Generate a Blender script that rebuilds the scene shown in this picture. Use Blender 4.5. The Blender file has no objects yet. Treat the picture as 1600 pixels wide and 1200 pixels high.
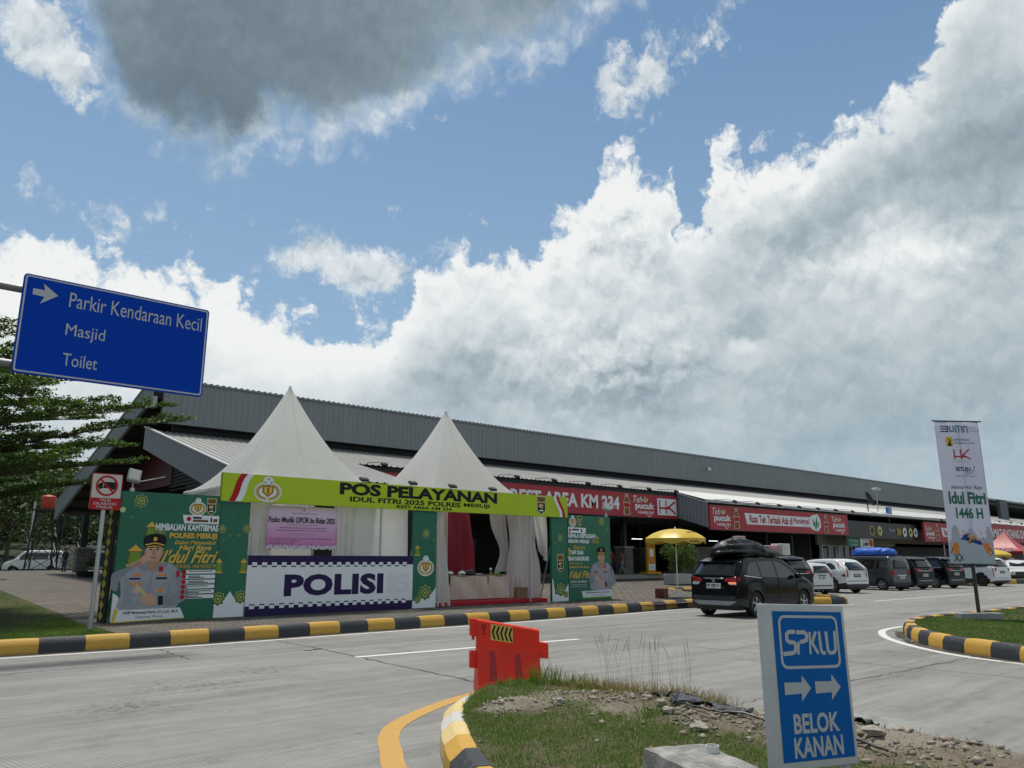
import bpy, bmesh, math, random
import numpy as np
from mathutils import Vector, Matrix
from math import radians, sin, cos, pi, sqrt, atan2, asin
random.seed(7)
S = bpy.context.scene
COL = S.collection
# ---------------------------------------------------------------- camera
# world frame: +X runs along the facade of the hall, +Y into the scene, Z up; the photographer stands at the origin
AZ = radians(48.7); PITCH = math.atan(275.0 / 1220.0)
cd = bpy.data.cameras.new('camera'); cam = bpy.data.objects.new('camera', cd); COL.objects.link(cam)
cam.location = (0, 0, 1.65); cam.rotation_euler = (pi/2 + PITCH, 0, AZ - pi/2)
cd.sensor_width = 36; cd.lens = 36 * 1220 / 1600; cd.clip_start = 0.05; cd.clip_end = 6000
S.camera = cam
S.view_settings.view_transform = 'Standard'; S.view_settings.look = 'None'
S.view_settings.exposure = 0.6; S.view_settings.gamma = 1.0
S.render.engine = 'CYCLES'
S.cycles.max_bounces = 6; S.cycles.transparent_max_bounces = 12
# ---------------------------------------------------------------- sun
SUN_EL = radians(73); SUN_AZ = radians(75)          # azimuth measured from +X towards +Y: ahead of the camera, behind the hall
sd = bpy.data.lights.new('sun', 'SUN'); sun = bpy.data.objects.new('sun', sd); COL.objects.link(sun)
sd.energy = 2.7; sd.angle = radians(9); sd.color = (1.0, 0.955, 0.88)
sv = Vector((cos(SUN_EL)*cos(SUN_AZ), cos(SUN_EL)*sin(SUN_AZ), sin(SUN_EL)))
sun.rotation_euler = sv.to_track_quat('Z', 'Y').to_euler(); sun.location = sv * 80
# ---------------------------------------------------------------- world: Nishita sky with cloud banks laid out in azimuth / elevation
W = bpy.data.worlds.new('World'); S.world = W; W.use_nodes = True
class NG:
    def __init__(s, tree, dim='3D'): s.dim = dim; s.t = tree; s.n = tree.nodes; s.l = tree.links
    def node(s, kind, **kw):
        nd = s.n.new(kind)
        for k, v in kw.items(): setattr(nd, k, v)
        return nd
    def put(s, sock, v):
        if isinstance(v, bpy.types.NodeSocket): s.l.new(v, sock)
        else: sock.default_value = v
    def m(s, op, a, b=0.0, c=0.0, clamp=False):
        nd = s.node('ShaderNodeMath', operation=op, use_clamp=clamp)
        for i, v in enumerate((a, b, c)): s.put(nd.inputs[i], v)
        return nd.outputs[0]
    def vm(s, op, a, b=(0,0,0)):
        nd = s.node('ShaderNodeVectorMath', operation=op); s.put(nd.inputs[0], a); s.put(nd.inputs[1], b)
        return nd.outputs['Value'] if op in ('DOT_PRODUCT','LENGTH') else nd.outputs[0]
    def scale(s, a, f):
        nd = s.node('ShaderNodeVectorMath', operation='SCALE'); s.put(nd.inputs[0], a); s.put(nd.inputs['Scale'], f); return nd.outputs[0]
    def ss(s, v, a, b, lo=0.0, hi=1.0):
        nd = s.node('ShaderNodeMapRange', interpolation_type='SMOOTHSTEP')
        for k, x in (('Value', v), ('From Min', a), ('From Max', b), ('To Min', lo), ('To Max', hi)): s.put(nd.inputs[k], x)
        return nd.outputs[0]
    def lin(s, v, a, b, lo=0.0, hi=1.0):
        nd = s.node('ShaderNodeMapRange')
        for k, x in (('Value', v), ('From Min', a), ('From Max', b), ('To Min', lo), ('To Max', hi)): s.put(nd.inputs[k], x)
        return nd.outputs[0]
    def mix(s, f, a, b, blend='MIX'):
        nd = s.node('ShaderNodeMix', data_type='RGBA', blend_type=blend)
        s.put(nd.inputs[0], f); s.put(nd.inputs[6], a); s.put(nd.inputs[7], b); return nd.outputs[2]
    def noise(s, vec, scale, detail=4, rough=.55, dist=0.0, col=False):
        nd = s.node('ShaderNodeTexNoise', noise_dimensions=s.dim); s.put(nd.inputs['Vector'], vec)
        for k, x in (('Scale', scale), ('Detail', detail), ('Roughness', rough), ('Distortion', dist)): s.put(nd.inputs[k], x)
        return nd.outputs['Color' if col else 'Fac']
    def voro(s, vec, scale, detail=3, rough=.5, feature='F1', smooth=None):
        nd = s.node('ShaderNodeTexVoronoi', feature=feature, voronoi_dimensions=s.dim); s.put(nd.inputs['Vector'], vec)
        for k, x in (('Scale', scale), ('Detail', detail), ('Roughness', rough)): s.put(nd.inputs[k], x)
        if smooth is not None: s.put(nd.inputs['Smoothness'], smooth)
        return nd.outputs['Distance']
    def comb(s, x, y, z):
        nd = s.node('ShaderNodeCombineXYZ')
        for i, v in enumerate((x, y, z)): s.put(nd.inputs[i], v)
        return nd.outputs[0]
    def curve(s, v, pts):
        nd = s.node('ShaderNodeFloatCurve'); s.put(nd.inputs['Value'], v)
        c = nd.mapping.curves[0]
        c.points[0].location = pts[0]; c.points[1].location = pts[-1]
        for p in pts[1:-1]: c.points.new(*p)
        nd.mapping.update(); return nd.outputs[0]
def sky_dir(x, y):
    # azimuth left of the view axis and elevation (degrees) of a direction in the photograph
    f = Vector((1220*cos(PITCH) - (600-y)*sin(PITCH), -(x-800), 1220*sin(PITCH) + (600-y)*cos(PITCH))).normalized()
    return math.degrees(atan2(f.y, f.x)), math.degrees(asin(f.z))
def build_world():
    g = NG(W.node_tree, '2D'); g.n.clear()
    W.cycles.sampling_method = 'MANUAL'; W.cycles.sample_map_resolution = 512
    tc = g.node('ShaderNodeTexCoord'); d = tc.outputs['Generated']
    d = g.vm('NORMALIZE', d)
    # turn so that the view axis is +X
    fx = g.vm('DOT_PRODUCT', d, (cos(AZ), sin(AZ), 0)); fy = g.vm('DOT_PRODUCT', d, (-sin(AZ), cos(AZ), 0))
    sp = g.node('ShaderNodeSeparateXYZ'); g.put(sp.inputs[0], d); dz = sp.outputs[2]
    DEG = 180/pi
    az0 = g.m('MULTIPLY', g.m('ARCTAN2', fy, fx), DEG)
    el0 = g.m('MULTIPLY', g.m('ARCSINE', dz), DEG)
    p = g.comb(g.m('MULTIPLY', az0, 1/40), g.m('MULTIPLY', el0, 1/40), 0.0)      # 1 unit = 40 degrees
    # domain warp
    w1 = g.vm('SUBTRACT', g.noise(p, 5.0, 5, .6, col=True), (.5, .5, .5))
    w2 = g.vm('SUBTRACT', g.noise(p, 22.0, 6, .62, col=True), (.5, .5, .5))
    pw = g.vm('ADD', p, g.vm('ADD', g.scale(w1, .10), g.scale(w2, .040)))
    s2 = g.node('ShaderNodeSeparateXYZ'); g.put(s2.inputs[0], pw)
    az = g.m('MULTIPLY', s2.outputs[0], 40); el = g.m('MULTIPLY', s2.outputs[1], 40)
    def cv(pts, lo=-10., hi=60.):
        q = [sky_dir(*xy) for xy in pts]; q.sort()
        q = [(-90, q[0][1])] + q + [(90, q[-1][1])] if True else q
        P = [((a+90)/180, (e-lo)/(hi-lo)) for a, e in q]
        t = g.m('DIVIDE', g.m('ADD', az, 90), 180)
        return g.m('ADD', g.m('MULTIPLY', g.curve(t, P), hi-lo), lo)
    def blob(x, y, rx, ry, amp, rot=0):
        a, e = sky_dir(x, y); k = 1220*pi/180
        ca, sa = cos(radians(rot)), sin(radians(rot))
        da = g.m('SUBTRACT', az, a); de = g.m('SUBTRACT', el, e)
        u = g.m('MULTIPLY', g.m('ADD', g.m('MULTIPLY', da, -ca), g.m('MULTIPLY', de, sa)), k/rx)
        v = g.m('MULTIPLY', g.m('ADD', g.m('MULTIPLY', da, sa), g.m('MULTIPLY', de, ca)), k/ry)
        r2 = g.m('ADD', g.m('MULTIPLY', u, u), g.m('MULTIPLY', v, v))
        return g.m('MULTIPLY', g.m('POWER', 2.718, g.m('MULTIPLY', r2, -1.0)), amp)
    def blobs(lst):
        o = 0.0
        for b in lst: o = g.m('ADD', o, blob(*b))
        return o
    fb = g.noise(p, 9.0, 8, .62)
    fb = g.m('SUBTRACT', fb, .5)
    puff = g.m('SUBTRACT', .55, g.voro(g.vm('ADD', p, g.scale(w2, .05)), 15.0, 4, .55, 'F1'))
    puff_s = g.m('SUBTRACT', .55, g.voro(g.vm('ADD', g.vm('ADD', p, g.scale(w2, .05)), (.004, .020, 0)), 15.0, 4, .55, 'F1'))
    relief = g.m('SUBTRACT', puff, puff_s)            # bright where the cloud thins towards the sun
    fine = g.m('SUBTRACT', g.noise(g.vm('ADD', p, g.scale(w2, .08)), 30.0, 6, .6), .5)
    soft = g.m('SUBTRACT', g.noise(g.vm('ADD', p, (3.1, .7, 0)), 4.0, 4, .5), .5)
    # ---- bank A: the long cumulus bank climbing to the right
    top = cv([(-200,355),(0,352),(120,358),(240,382),(330,398),(430,440),(520,485),(590,478),(650,425),(690,385),(760,375),(840,360),(858,325),(905,300),(930,230),(962,215),
              (1000,225),(1045,245),(1066,320),(1092,335),(1108,300),(1140,250),(1190,215),(1280,196),(1340,170),(1400,118),(1442,70),(1452,10),(1480,-60),(1560,-200),(1800,-300)])
    dA = g.m('SUBTRACT', top, el)                     # degrees below the rim
    densA = g.m('ADD', g.m('MULTIPLY', dA, .55), g.m('ADD', g.m('MULTIPLY', puff, 1.5), g.m('MULTIPLY', fb, 1.7)))
    densA = g.m('ADD', densA, blobs([(1118,230,26,52,2.2,-8),(985,205,20,34,1.0,0)]))
    gap = blobs([(1440,770,900,60,.9,-6),(1030,330,60,30,.8,30)])
    densA = g.m('SUBTRACT', densA, gap)
    aA = g.ss(densA, -.12, .75)
    # ---- bank B: the dark cloud base hanging in at the top left
    bot = cv([(-400,-500),(60,-160),(105,20),(150,130),(185,200),(235,250),(300,285),(345,290),(405,240),(470,255),(530,255),(600,230),(650,200),(700,160),(780,140),(850,110),(930,70),(985,30),(1040,-50),(1100,-200),(2000,-500)])
    dB = g.m('SUBTRACT', el, bot)
    densB = g.m('ADD', g.m('MULTIPLY', dB, .33), g.m('ADD', g.m('MULTIPLY', puff, .7), g.m('MULTIPLY', fb, 1.6)))
    aB = g.ss(densB, -.35, 1.5)
    # ---- loose wisps
    wm = blobs([(90,70,70,75,1.0,-30),(30,40,70,40,.9,0),(560,405,95,34,1.0,-12),(545,445,40,30,.7,0),(985,135,70,55,.85,30),(950,105,40,60,.6,0),(1085,25,120,50,.7,10),(1130,50,70,40,.5,20),
                (440,425,150,40,.62,10),(150,330,160,40,.45,0),(640,440,60,40,.6,0),(250,330,240,50,.36,0),(612,327,16,10,.9,0),(758,335,14,12,.8,30),(830,160,50,14,.55,-8),(640,215,60,26,.85,20),(720,390,60,34,.8,0),(1065,690,22,14,1.0,0),(1400,748,26,10,.9,0),(1590,700,22,30,.9,0),(1505,710,22,14,.5,0),(1050,110,40,20,.4,0)])
    wn = g.m('ADD', g.m('MULTIPLY', g.m('ADD', fb, g.m('MULTIPLY', fine, .8)), 1.9), g.m('MULTIPLY', puff, .5))
    aW = g.m('MULTIPLY', g.ss(g.m('ADD', g.m('MULTIPLY', wm, 1.15), wn), .5, 1.35), .86)
    # ---- brightness
    edge = g.ss(densA, .2, 3.4, 1.0, 0.0)
    bA = g.m('ADD', .665, g.m('MULTIPLY', edge, .25))
    bA = g.m('ADD', bA, g.m('MULTIPLY', relief, g.m('ADD', .09, blobs([(960,300,130,110,.34,0),(1180,270,110,70,.2,20),(760,440,200,70,.14,20),(950,570,160,80,.22,0),(1420,390,160,50,.16,0)]))))
    bA = g.m('ADD', bA, g.m('MULTIPLY', fb, g.m('ADD', .17, g.m('MULTIPLY', edge, .20)))); bA = g.m('ADD', bA, g.m('MULTIPLY', soft, .32)); bA = g.m('ADD', bA, g.m('MULTIPLY', fine, .05))
    bA = g.m('ADD', bA, blobs([(1330,315,210,60,-.22,16),(1540,210,110,150,-.17,20),(1250,345,120,30,-.06,5),(1560,330,120,90,-.06,0),(1480,600,380,120,-.20,0),(1150,480,80,60,-.06,0),(1170,510,45,26,-.14,0),
        (260,470,330,90,.17,-8),(180,560,280,110,.14,0),(560,560,170,70,.07,10),(700,580,120,60,-.16,0),(800,620,200,70,-.14,0),(1010,610,130,60,-.08,0),(900,560,60,70,.12,30),(960,320,70,90,.14,0),(880,340,60,60,.10,0),
        (1370,385,80,34,.20,12),(1475,380,40,18,.18,20),(1180,290,110,60,.12,20),(1410,150,60,90,.10,30),(1160,540,30,14,.15,0),(1000,460,120,80,.07,0)]))
    bA = g.m('MINIMUM', g.m('SMOOTH_MAX', bA, .30, .22), .92)
    deepB = g.ss(g.m('ADD', dB, g.m('MULTIPLY', g.m('ADD', fb, soft), 4.0)), .8, 4.6)
    bB = g.m('ADD', g.m('ADD', .70, g.m('MULTIPLY', deepB, -.50)), g.m('MULTIPLY', g.m('ADD', g.m('MULTIPLY', relief, .28), g.m('MULTIPLY', fb, .7)), g.m('SUBTRACT', 1.0, g.m('MULTIPLY', deepB, .8))))
    bB = g.m('ADD', bB, blobs([(250,230,150,80,-.22,0),(760,70,170,90,.10,0),(560,200,110,50,.16,12),(620,180,60,40,.12,0),(330,240,80,30,.10,0),(800,60,150,80,.07,0),(150,40,70,110,.06,0)]))
    bB = g.m('ADD', bB, g.m('MULTIPLY', soft, .10))
    bB = g.m('MINIMUM', g.m('SMOOTH_MAX', bB, .17, .16), .9)
    def tint(b):
        # neutral grey-blue in the shade to warm white in the light
        cr = g.node('ShaderNodeValToRGB'); g.put(cr.inputs[0], b)
        e = cr.color_ramp.elements; e[0].position = .12; e[0].color = (.115, .155, .19, 1); e[1].position = .92; e[1].color = (.86, .88, .875, 1)
        for pos, c in ((.30, (.225, .295, .345, 1)), (.5, (.415, .495, .54, 1)), (.72, (.66, .715, .735, 1))):
            k = e.new(pos); k.color = c
        return g.scale(cr.outputs[0], 6.7)
    sky = g.node('ShaderNodeTexSky', sky_type='NISHITA', sun_disc=False, sun_elevation=SUN_EL, sun_rotation=pi/2 - SUN_AZ, air_density=1.0, dust_density=1.0, ozone_density=1.4)
    base = g.vm('MULTIPLY', sky.outputs[0], (.43, .60, .665))
    base = g.mix(g.ss(el0, 8, 46, .62, .10), base, (2.5, 3.45, 4.45, 1))        # thin milky air low down
    c = g.mix(aW, base, tint(g.m('ADD', .74, g.m('MULTIPLY', relief, .3))))
    c = g.mix(aB, c, tint(bB)); c = g.mix(aA, c, tint(bA))
    c = g.mix(g.ss(el0, 15, 3, 0, .62), c, (2.15, 2.95, 3.45, 1))              # distance haze at the foot of the bank
    bg = g.node('ShaderNodeBackground'); g.put(bg.inputs[0], c); bg.inputs[1].default_value = 0.10
    out = g.node('ShaderNodeOutputWorld'); g.l.new(bg.outputs[0], out.inputs[0])
build_world()
# ---------------------------------------------------------------- helpers
MATS = {}
def M(name, col=(.5,.5,.5), rough=.6, metal=0.0, var=.12, scale=6.0, bump=0.0, bscale=None, spec=.5, coat=0.0, trans=0.0, obj=False):
    # plain painted / plastic / stone surface: base colour broken up by two noises (own dirt and fading), slight bump
    if name in MATS: return MATS[name]
    m = bpy.data.materials.new(name); m.use_nodes = True; g = NG(m.node_tree); g.n.clear()
    tc = g.node('ShaderNodeTexCoord').outputs['Object']
    b = g.node('ShaderNodeBsdfPrincipled'); o = g.node('ShaderNodeOutputMaterial'); g.l.new(b.outputs[0], o.inputs[0])
    n1 = g.noise(tc, scale, 6, .6); n2 = g.noise(tc, scale*.17, 3, .5)
    k = g.m('ADD', g.m('MULTIPLY', g.m('SUBTRACT', n1, .5), 2*var), g.m('MULTIPLY', g.m('SUBTRACT', n2, .5), 2*var))
    g.put(b.inputs['Base Color'], g.scale(col[:3], g.m('ADD', 1.0, k)))
    g.put(b.inputs['Roughness'], g.m('ADD', rough, g.m('MULTIPLY', g.m('SUBTRACT', n1, .5), .25), clamp=True))
    b.inputs['Metallic'].default_value = metal; b.inputs['Specular IOR Level'].default_value = spec
    if coat: b.inputs['Coat Weight'].default_value = coat; b.inputs['Coat Roughness'].default_value = .05
    if trans:
        b.inputs['Transmission Weight'].default_value = trans
    if bump:
        bp = g.node('ShaderNodeBump'); g.put(bp.inputs['Height'], g.noise(tc, bscale or scale*4, 5, .6)); bp.inputs['Strength'].default_value = bump; bp.inputs['Distance'].default_value = .02
        g.l.new(bp.outputs[0], b.inputs['Normal'])
    MATS[name] = m; return m
def raw_mat(name):
    m = bpy.data.materials.new(name); m.use_nodes = True; g = NG(m.node_tree); g.n.clear()
    b = g.node('ShaderNodeBsdfPrincipled'); o = g.node('ShaderNodeOutputMaterial'); g.l.new(b.outputs[0], o.inputs[0])
    MATS[name] = m; return m, g, b
def set_bump(g, b, h, strength=.3, dist=.01):
    bp = g.node('ShaderNodeBump'); g.put(bp.inputs['Height'], h); bp.inputs['Strength'].default_value = strength; bp.inputs['Distance'].default_value = dist
    g.l.new(bp.outputs[0], b.inputs['Normal'])
def tag(o, label=None, cat=None, group=None, kind=None):
    if label: o['label'] = label
    if cat: o['category'] = cat
    if group: o['group'] = group
    if kind: o['kind'] = kind
    return o
def thing(name, label, cat, loc=(0,0,0), rz=0, group=None):
    o = bpy.data.objects.new(name, None); COL.objects.link(o); o.location = loc; o.rotation_euler = (0,0,rz)
    o.empty_display_size = .2
    return tag(o, label, cat, group)
def V(*a): return Vector(a if len(a) > 1 else a[0])
class MB:
    """collects faces with material slots and links them as ONE mesh object"""
    def __init__(s): s.v = []; s.f = []; s.mi = []; s.mats = []; s.cur = 0
    def mat(s, m):
        if m not in s.mats: s.mats.append(m)
        s.cur = s.mats.index(m); return s
    def add(s, vs, fs):
        b = len(s.v); s.v.extend([tuple(v) for v in vs]); s.f.extend([tuple(i+b for i in f) for f in fs]); s.mi.extend([s.cur]*len(fs)); return s
    def quad(s, a, b, c, d): return s.add([a,b,c,d], [(0,1,2,3)])
    def poly(s, pts): return s.add(pts, [tuple(range(len(pts)))])
    def box(s, lo, hi, mtx=None):
        x0,y0,z0 = lo; x1,y1,z1 = hi
        vs = [(x0,y0,z0),(x1,y0,z0),(x1,y1,z0),(x0,y1,z0),(x0,y0,z1),(x1,y0,z1),(x1,y1,z1),(x0,y1,z1)]
        if mtx is not None: vs = [mtx @ Vector(v) for v in vs]
        return s.add(vs, [(3,2,1,0),(4,5,6,7),(0,1,5,4),(1,2,6,5),(2,3,7,6),(3,0,4,7)])
    def bar(s, p, q, w, h, up=(0,0,1)):
        p = Vector(p); q = Vector(q); d = (q-p).normalized(); u = Vector(up)
        if abs(d.dot(u)) > .95: u = Vector((1,0,0))
        r = d.cross(u).normalized(); u = r.cross(d)
        c = [(-w/2,-h/2),(w/2,-h/2),(w/2,h/2),(-w/2,h/2)]
        vs = [p + r*a + u*b for a,b in c] + [q + r*a + u*b for a,b in c]
        return s.add(vs, [(3,2,1,0),(4,5,6,7),(0,1,5,4),(1,2,6,5),(2,3,7,6),(3,0,4,7)])
    def tube(s, pts, r, n=8, caps=True):
        pts = [Vector(p) for p in pts]; rs = r if isinstance(r, (list,tuple)) else [r]*len(pts)
        vs = []; ref = None
        for i, p in enumerate(pts):
            d = (pts[min(i+1,len(pts)-1)] - pts[max(i-1,0)]).normalized()
            if ref is None: ref = d.orthogonal().normalized()
            a = (ref - d*ref.dot(d))
            a = a.normalized() if a.length > 1e-6 else d.orthogonal().normalized()
            ref = a; b = d.cross(a)
            for k in range(n):
                t = 2*pi*k/n; vs.append(p + (a*cos(t) + b*sin(t))*rs[i])
        fs = [(i*n+k, i*n+(k+1)%n, (i+1)*n+(k+1)%n, (i+1)*n+k) for i in range(len(pts)-1) for k in range(n)]
        if caps: fs += [tuple(range(n-1,-1,-1)), tuple(range((len(pts)-1)*n, len(pts)*n))]
        return s.add(vs, fs)
    def lathe(s, prof, c=(0,0,0), n=24, axis='Z', mtx=None):
        vs = []
        for r, h in prof:
            for k in range(n):
                t = 2*pi*k/n
                v = Vector((r*cos(t), r*sin(t), h)) if axis == 'Z' else (Vector((r*cos(t), h, r*sin(t))) if axis == 'Y' else Vector((h, r*cos(t), r*sin(t))))
                v = v + Vector(c)
                vs.append(mtx @ v if mtx is not None else v)
        fs = [(i*n+k, i*n+(k+1)%n, (i+1)*n+(k+1)%n, (i+1)*n+k) for i in range(len(prof)-1) for k in range(n)]
        return s.add(vs, fs)
    def prism(s, pts, ax, d):
        # closed polygon pts (3D) pushed by vector d
        n = len(pts); d = Vector(d)
        a = [Vector(p) for p in pts]; b = [p + d for p in a]
        return s.add(a + b, [tuple(range(n-1,-1,-1)), tuple(range(n,2*n))] + [(i,(i+1)%n,n+(i+1)%n,n+i) for i in range(n)])
    def grid(s, P):
        # P[i][j] points
        n = len(P); m = len(P[0])
        return s.add([p for row in P for p in row], [(i*m+j, i*m+j+1, (i+1)*m+j+1, (i+1)*m+j) for i in range(n-1) for j in range(m-1)])
    def ico(s, c, r, sub=2, jit=0.0, sc=(1,1,1), seed=0):
        bm = bmesh.new(); bmesh.ops.create_icosphere(bm, subdivisions=sub, radius=1.0)
        rnd = random.Random(seed)
        vs = []
        for v in bm.verts:
            k = 1 + rnd.uniform(-jit, jit); vs.append((c[0]+v.co.x*r*sc[0]*k, c[1]+v.co.y*r*sc[1]*k, c[2]+v.co.z*r*sc[2]*k))
        bm.verts.index_update(); fs = [tuple(v.index for v in f.verts) for f in bm.faces]; bm.free()
        return s.add(vs, fs)
    def build(s, name, m=None, parent=None, smooth=False, bevel=0.0, seg=2, fix=True, angle=30, sub=0):
        me = bpy.data.meshes.new(name); me.from_pydata(s.v, [], s.f)
        mats = s.mats or [m]
        for x in mats: me.materials.append(x)
        if len(mats) > 1: me.polygons.foreach_set('material_index', s.mi)
        me.update()
        if fix:
            bm = bmesh.new(); bm.from_mesh(me); bmesh.ops.recalc_face_normals(bm, faces=bm.faces); bm.to_mesh(me); bm.free()
        o = bpy.data.objects.new(name, me); COL.objects.link(o)
        if smooth:
            me.polygons.foreach_set('use_smooth', [True]*len(me.polygons))
            try: me.set_sharp_from_angle(angle=radians(angle))
            except Exception: pass
        if bevel:
            md = o.modifiers.new('bevel', 'BEVEL'); md.width = bevel; md.segments = seg; md.limit_method = 'ANGLE'; md.angle_limit = radians(40)
            me.polygons.foreach_set('use_smooth', [True]*len(me.polygons)); md.harden_normals = False
            wn = o.modifiers.new('wn', 'WEIGHTED_NORMAL'); wn.keep_sharp = True
        if sub:
            md = o.modifiers.new('sub', 'SUBSURF'); md.levels = sub; md.render_levels = sub
        if parent: o.parent = parent
        return o
def copy_tree(o, parent=None):
    c = o.copy(); COL.objects.link(c); c.parent = parent
    for ch in list(o.children): copy_tree(ch, c)
    return c
# lettering: a font curve turned into faces and fitted into a box
_tx = {}
def text_faces(body, bold=0.0, shear=0.0, space=1.0):
    key = (body, bold, shear, space)
    if key in _tx: return _tx[key]
    c = bpy.data.curves.new('t', 'FONT'); c.body = body; c.size = 1.0; c.offset = bold; c.shear = shear; c.space_character = space
    c.resolution_u = 3; c.fill_mode = 'FRONT' if hasattr(c, 'fill_mode') else c.fill_mode
    o = bpy.data.objects.new('t', c); me = o.to_mesh()
    vs = np.array([v.co[:2] for v in me.vertices]); fs = [tuple(p.vertices) for p in me.polygons]
    o.to_mesh_clear(); bpy.data.objects.remove(o); bpy.data.curves.remove(c)
    mn = vs.min(0); mx = vs.max(0); vs = (vs - mn) / np.maximum(mx - mn, 1e-6)
    _tx[key] = (vs, fs, (mn[0], mx[0])); return _tx[key]
class Face:
    """drawing on a flat panel: origin O, right U, up R (unit vectors), outward normal N; layers 3 mm apart"""
    def __init__(s, O, U, Vv, parent, gap=.003, start=.004, inv=None):
        s.O = Vector(O); s.U = Vector(U).normalized(); s.V = Vector(Vv).normalized(); s.N = s.U.cross(s.V).normalized()
        s.parent = parent; s.parts = {}; s.gap = gap; s.start = start; s.k = 0; s.warp = None; s.dp = ('print', 0); s.grp = False; s.c = 0
    def P(s, u, v, k): 
        p = s.O + s.U*u + s.V*v + s.N*(s.start + k*s.gap)
        return p + s.N*s.warp(u, v) if s.warp else p
    def begin(s, name, group=True):
        # everything drawn from here on belongs to a new part of this name (group: lettering too)
        s.k += 1; s.dp = (name, s.k); s.grp = group; return s
    def mb(s, part): return s.parts.setdefault(s.dp if part is None else (part, 0), MB())
    def poly(s, pts, mat, layer=0, part=None):
        s.c = (s.c+1) % 12; e = s.c*.00004/s.gap
        s.mb(part).mat(mat).poly([s.P(u, v, layer+e) for u, v in pts])
    def rect(s, u0, v0, u1, v1, mat, layer=0, part=None): s.poly([(u0,v0),(u1,v0),(u1,v1),(u0,v1)], mat, layer, part)
    def rrect(s, u0, v0, u1, v1, r, mat, layer=0, part=None, n=5):
        pts = []
        for cx, cy, a in ((u1-r,v0+r,-90),(u1-r,v1-r,0),(u0+r,v1-r,90),(u0+r,v0+r,180)):
            for i in range(n+1): t = radians(a + 90*i/n); pts.append((cx+r*cos(t), cy+r*sin(t)))
        s.poly(pts, mat, layer, part)
    def disc(s, u, v, r, mat, layer=0, part=None, n=20, ry=None, a0=0, a1=360):
        ry = ry or r; full = abs(a1-a0) >= 360
        pts = [(u + r*cos(radians(a0+(a1-a0)*i/n)), v + ry*sin(radians(a0+(a1-a0)*i/n))) for i in range(n if full else n+1)]
        s.poly(pts, mat, layer, part)
    def ring(s, u, v, r, w, mat, layer=0, part=None, n=28, a0=0, a1=360, ry=1.0):
        for i in range(n):
            t0 = radians(a0+(a1-a0)*i/n); t1 = radians(a0+(a1-a0)*(i+1)/n)
            s.poly([(u+(r-w)*cos(t0), v+(r-w)*ry*sin(t0)), (u+r*cos(t0), v+r*ry*sin(t0)), (u+r*cos(t1), v+r*ry*sin(t1)), (u+(r-w)*cos(t1), v+(r-w)*ry*sin(t1))], mat, layer, part)
    def line(s, pts, w, mat, layer=0, part=None):
        for (a, b), (c, d) in zip(pts[:-1], pts[1:]):
            L = math.hypot(c-a, d-b) or 1; nx, ny = -(d-b)/L*w/2, (c-a)/L*w/2
            s.poly([(a-nx,b-ny),(c-nx,d-ny),(c+nx,d+ny),(a+nx,b+ny)], mat, layer, part)
    def text(s, body, u0, v0, u1, v1, mat, layer=1, part=None, bold=0.0, shear=0.0, space=1.0, rot=0.0):
        if not s.grp and (v1-v0 > .5 or u1-u0 > 4) and ' ' in body:
            # big lettering: every word is a part of its own
            _, _, (a0, a1) = text_faces(body, bold, shear, space); ws = body.split(' '); x = 0.0
            for i, w_ in enumerate(ws):
                _, _, (p0, p1) = text_faces(' '.join(ws[:i+1]), bold, shear, space); _, _, (q0, q1) = text_faces(w_, bold, shear, space); k = (u1-u0)/(a1-a0)
                s.text(w_, u0+(p1-a0-(q1-q0))*k, v0, u0+(p1-a0)*k, v1, mat, layer, part, bold, shear, space)
            return
        vs, fs, asp = text_faces(body, bold, shear, space)
        if not s.grp: s.k += 1; part = None; keep = s.dp; s.dp = ('lettering', s.k)
        cu, cv_ = (u0+u1)/2, (v0+v1)/2; ca, sa = cos(radians(rot)), sin(radians(rot)); out = []
        for x, y in vs:
            du, dv = (x-.5)*(u1-u0), (y-.5)*(v1-v0)
            out.append(s.P(cu + du*ca - dv*sa, cv_ + du*sa + dv*ca, layer))
        s.mb(part).mat(mat).add(out, fs)
        if not s.grp: s.dp = keep
    def done(s):
        for nm, b in s.parts.items(): b.build(nm[0], None, s.parent, fix=False)
def at_n(n, lo, hi): return [lo + (hi-lo)*i/(n-1) for i in range(n)]
def catmull(pts, per=8, closed=False):
    P = [Vector(p) for p in pts]; out = []; n = len(P)
    rng = range(n if closed else n-1)
    for i in rng:
        if closed: a,b,c,d = P[i-1], P[i], P[(i+1)%n], P[(i+2)%n]
        else: a,b,c,d = P[max(i-1,0)], P[i], P[i+1], P[min(i+2,n-1)]
        for k in range(per):
            t = k/per
            out.append(.5*((2*b)+(c-a)*t+(2*a-5*b+4*c-d)*t*t+(3*b-a-3*c+d)*t**3))
    if not closed: out.append(P[-1])
    return out
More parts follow.
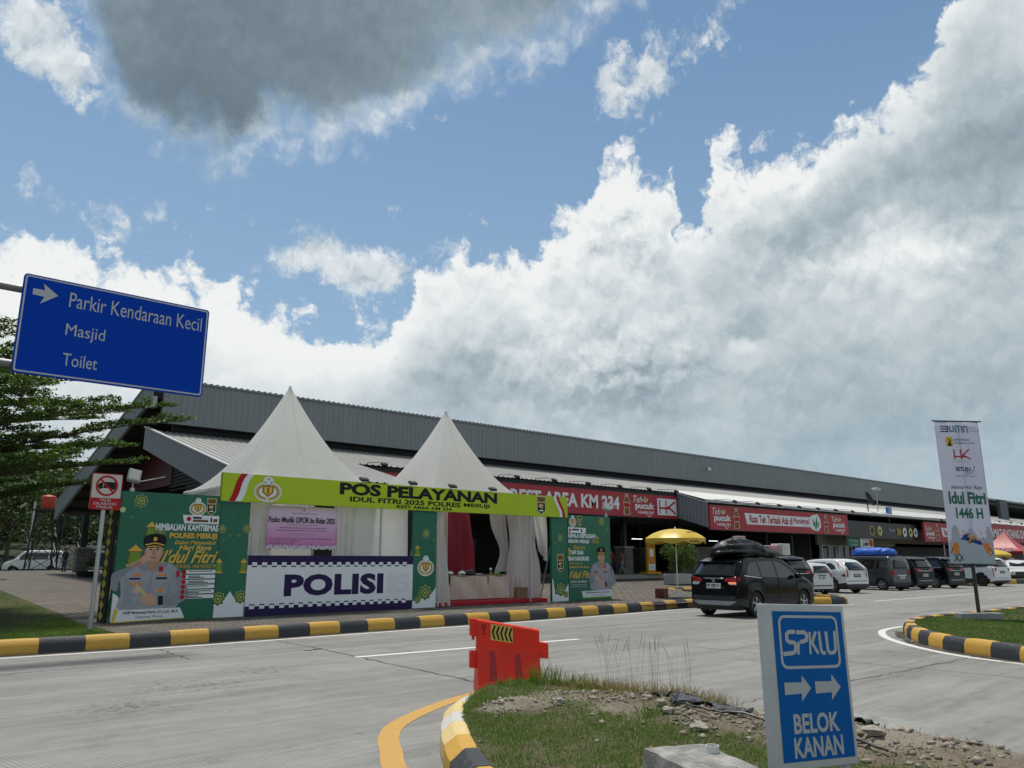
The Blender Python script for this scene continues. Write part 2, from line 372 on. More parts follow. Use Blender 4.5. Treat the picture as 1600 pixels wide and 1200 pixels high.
# ---------------------------------------------------------------- common materials
white = M('white_paint', (.72,.73,.74), .5, var=.06)
def flat(name, col, rough=.5, var=.05): return M(name, col, rough, var=var, scale=3.0, spec=.18)
c_white = flat('print_white', (.76,.80,.84)); c_black = flat('print_black', (.012,.012,.014)); c_green = flat('print_green', (.008,.105,.062), .4)
c_lime = flat('print_lime', (.43,.57,.03), .5); c_navy = flat('print_navy', (.022,.014,.075)); c_red = flat('print_red', (.42,.012,.022)); c_gold = flat('print_gold', (.72,.46,.08))
c_yel = flat('print_yellow', (.72,.52,.02)); c_pgreen = flat('print_leaf_green', (.16,.34,.04)); c_pale = flat('print_pale_green', (.55,.62,.30)); c_skin = M('print_skin', (.58,.36,.26), .5, var=.12, scale=7, spec=.18); c_skin2 = flat('print_skin_shade', (.42,.24,.165))
c_uni = M('print_uniform', (.34,.365,.42), .5, var=.2, scale=5, spec=.18); c_uni2 = M('print_uniform_dark', (.255,.275,.325), .5, var=.22, scale=6, spec=.18); c_brown = flat('print_brown', (.16,.09,.03)); c_bgrey = flat('print_grey', (.35,.36,.38)); c_pgrey = flat('print_pale_blue', (.55,.62,.72))
c_dgreen = flat('print_dark_green', (.006,.06,.03)); c_pink = flat('print_pink', (.62,.28,.50)); c_lilac = flat('print_lilac', (.66,.50,.70)); c_orange = flat('print_orange', (.70,.25,.06)); c_bluei = flat('print_blue', (.02,.06,.32)); c_peach = flat('print_peach', (.75,.42,.30))
steel = M('galvanised_steel', (.42,.43,.44), .42, .75, var=.1, scale=9); dark_steel = M('dark_steel', (.03,.031,.034), .45, .4, var=.15, scale=9); black_plastic = M('black_plastic', (.015,.015,.016), .45, var=.1)
# ---------------------------------------------------------------- ground, road, paving, kerbs, islands
def world_pos(g):
    return g.node('ShaderNodeNewGeometry').outputs['Position']
def np_mesh(name, v, f, m, parent=None, smooth=False, mi=None):
    me = bpy.data.meshes.new(name); v = np.asarray(v, np.float32); f = np.asarray(f, np.int32); k = f.shape[1]
    me.vertices.add(len(v)); me.vertices.foreach_set('co', v.ravel()); me.loops.add(f.size); me.loops.foreach_set('vertex_index', f.ravel())
    me.polygons.add(len(f)); me.polygons.foreach_set('loop_start', np.arange(0, f.size, k)); me.polygons.foreach_set('loop_total', np.full(len(f), k))
    for x in (m if isinstance(m, (list, tuple)) else [m]): me.materials.append(x)
    if mi is not None: me.polygons.foreach_set('material_index', np.asarray(mi, np.int32))
    if smooth: me.polygons.foreach_set('use_smooth', [True]*len(f))
    me.update(calc_edges=True); me.validate()
    o = bpy.data.objects.new(name, me); COL.objects.link(o)
    if parent: o.parent = parent
    return o
def m_concrete_road():
    m, g, b = raw_mat('road_concrete'); p = world_pos(g)
    warp = g.scale(g.vm('SUBTRACT', g.noise(p, 1.3, 3, .5, col=True), (.5,.5,.5)), .35)
    n1 = g.noise(p, .35, 5, .6); n2 = g.noise(p, 3.0, 6, .65); n3 = g.noise(p, 60, 3, .6)
    # sweeping tyre-polished bands along the lanes
    sp = g.node('ShaderNodeSeparateXYZ'); g.put(sp.inputs[0], g.vm('ADD', p, warp))
    band = g.noise(g.comb(g.m('MULTIPLY', sp.outputs[0], .10), g.m('MULTIPLY', sp.outputs[1], 1.2), 0.0), 1.0, 5, .6)
    streak = g.noise(g.comb(g.m('MULTIPLY', sp.outputs[0], .35), g.m('MULTIPLY', sp.outputs[1], 7.0), 0.0), 1.0, 4, .6)
    # tined grooves
    sp2 = g.node('ShaderNodeSeparateXYZ'); g.put(sp2.inputs[0], p)
    gx = g.m('ADD', g.m('MULTIPLY', sp2.outputs[0], .985), g.m('MULTIPLY', sp2.outputs[1], .17))
    gr = g.m('ABSOLUTE', g.m('SINE', g.m('MULTIPLY', g.m('ADD', gx, g.m('MULTIPLY', n2, .02)), pi/.045)))
    groove = g.ss(gr, .45, .05)
    gmask = g.m('MULTIPLY', g.ss(n1, .30, .52), g.ss(g.noise(p, .9, 4, .6), .25, .55))
    groove = g.m('MULTIPLY', groove, gmask)
    k = g.m('ADD', .74, g.m('MULTIPLY', n1, .30)); k = g.m('ADD', k, g.m('MULTIPLY', g.m('SUBTRACT', n2, .5), .46)); k = g.m('ADD', k, g.m('MULTIPLY', g.m('SUBTRACT', n3, .5), .62))
    k = g.m('ADD', k, g.m('MULTIPLY', g.m('SUBTRACT', band, .5), 1.0)); k = g.m('ADD', k, g.m('MULTIPLY', g.m('SUBTRACT', streak, .5), .6)); k = g.m('SUBTRACT', k, g.m('MULTIPLY', groove, .50))
    # worn aggregate patches and oil
    patch = g.m('MULTIPLY', g.ss(g.noise(p, .45, 5, .7), .60, .70), g.ss(g.noise(p, 7.0, 4, .7), .50, .60))
    oil = g.ss(g.noise(g.vm('ADD', p, (17, 5, 0)), .8, 4, .6), .60, .74)
    drip = g.ss(g.voro(g.vm('ADD', p, warp), 1.6, 0, 0), .075, .03)
    k = g.m('SUBTRACT', k, g.m('MULTIPLY', drip, g.m('MULTIPLY', n1, .5)))
    k = g.m('SUBTRACT', k, g.m('MULTIPLY', patch, .40)); k = g.m('SUBTRACT', k, g.m('MULTIPLY', oil, .26))
    # local pits torn out of the surface near the left kerb
    def spot(x, y, rx, ry):
        d = g.vm('MULTIPLY', g.vm('SUBTRACT', p, (x, y, 0)), (1/rx, 1/ry, 0)); return g.ss(g.vm('LENGTH', d), 1.2, .1)
    pit = g.m('MULTIPLY', g.m('MAXIMUM', spot(4.15, 11.3, 1.1, .95), g.m('MAXIMUM', spot(5.4, 11.9, .9, 1.1), spot(3.0, 10.2, .8, .8))), g.ss(g.noise(p, 9.0, 4, .75), .47, .60))
    k = g.m('SUBTRACT', k, g.m('MULTIPLY', pit, .42))
    pale = g.m('MULTIPLY', spot(8.6, 4.3, .75, .85), g.ss(g.noise(p, 4.0, 4, .7), .38, .6))
    k = g.m('ADD', k, g.m('MULTIPLY', pale, .38))
    warm = g.mix(g.noise(p, .6, 3, .5), (.222,.222,.214,1), (.25,.242,.225,1))
    g.put(b.inputs['Base Color'], g.scale(warm, k)); g.put(b.inputs['Roughness'], g.m('ADD', .72, g.m('MULTIPLY', n2, .2)))
    h = g.m('SUBTRACT', g.m('ADD', g.m('MULTIPLY', n3, .5), g.m('MULTIPLY', n2, .3)), g.m('ADD', groove, pit)); set_bump(g, b, h, .45, .006)
    return m
def m_paver():
    m, g, b = raw_mat('block_paving'); p = world_pos(g)
    rot = g.node('ShaderNodeMapping'); g.put(rot.inputs[0], p); rot.inputs['Rotation'].default_value = (0,0,radians(2))
    br = g.node('ShaderNodeTexBrick'); g.put(br.inputs['Vector'], rot.outputs[0]); br.inputs['Scale'].default_value = 1.0
    br.inputs['Brick Width'].default_value = .42; br.inputs['Row Height'].default_value = .21; br.inputs['Mortar Size'].default_value = .030; br.inputs['Mortar Smooth'].default_value = .3
    br.inputs['Color1'].default_value = (.165,.128,.092,1); br.inputs['Color2'].default_value = (.078,.066,.053,1); br.inputs['Mortar'].default_value = (.018,.017,.015,1); br.inputs['Bias'].default_value = -.1
    n = g.noise(p, 1.1, 5, .6); n2 = g.noise(p, 14, 4, .6)
    k = g.m('ADD', .38, g.m('ADD', g.m('MULTIPLY', n, .7), g.m('MULTIPLY', n2, .4)))
    grey = g.mix(g.ss(g.noise(p, .25, 3, .5), .42, .62), br.outputs[0], g.vm('MULTIPLY', br.outputs[0], (.82,.93,1.05)))
    g.put(b.inputs['Base Color'], g.scale(grey, k)); b.inputs['Roughness'].default_value = .8
    set_bump(g, b, g.m('ADD', g.m('MULTIPLY', br.outputs['Fac'], -1.0), g.m('MULTIPLY', n2, .3)), .6, .012)
    return m
def m_soil(name, c1, c2, c3, s=1.0):
    m, g, b = raw_mat(name); p = world_pos(g)
    n = g.noise(p, 2.0*s, 6, .65); n2 = g.noise(p, 18*s, 5, .65); n3 = g.noise(p, .5*s, 3, .5)
    c = g.mix(g.ss(n, .40, .58), c1 + (1,), c2 + (1,)); c = g.mix(g.ss(g.m('ADD', n3, g.m('MULTIPLY', n2, .3)), .60, .78), c, c3 + (1,))
    g.put(b.inputs['Base Color'], g.scale(c, g.m('ADD', .6, g.m('MULTIPLY', n2, .8)))); b.inputs['Roughness'].default_value = .95; b.inputs['Specular IOR Level'].default_value = .15
    set_bump(g, b, g.m('ADD', n, n2), .8, .03); return m
def m_paint_road(name, col, worn=.5):
    m, g, b = raw_mat(name); p = world_pos(g)
    n = g.noise(p, 7.0, 6, .7); n2 = g.noise(p, 45, 3, .6)
    w = g.ss(g.m('ADD', n, g.m('MULTIPLY', n2, .35)), .80 - .12*worn, .92)
    g.put(b.inputs['Base Color'], g.scale(g.mix(w, col + (1,), (.21,.20,.19,1)), g.m('ADD', .78, g.m('MULTIPLY', n, .42)))); b.inputs['Roughness'].default_value = .7
    return m
road_m = m_concrete_road(); paver_m = m_paver()
soil_m = m_soil('island_soil', (.105,.092,.060), (.070,.070,.032), (.150,.115,.085)); lawn_m = m_soil('lawn_soil', (.045,.060,.018), (.036,.055,.014), (.075,.070,.035)); field_m = m_soil('field_soil', (.05,.065,.022), (.04,.06,.018), (.07,.07,.035), .2)
wline_m = m_paint_road('road_paint_white', (.60,.60,.58), .5); yline_m = m_paint_road('road_paint_yellow', (.47,.27,.055), .45); seal_m = M('joint_sealant', (.030,.029,.028), .8, var=.3)
def kerb_paint(name, col, chip):
    m, g, b = raw_mat(name); p = world_pos(g)
    n = g.noise(p, 9.0, 6, .7); n2 = g.noise(p, 40, 4, .65); sp = g.node('ShaderNodeSeparateXYZ'); g.put(sp.inputs[0], p)
    w = g.ss(g.m('ADD', n, g.m('MULTIPLY', n2, .4)), .80, .90)
    dirt = g.m('MULTIPLY', g.ss(g.m('ADD', sp.outputs[2], g.m('MULTIPLY', n, .10)), .12, .02), .65)
    c = g.mix(w, col + (1,), chip + (1,)); c = g.mix(dirt, c, (.05,.045,.04,1))
    g.put(b.inputs['Base Color'], g.scale(c, g.m('ADD', .72, g.m('MULTIPLY', n2, .55)))); b.inputs['Roughness'].default_value = .6
    set_bump(g, b, g.m('ADD', n, n2), .5, .012); return m
ky = kerb_paint('kerb_yellow', (.50,.285,.035), (.26,.19,.10)); kb = kerb_paint('kerb_black', (.020,.023,.029), (.085,.085,.085)); kw = kerb_paint('kerb_bare', (.50,.49,.45), (.25,.23,.20)); ky2 = kerb_paint('kerb_pale_yellow', (.62,.47,.20), (.35,.31,.24))
# --- sheets
b = MB(); b.poly([(-1500,-600,-.05),(3000,-600,-.05),(3000,2500,-.05),(-1500,2500,-.05)]); tag(b.build('ground', field_m), kind='structure')
b = MB(); b.grid([[(x, y, 0) for y in at_n(2, -30, 30)] for x in (-60, 0, 30, 60, 200)]); tag(b.build('road', road_m), kind='structure')
b = MB()
def plaza_z(y): return .2 + max(0, y-21)*.02
rows = [17.2, 20, 21, 24, 28, 33, 40, 60]
lim = {17.2:(4.9,24.5), 20:(4.98,29.5), 21:(5.0,29.8), 24:(5.2,31.4), 28:(5.35,31.4), 33:(5.6,150), 40:(5.9,150), 60:(5.9,150)}
for a, c in zip(rows[:-1], rows[1:]):
    x0, x1 = lim[a]; x2, x3 = lim[c]
    if a == 28: x1 = x3 = 150; y0 = 29
    b.quad((x0,a,plaza_z(a)), (x1 if a != 28 else 31.4, a, plaza_z(a)), (x3 if a != 28 else 31.4,c,plaza_z(c)), (x2,c,plaza_z(c)))
b.quad((31.4,25.5,.25),(150,25.5,.25),(150,33,plaza_z(33)),(31.4,33,plaza_z(33)))
b.quad((-70,37.5,plaza_z(37.5)),(5.8,37.5,plaza_z(37.5)),(5.9,46,plaza_z(46)),(-70,46,plaza_z(46)))
b.poly([(24.5,17.9,.2),(27.4,17.9,.2),(29.3,15.9,.2),(30.6,15.9,.2),(31.2,17.5,.2),(31.4,24.0,.2),(29.5,20.0,.2)])
tag(b.build('plaza_paving', paver_m, fix=False), kind='structure')
b = MB(); b.poly([(-40,16.9,.19),(2.8,17.2,.19),(4.9,17.0,.19),(4.9,18.83,.2),(5.0,20.8,.2),(5.35,27.5,.33),(5.8,37.5,.53),(-40,37.5,.53)])
b.grid([[(x, y, z) for y, z in ((46,.72),(75,.8),(100,1.4))] for x in (-150,-50,0,7.5)])
tag(b.build('lawn', lawn_m, fix=False), kind='structure')
# --- kerb builder: painted blocks along the foot line, section leaning inwards (to the left of travel)
def kerb(path, seg, cols, h=.27, w=.24, name='kerb', jit=.006, ch=.075, seed=1, z0=0.0, closed=False, hs=None):
    P = catmull([(x,y,0) for x,y in path], 24, closed); d = [0.0]
    for a, c in zip(P[:-1], P[1:]): d.append(d[-1] + (c-a).length)
    d = np.array(d); xs = np.array([p.x for p in P]); ys = np.array([p.y for p in P])
    def at(t): return Vector((np.interp(t, d, xs), np.interp(t, d, ys), 0))
    def frame(t):
        p = at(t); q = at(min(t+.05, d[-1])) - at(max(t-.05, 0)); q.normalize(); return p, Vector((-q.y, q.x, 0))
    mb = MB(); rnd = random.Random(seed); n = max(1, int(d[-1]/seg)); L = d[-1]/n
    for i in range(n):
        mb.mat(cols[i % len(cols)])
        a, c = i*L, (i+1)*L; sub = 4; J = rnd.uniform(-jit, jit); J2 = rnd.uniform(-jit, jit)
        hh = h if hs is None else np.interp((a+c)/2/d[-1], [q[0] for q in hs], [q[1] for q in hs])
        prof = [(0+J, z0-.05), (.012+J, z0+.62*hh), (ch+J, z0+hh-.012+J2), (ch+.02+J, z0+hh+J2), (w-.015, z0+hh+J2), (w, z0+hh-.02+J2), (w, z0-.05)]
        G = []
        for k in range(sub+1):
            t = a + (c-a)*k/sub; e = .008 if k in (0, sub) else 0.0; p, nv = frame(t)
            G.append([p + nv*(o+e*(1 if j < 4 else -1)) + Vector((0,0,z-(e*.6 if j in (2,3,4) else 0))) for j,(o,z) in enumerate(prof)])
        mb.grid(G); m_ = len(prof); base = len(mb.v)
        mb.poly(G[0][::-1]); mb.poly(G[-1])
    return tag(mb.build(name, None, smooth=True, angle=35), kind='structure')
main_kerb = [(-40,16.6),(-10,16.7),(0,16.75),(2.8,16.72),(4.8,16.6),(7,16.62),(10.6,16.72),(15.5,16.85),(20.9,17.2),(24.5,17.65),(26.8,17.7),(28.4,16.6),(29.2,15.4),(30.2,14.9),(31.1,15.5),(31.5,17),(31.6,20),(31.8,25),(33,25.3),(45,25.3),(80,25.3),(120,25.3)]
kerb(main_kerb, .76, [ky, kb], .27, .26)
kerb([(58,20.6),(61.9,19.9),(66,18.8),(72,17.6),(90,17.2),(130,17)], 1.3, [ky, kb], .32, .3, z0=.0, seed=4)
b = MB(); b.poly([(59,25,.2),(59,20.9,.2),(62,20.2,.2),(66,19.1,.2),(72,17.9,.2),(130,17.3,.2),(130,25,.2)]); tag(b.build('parking_island', soil_m, fix=False), kind='structure')
# --- foreground island
isl = [(2.2,-3),(2.7,0.5),(3.05,3.2),(3.6,4.62),(4.24,5.72),(4.80,6.50),(5.35,7.12),(6.0,7.55),(6.7,7.75),(7.18,7.62),(7.38,7.15),(7.36,6.4),(7.28,5.0),(7.2,3.5),(7.12,2.0),(7.0,0),(6.9,-3)]
kerb(list(reversed(isl)), .56, [(kb, ky2)[i%2] for i in range(18)] + [(kw, ky2)[i%2] for i in range(8)] + [(ky, kb)[i%2] for i in range(30)], .25, .24, name='kerb', ch=.10, seed=9, hs=[(0,.24),(.40,.21),(.44,.20),(.50,.17),(.56,.21),(.62,.235),(1,.26)])
def poly_in(px_, py_, poly):
    px_ = np.asarray(px_); py_ = np.asarray(py_); ins = np.zeros(px_.shape, bool); n = len(poly)
    for i in range(n):
        x0, y0 = poly[i]; x1, y1 = poly[(i+1) % n]
        c = ((y0 > py_) != (y1 > py_)) & (px_ < (x1-x0)*(py_-y0)/((y1-y0) if y1 != y0 else 1e-9) + x0); ins ^= c
    return ins
def vnoise(x, y, s, seed=0):
    # value noise on a lattice
    r = np.random.RandomState(seed); T = r.rand(128, 128); X = np.asarray(x)*s; Y = np.asarray(y)*s
    i = np.floor(X).astype(int); j = np.floor(Y).astype(int); u = X-i; v = Y-j; u = u*u*(3-2*u); v = v*v*(3-2*v)
    f = lambda a, c: T[a % 128, c % 128]
    return (f(i,j)*(1-u)+f(i+1,j)*u)*(1-v) + (f(i,j+1)*(1-u)+f(i+1,j+1)*u)*v
def fbm(x, y, s, seed=0, o=4):
    a = 0; k = 1; t = 0
    for q in range(o): a = a + vnoise(x, y, s*2**q, seed+q)*k; t += k; k *= .5
    return a/t
ipoly = [(p.x, p.y) for p in catmull([(x,y,0) for x,y in isl], 6)]
def shrink(poly, d):
    out = []; n = len(poly)
    for i in range(n):
        a = Vector(poly[i-1] if i else poly[0]); c = Vector(poly[(i+1) % n] if i < n-1 else poly[-1]); q = (c-a).normalized()
        out.append((poly[i][0] + q.y*d, poly[i][1] - q.x*d))
    return out
iin = shrink(ipoly, .215)
def dirt_mask(x, y):
    # rubble bank along the far arm, 0..1
    d = np.exp(-(((x - (6.55 - .14*np.maximum(0, y-4.2)))/.62)**2)) * (1/(1+np.exp((y-6.45)*3.0)))
    d2 = np.exp(-(((x-5.55)/.55)**2 + ((y-6.15)/.33)**2))*.8
    return np.clip((np.maximum(d, d2))*(.55+.9*fbm(x, y, 2.2, 5)), 0, 1)*np.clip((7.12-x)/.30, 0, 1)
def island_z(x, y):
    m = dirt_mask(x, y)
    return .185 + .05*fbm(x, y, 1.1, 2) + .15*m*fbm(x, y, 2.4, 8) + .05*m*fbm(x, y, 9, 11)
xs = np.arange(2.0, 7.45, .045); ys = np.arange(-3, 7.8, .045)
GX, GY = np.meshgrid(xs, ys, indexing='ij'); ZZ = island_z(GX, GY)
cx, cy = (GX[:-1,:-1]+GX[1:,1:])/2, (GY[:-1,:-1]+GY[1:,1:])/2; ok = poly_in(cx, cy, iin)
ii, jj = np.nonzero(ok); w = GX.shape[1]
F = np.stack([ii*w+jj, (ii+1)*w+jj, (ii+1)*w+jj+1, ii*w+jj+1], 1)
dirt_m = m_soil('rubble_soil', (.20,.165,.125), (.145,.118,.088), (.25,.22,.18), 2.5)
dm = dirt_mask(cx[ok], cy[ok]) + .25*(fbm(cx[ok], cy[ok], 9, 71)-.5)
o = np_mesh('island_soil', np.stack([GX.ravel(), GY.ravel(), ZZ.ravel()], 1), F, [soil_m, dirt_m], smooth=True, mi=(dm > .36).astype(int)); tag(o, kind='structure')
def leaf_mat(name, c1, c2, c3, trans=.25, rough=.55, s=1.5):
    m, g, b = raw_mat(name); p = world_pos(g)
    rnd = g.node('ShaderNodeNewGeometry').outputs['Random Per Island']
    n = g.noise(p, s, 4, .6)
    c = g.mix(g.ss(g.m('ADD', g.m('MULTIPLY', rnd, .55), g.m('MULTIPLY', n, .6)), .3, .85), c1 + (1,), c2 + (1,))
    c = g.mix(g.ss(g.m('ADD', g.m('MULTIPLY', rnd, .75), g.m('MULTIPLY', g.noise(p, s*.3, 3, .5), .5)), .88, 1.06), c, c3 + (1,))
    g.put(b.inputs['Base Color'], c); b.inputs['Roughness'].default_value = rough; b.inputs['Specular IOR Level'].default_value = .3
    tr = g.node('ShaderNodeBsdfTranslucent'); g.put(tr.inputs[0], g.vm('MULTIPLY', c, (1.2, 1.3, .7)))
    mx = g.node('ShaderNodeMixShader'); mx.inputs[0].default_value = trans; g.l.new(b.outputs[0], mx.inputs[1]); g.l.new(tr.outputs[0], mx.inputs[2])
    out = [n_ for n_ in g.n if n_.type == 'OUTPUT_MATERIAL'][0]; g.l.new(mx.outputs[0], out.inputs[0]); return m
grass_m = leaf_mat('grass_blades', (.070,.140,.018), (.115,.185,.032), (.24,.20,.085), .38)
lawn_g = leaf_mat('lawn_blades', (.060,.125,.014), (.095,.155,.022), (.17,.16,.05), .35)
dry_m = leaf_mat('dry_grass', (.22,.16,.07), (.30,.23,.11), (.16,.15,.06), .25)
def blades(name, X, Y, Z, H, Wd, m, seed=0, lean=.5, bend=.35):
    r = np.random.RandomState(seed); n = len(X); a = r.rand(n)*2*pi; t = r.rand(n)*2*pi; L = lean*(.3+r.rand(n))
    dx, dy = np.cos(a)*Wd/2, np.sin(a)*Wd/2; lx, ly = np.cos(t)*L*H, np.sin(t)*L*H
    P = lambda f, k: np.stack([X + f*dx + lx*k**1.6, Y + f*dy + ly*k**1.6, Z + H*k*(1-bend*k*L)], 1)
    v = np.stack([P(-1,0), P(1,0), P(.75,.55), P(-.75,.55), P(.08,1), P(-.08,1)], 1).reshape(-1, 3)
    i = np.arange(n)[:,None]*6; f = np.concatenate([i + np.array([[0,1,2,3]]), i + np.array([[3,2,4,5]])], 0)
    return np_mesh(name, v, f, m)
r = np.random.RandomState(3); N = 95000
X = r.uniform(3.0, 7.4, N); Y = r.uniform(2.2, 7.75, N)
dens = np.clip(1.15 - 1.5*dirt_mask(X, Y) - .9*(fbm(X, Y, 1.3, 21) < .36), .05, 1) * np.clip(.25 + 1.3*fbm(X, Y, 2.5, 31), 0, 1)
dens = np.where((X > 5.2) & (Y > 5.7), dens*.6, dens)
k = poly_in(X, Y, iin) & (r.rand(N) < dens); X, Y = X[k], Y[k]
H = (.025 + .05*r.rand(len(X))**2)*(.6+.9*fbm(X, Y, 1.7, 40))
tag(blades('grass', X, Y, island_z(X, Y)-.004, H, .006, grass_m, 1, .9), kind='stuff')
# taller tufts along the far kerb
def tuft(cx_, cy_, n, rad, h0, h1, m, seed, lean=.5, w=.008):
    q = np.random.RandomState(seed); a = q.rand(n)*2*pi; d = rad*np.sqrt(q.rand(n)); return cx_+d*np.cos(a), cy_+d*np.sin(a), h0+(h1-h0)*q.rand(n)
T = []
for c_ in [(6.75,7.12,190,.22,.10,.34),(6.95,6.75,120,.22,.08,.24),(6.4,7.2,80,.25,.06,.16),(5.3,6.75,120,.35,.05,.12),(6.95,6.3,90,.2,.06,.15),(6.0,4.9,70,.16,.06,.2),(5.9,6.9,90,.4,.04,.10)]:
    T.append(tuft(*c_, None, len(T)+5))
X = np.concatenate([t[0] for t in T]); Y = np.concatenate([t[1] for t in T]); H = np.concatenate([t[2] for t in T]); k = poly_in(X, Y, iin); X, Y, H = X[k], Y[k], H[k]
tag(blades('tall_grass', X, Y, island_z(X, Y)-.01, H, .009, grass_m, 12, .55), kind='stuff')
r = np.random.RandomState(8); X = np.concatenate([r.normal(6.95, .08, 1100), r.normal(6.8, .2, 500)]); Y = np.concatenate([r.uniform(4.7, 6.7, 1100), r.uniform(4.5, 6.9, 500)])
k = poly_in(X, Y, iin); X, Y = X[k], Y[k]; H = .06 + .16*r.rand(len(X))
tag(blades('dry_grass', X, Y, island_z(X, Y)-.01, H, .007, dry_m, 13, .7), kind='stuff')
# seed stems standing above the dry grass
mb = MB()
for i in range(44):
    x, y = random.gauss(6.98, .09), random.uniform(5.15, 6.45); h = random.uniform(.22, .66); a = random.uniform(0, 2*pi); l = random.uniform(.05,.32)*h
    z = float(island_z(x, y)); pts = [(x + cos(a)*l*t**2, y + sin(a)*l*t**2, z + h*t) for t in (0,.35,.7,1)]
    mb.tube(pts, [.0015,.0013,.0010,.0006], 4, False)
    if h > .55: mb.tube([pts[2], tuple((Vector(pts[2])*.4+Vector(pts[3])*.6)), pts[3]], [.0011,.0032,.0006], 4, False)
tag(mb.build('grass_stems', M('seed_stem', (.36,.29,.18), .8), fix=False), kind='stuff')
# rubble
def stones(name, X, Y, R, zf, m, seed=0, flat_=.65, sub=1):
    q = np.random.RandomState(seed); bm = bmesh.new(); bmesh.ops.create_icosphere(bm, subdivisions=sub, radius=1.0); bm.verts.index_update()
    bv = np.array([v.co for v in bm.verts]); bf = np.array([[v.index for v in f.verts] for f in bm.faces]); bm.free(); n = len(X); k_ = len(bv)
    j = .50 + .75*q.rand(n, k_); sc = np.stack([.8+.6*q.rand(n), .6+.5*q.rand(n), flat_*(.6+.6*q.rand(n))], 1); a = q.rand(n)*2*pi
    v = bv[None]*j[:,:,None]*sc[:,None,:]*R[:,None,None]; c, s_ = np.cos(a)[:,None], np.sin(a)[:,None]
    v = np.stack([v[:,:,0]*c - v[:,:,1]*s_ + X[:,None], v[:,:,0]*s_ + v[:,:,1]*c + Y[:,None], v[:,:,2] + (zf(X, Y) + R*.25)[:,None]], 2)
    f = bf[None] + (np.arange(n)*k_)[:,None,None]; return np_mesh(name, v.reshape(-1,3), f.reshape(-1,3), m)
def m_rubble():
    m, g, b = raw_mat('broken_concrete'); p = world_pos(g); rnd = g.node('ShaderNodeNewGeometry').outputs['Random Per Island']
    c = g.mix(rnd, (.17,.14,.105,1), (.33,.30,.255,1)); c = g.mix(g.ss(rnd, .93, .97), c, (.20,.12,.085,1))
    n = g.noise(p, 30, 5, .65); g.put(b.inputs['Base Color'], g.scale(c, g.m('ADD', .5, n))); b.inputs['Roughness'].default_value = .92; set_bump(g, b, n, .7, .012); return m
rub_m = m_rubble()
r = np.random.RandomState(5); N = 10500; X = r.uniform(4.6, 7.25, N); Y = r.uniform(2.2, 6.7, N)
k = poly_in(X, Y, iin) & (r.rand(N) < np.clip(dirt_mask(X, Y)*1.25 - .10, 0.0, 1)*(.25+1.1*(fbm(X, Y, 4.0, 66) > .47))); X, Y = X[k], Y[k]
R = .004 + .030*r.rand(len(X))**6 + .011*r.rand(len(X))**2
tag(stones('rubble', X, Y, R, island_z, rub_m, 2), kind='stuff')
r = np.random.RandomState(15); X = r.uniform(3.9, 7.0, 60); Y = r.uniform(2.6, 7.1, 60); k = poly_in(X, Y, iin); X, Y = X[k], Y[k]
tag(stones('pebbles', X, Y, .008+.016*r.rand(len(X)), island_z, rub_m, 3), kind='stuff')
big = [(6.45,3.05,.10),(6.62,3.35,.085),(6.15,3.35,.11),(6.75,2.95,.07),(6.30,3.75,.09),(5.85,4.25,.085),(6.05,4.75,.075),(6.50,5.35,.06),(6.35,5.05,.07),(5.85,5.95,.07),(6.6,4.1,.07),(5.3,6.2,.05)]
words = ['largest pale chunk of rubble right of the blue arrow sign','rough grey chunk of rubble close to the kerb right of the blue sign','wide pale chunk of rubble low at the right foot of the blue sign','small grey chunk of rubble nearest the bottom right corner',
 'pale broken chunk just right of the blue sign edge','broken chunk left of the blue sign beside the concrete block','pale chunk of rubble in the bank behind the concrete block','small chunk among the dry grass stems','grey chunk on the rubble bank left of the black cloth','flat stone in the dirt patch in the middle of the island','chunk hidden behind the blue sign on the rubble bank','small stone near the red barrier on the bare dirt']
for (x, y, rr), wd in zip(big, words):
    mb = MB().mat(rub_m); mb.ico((0,0,0), rr*.72, 2, .30, (1.25,.9,.6), int(x*1000)); o = mb.build('rock', None); o.location = (x, y, float(island_z(np.array([x]), np.array([y]))[0])+rr*.3); o.rotation_euler = (random.uniform(-.3,.3), random.uniform(-.3,.3), random.uniform(0,6))
    tag(o, wd, 'rock', 'chunks of rubble on the island')
# dark scraps of plastic sheet and a cable lying in the rubble
sheet_m = M('dark_plastic_sheet', (.020,.026,.036), .38, var=.3, scale=20, bump=.5)
for (x0, y0, L, w_, rz, lb) in ((6.52,4.62,.75,.20,-1.45,'long dark blue plastic scrap half buried in the rubble bank'),(6.75,5.22,.42,.16,-1.2,'short dark plastic scrap beside the dry grass on the rubble'),(6.85,3.55,.6,.22,-1.5,'dark plastic scrap along the kerb right of the blue sign')):
    mb = MB().mat(sheet_m); G = []
    for i in range(13):
        row = []
        for j in range(6):
            u, v_ = (i/12-.5)*L, (j/5-.5)*w_*(1+.3*sin(i*1.7)); x = x0 + u*cos(rz) - v_*sin(rz); y = y0 + u*sin(rz) + v_*cos(rz)
            row.append((x, y, float(island_z(np.array([x]), np.array([y]))[0]) + .028 + .022*sin(i*1.3+j*2.1)+.016*random.random()))
        G.append(row)
    mb.grid(G); o = mb.build('plastic_scrap', None, smooth=True); md = o.modifiers.new('thick', 'SOLIDIFY'); md.thickness = .004; tag(o, lb, 'plastic scrap', 'plastic scraps in the rubble')
pts = [(6.50,5.05),(6.30,4.75),(6.28,4.4),(6.32,4.0),(6.2,3.6),(6.25,3.2),(6.1,2.8)]
mb = MB().mat(black_plastic); mb.tube([(p.x, p.y, float(island_z(np.array([p.x]), np.array([p.y]))[0])+.04) for p in catmull([(x,y,0) for x,y in pts], 6)], .011, 6)
tag(mb.build('cable', None, smooth=True), 'thin black cable running over the rubble bank', 'cable')
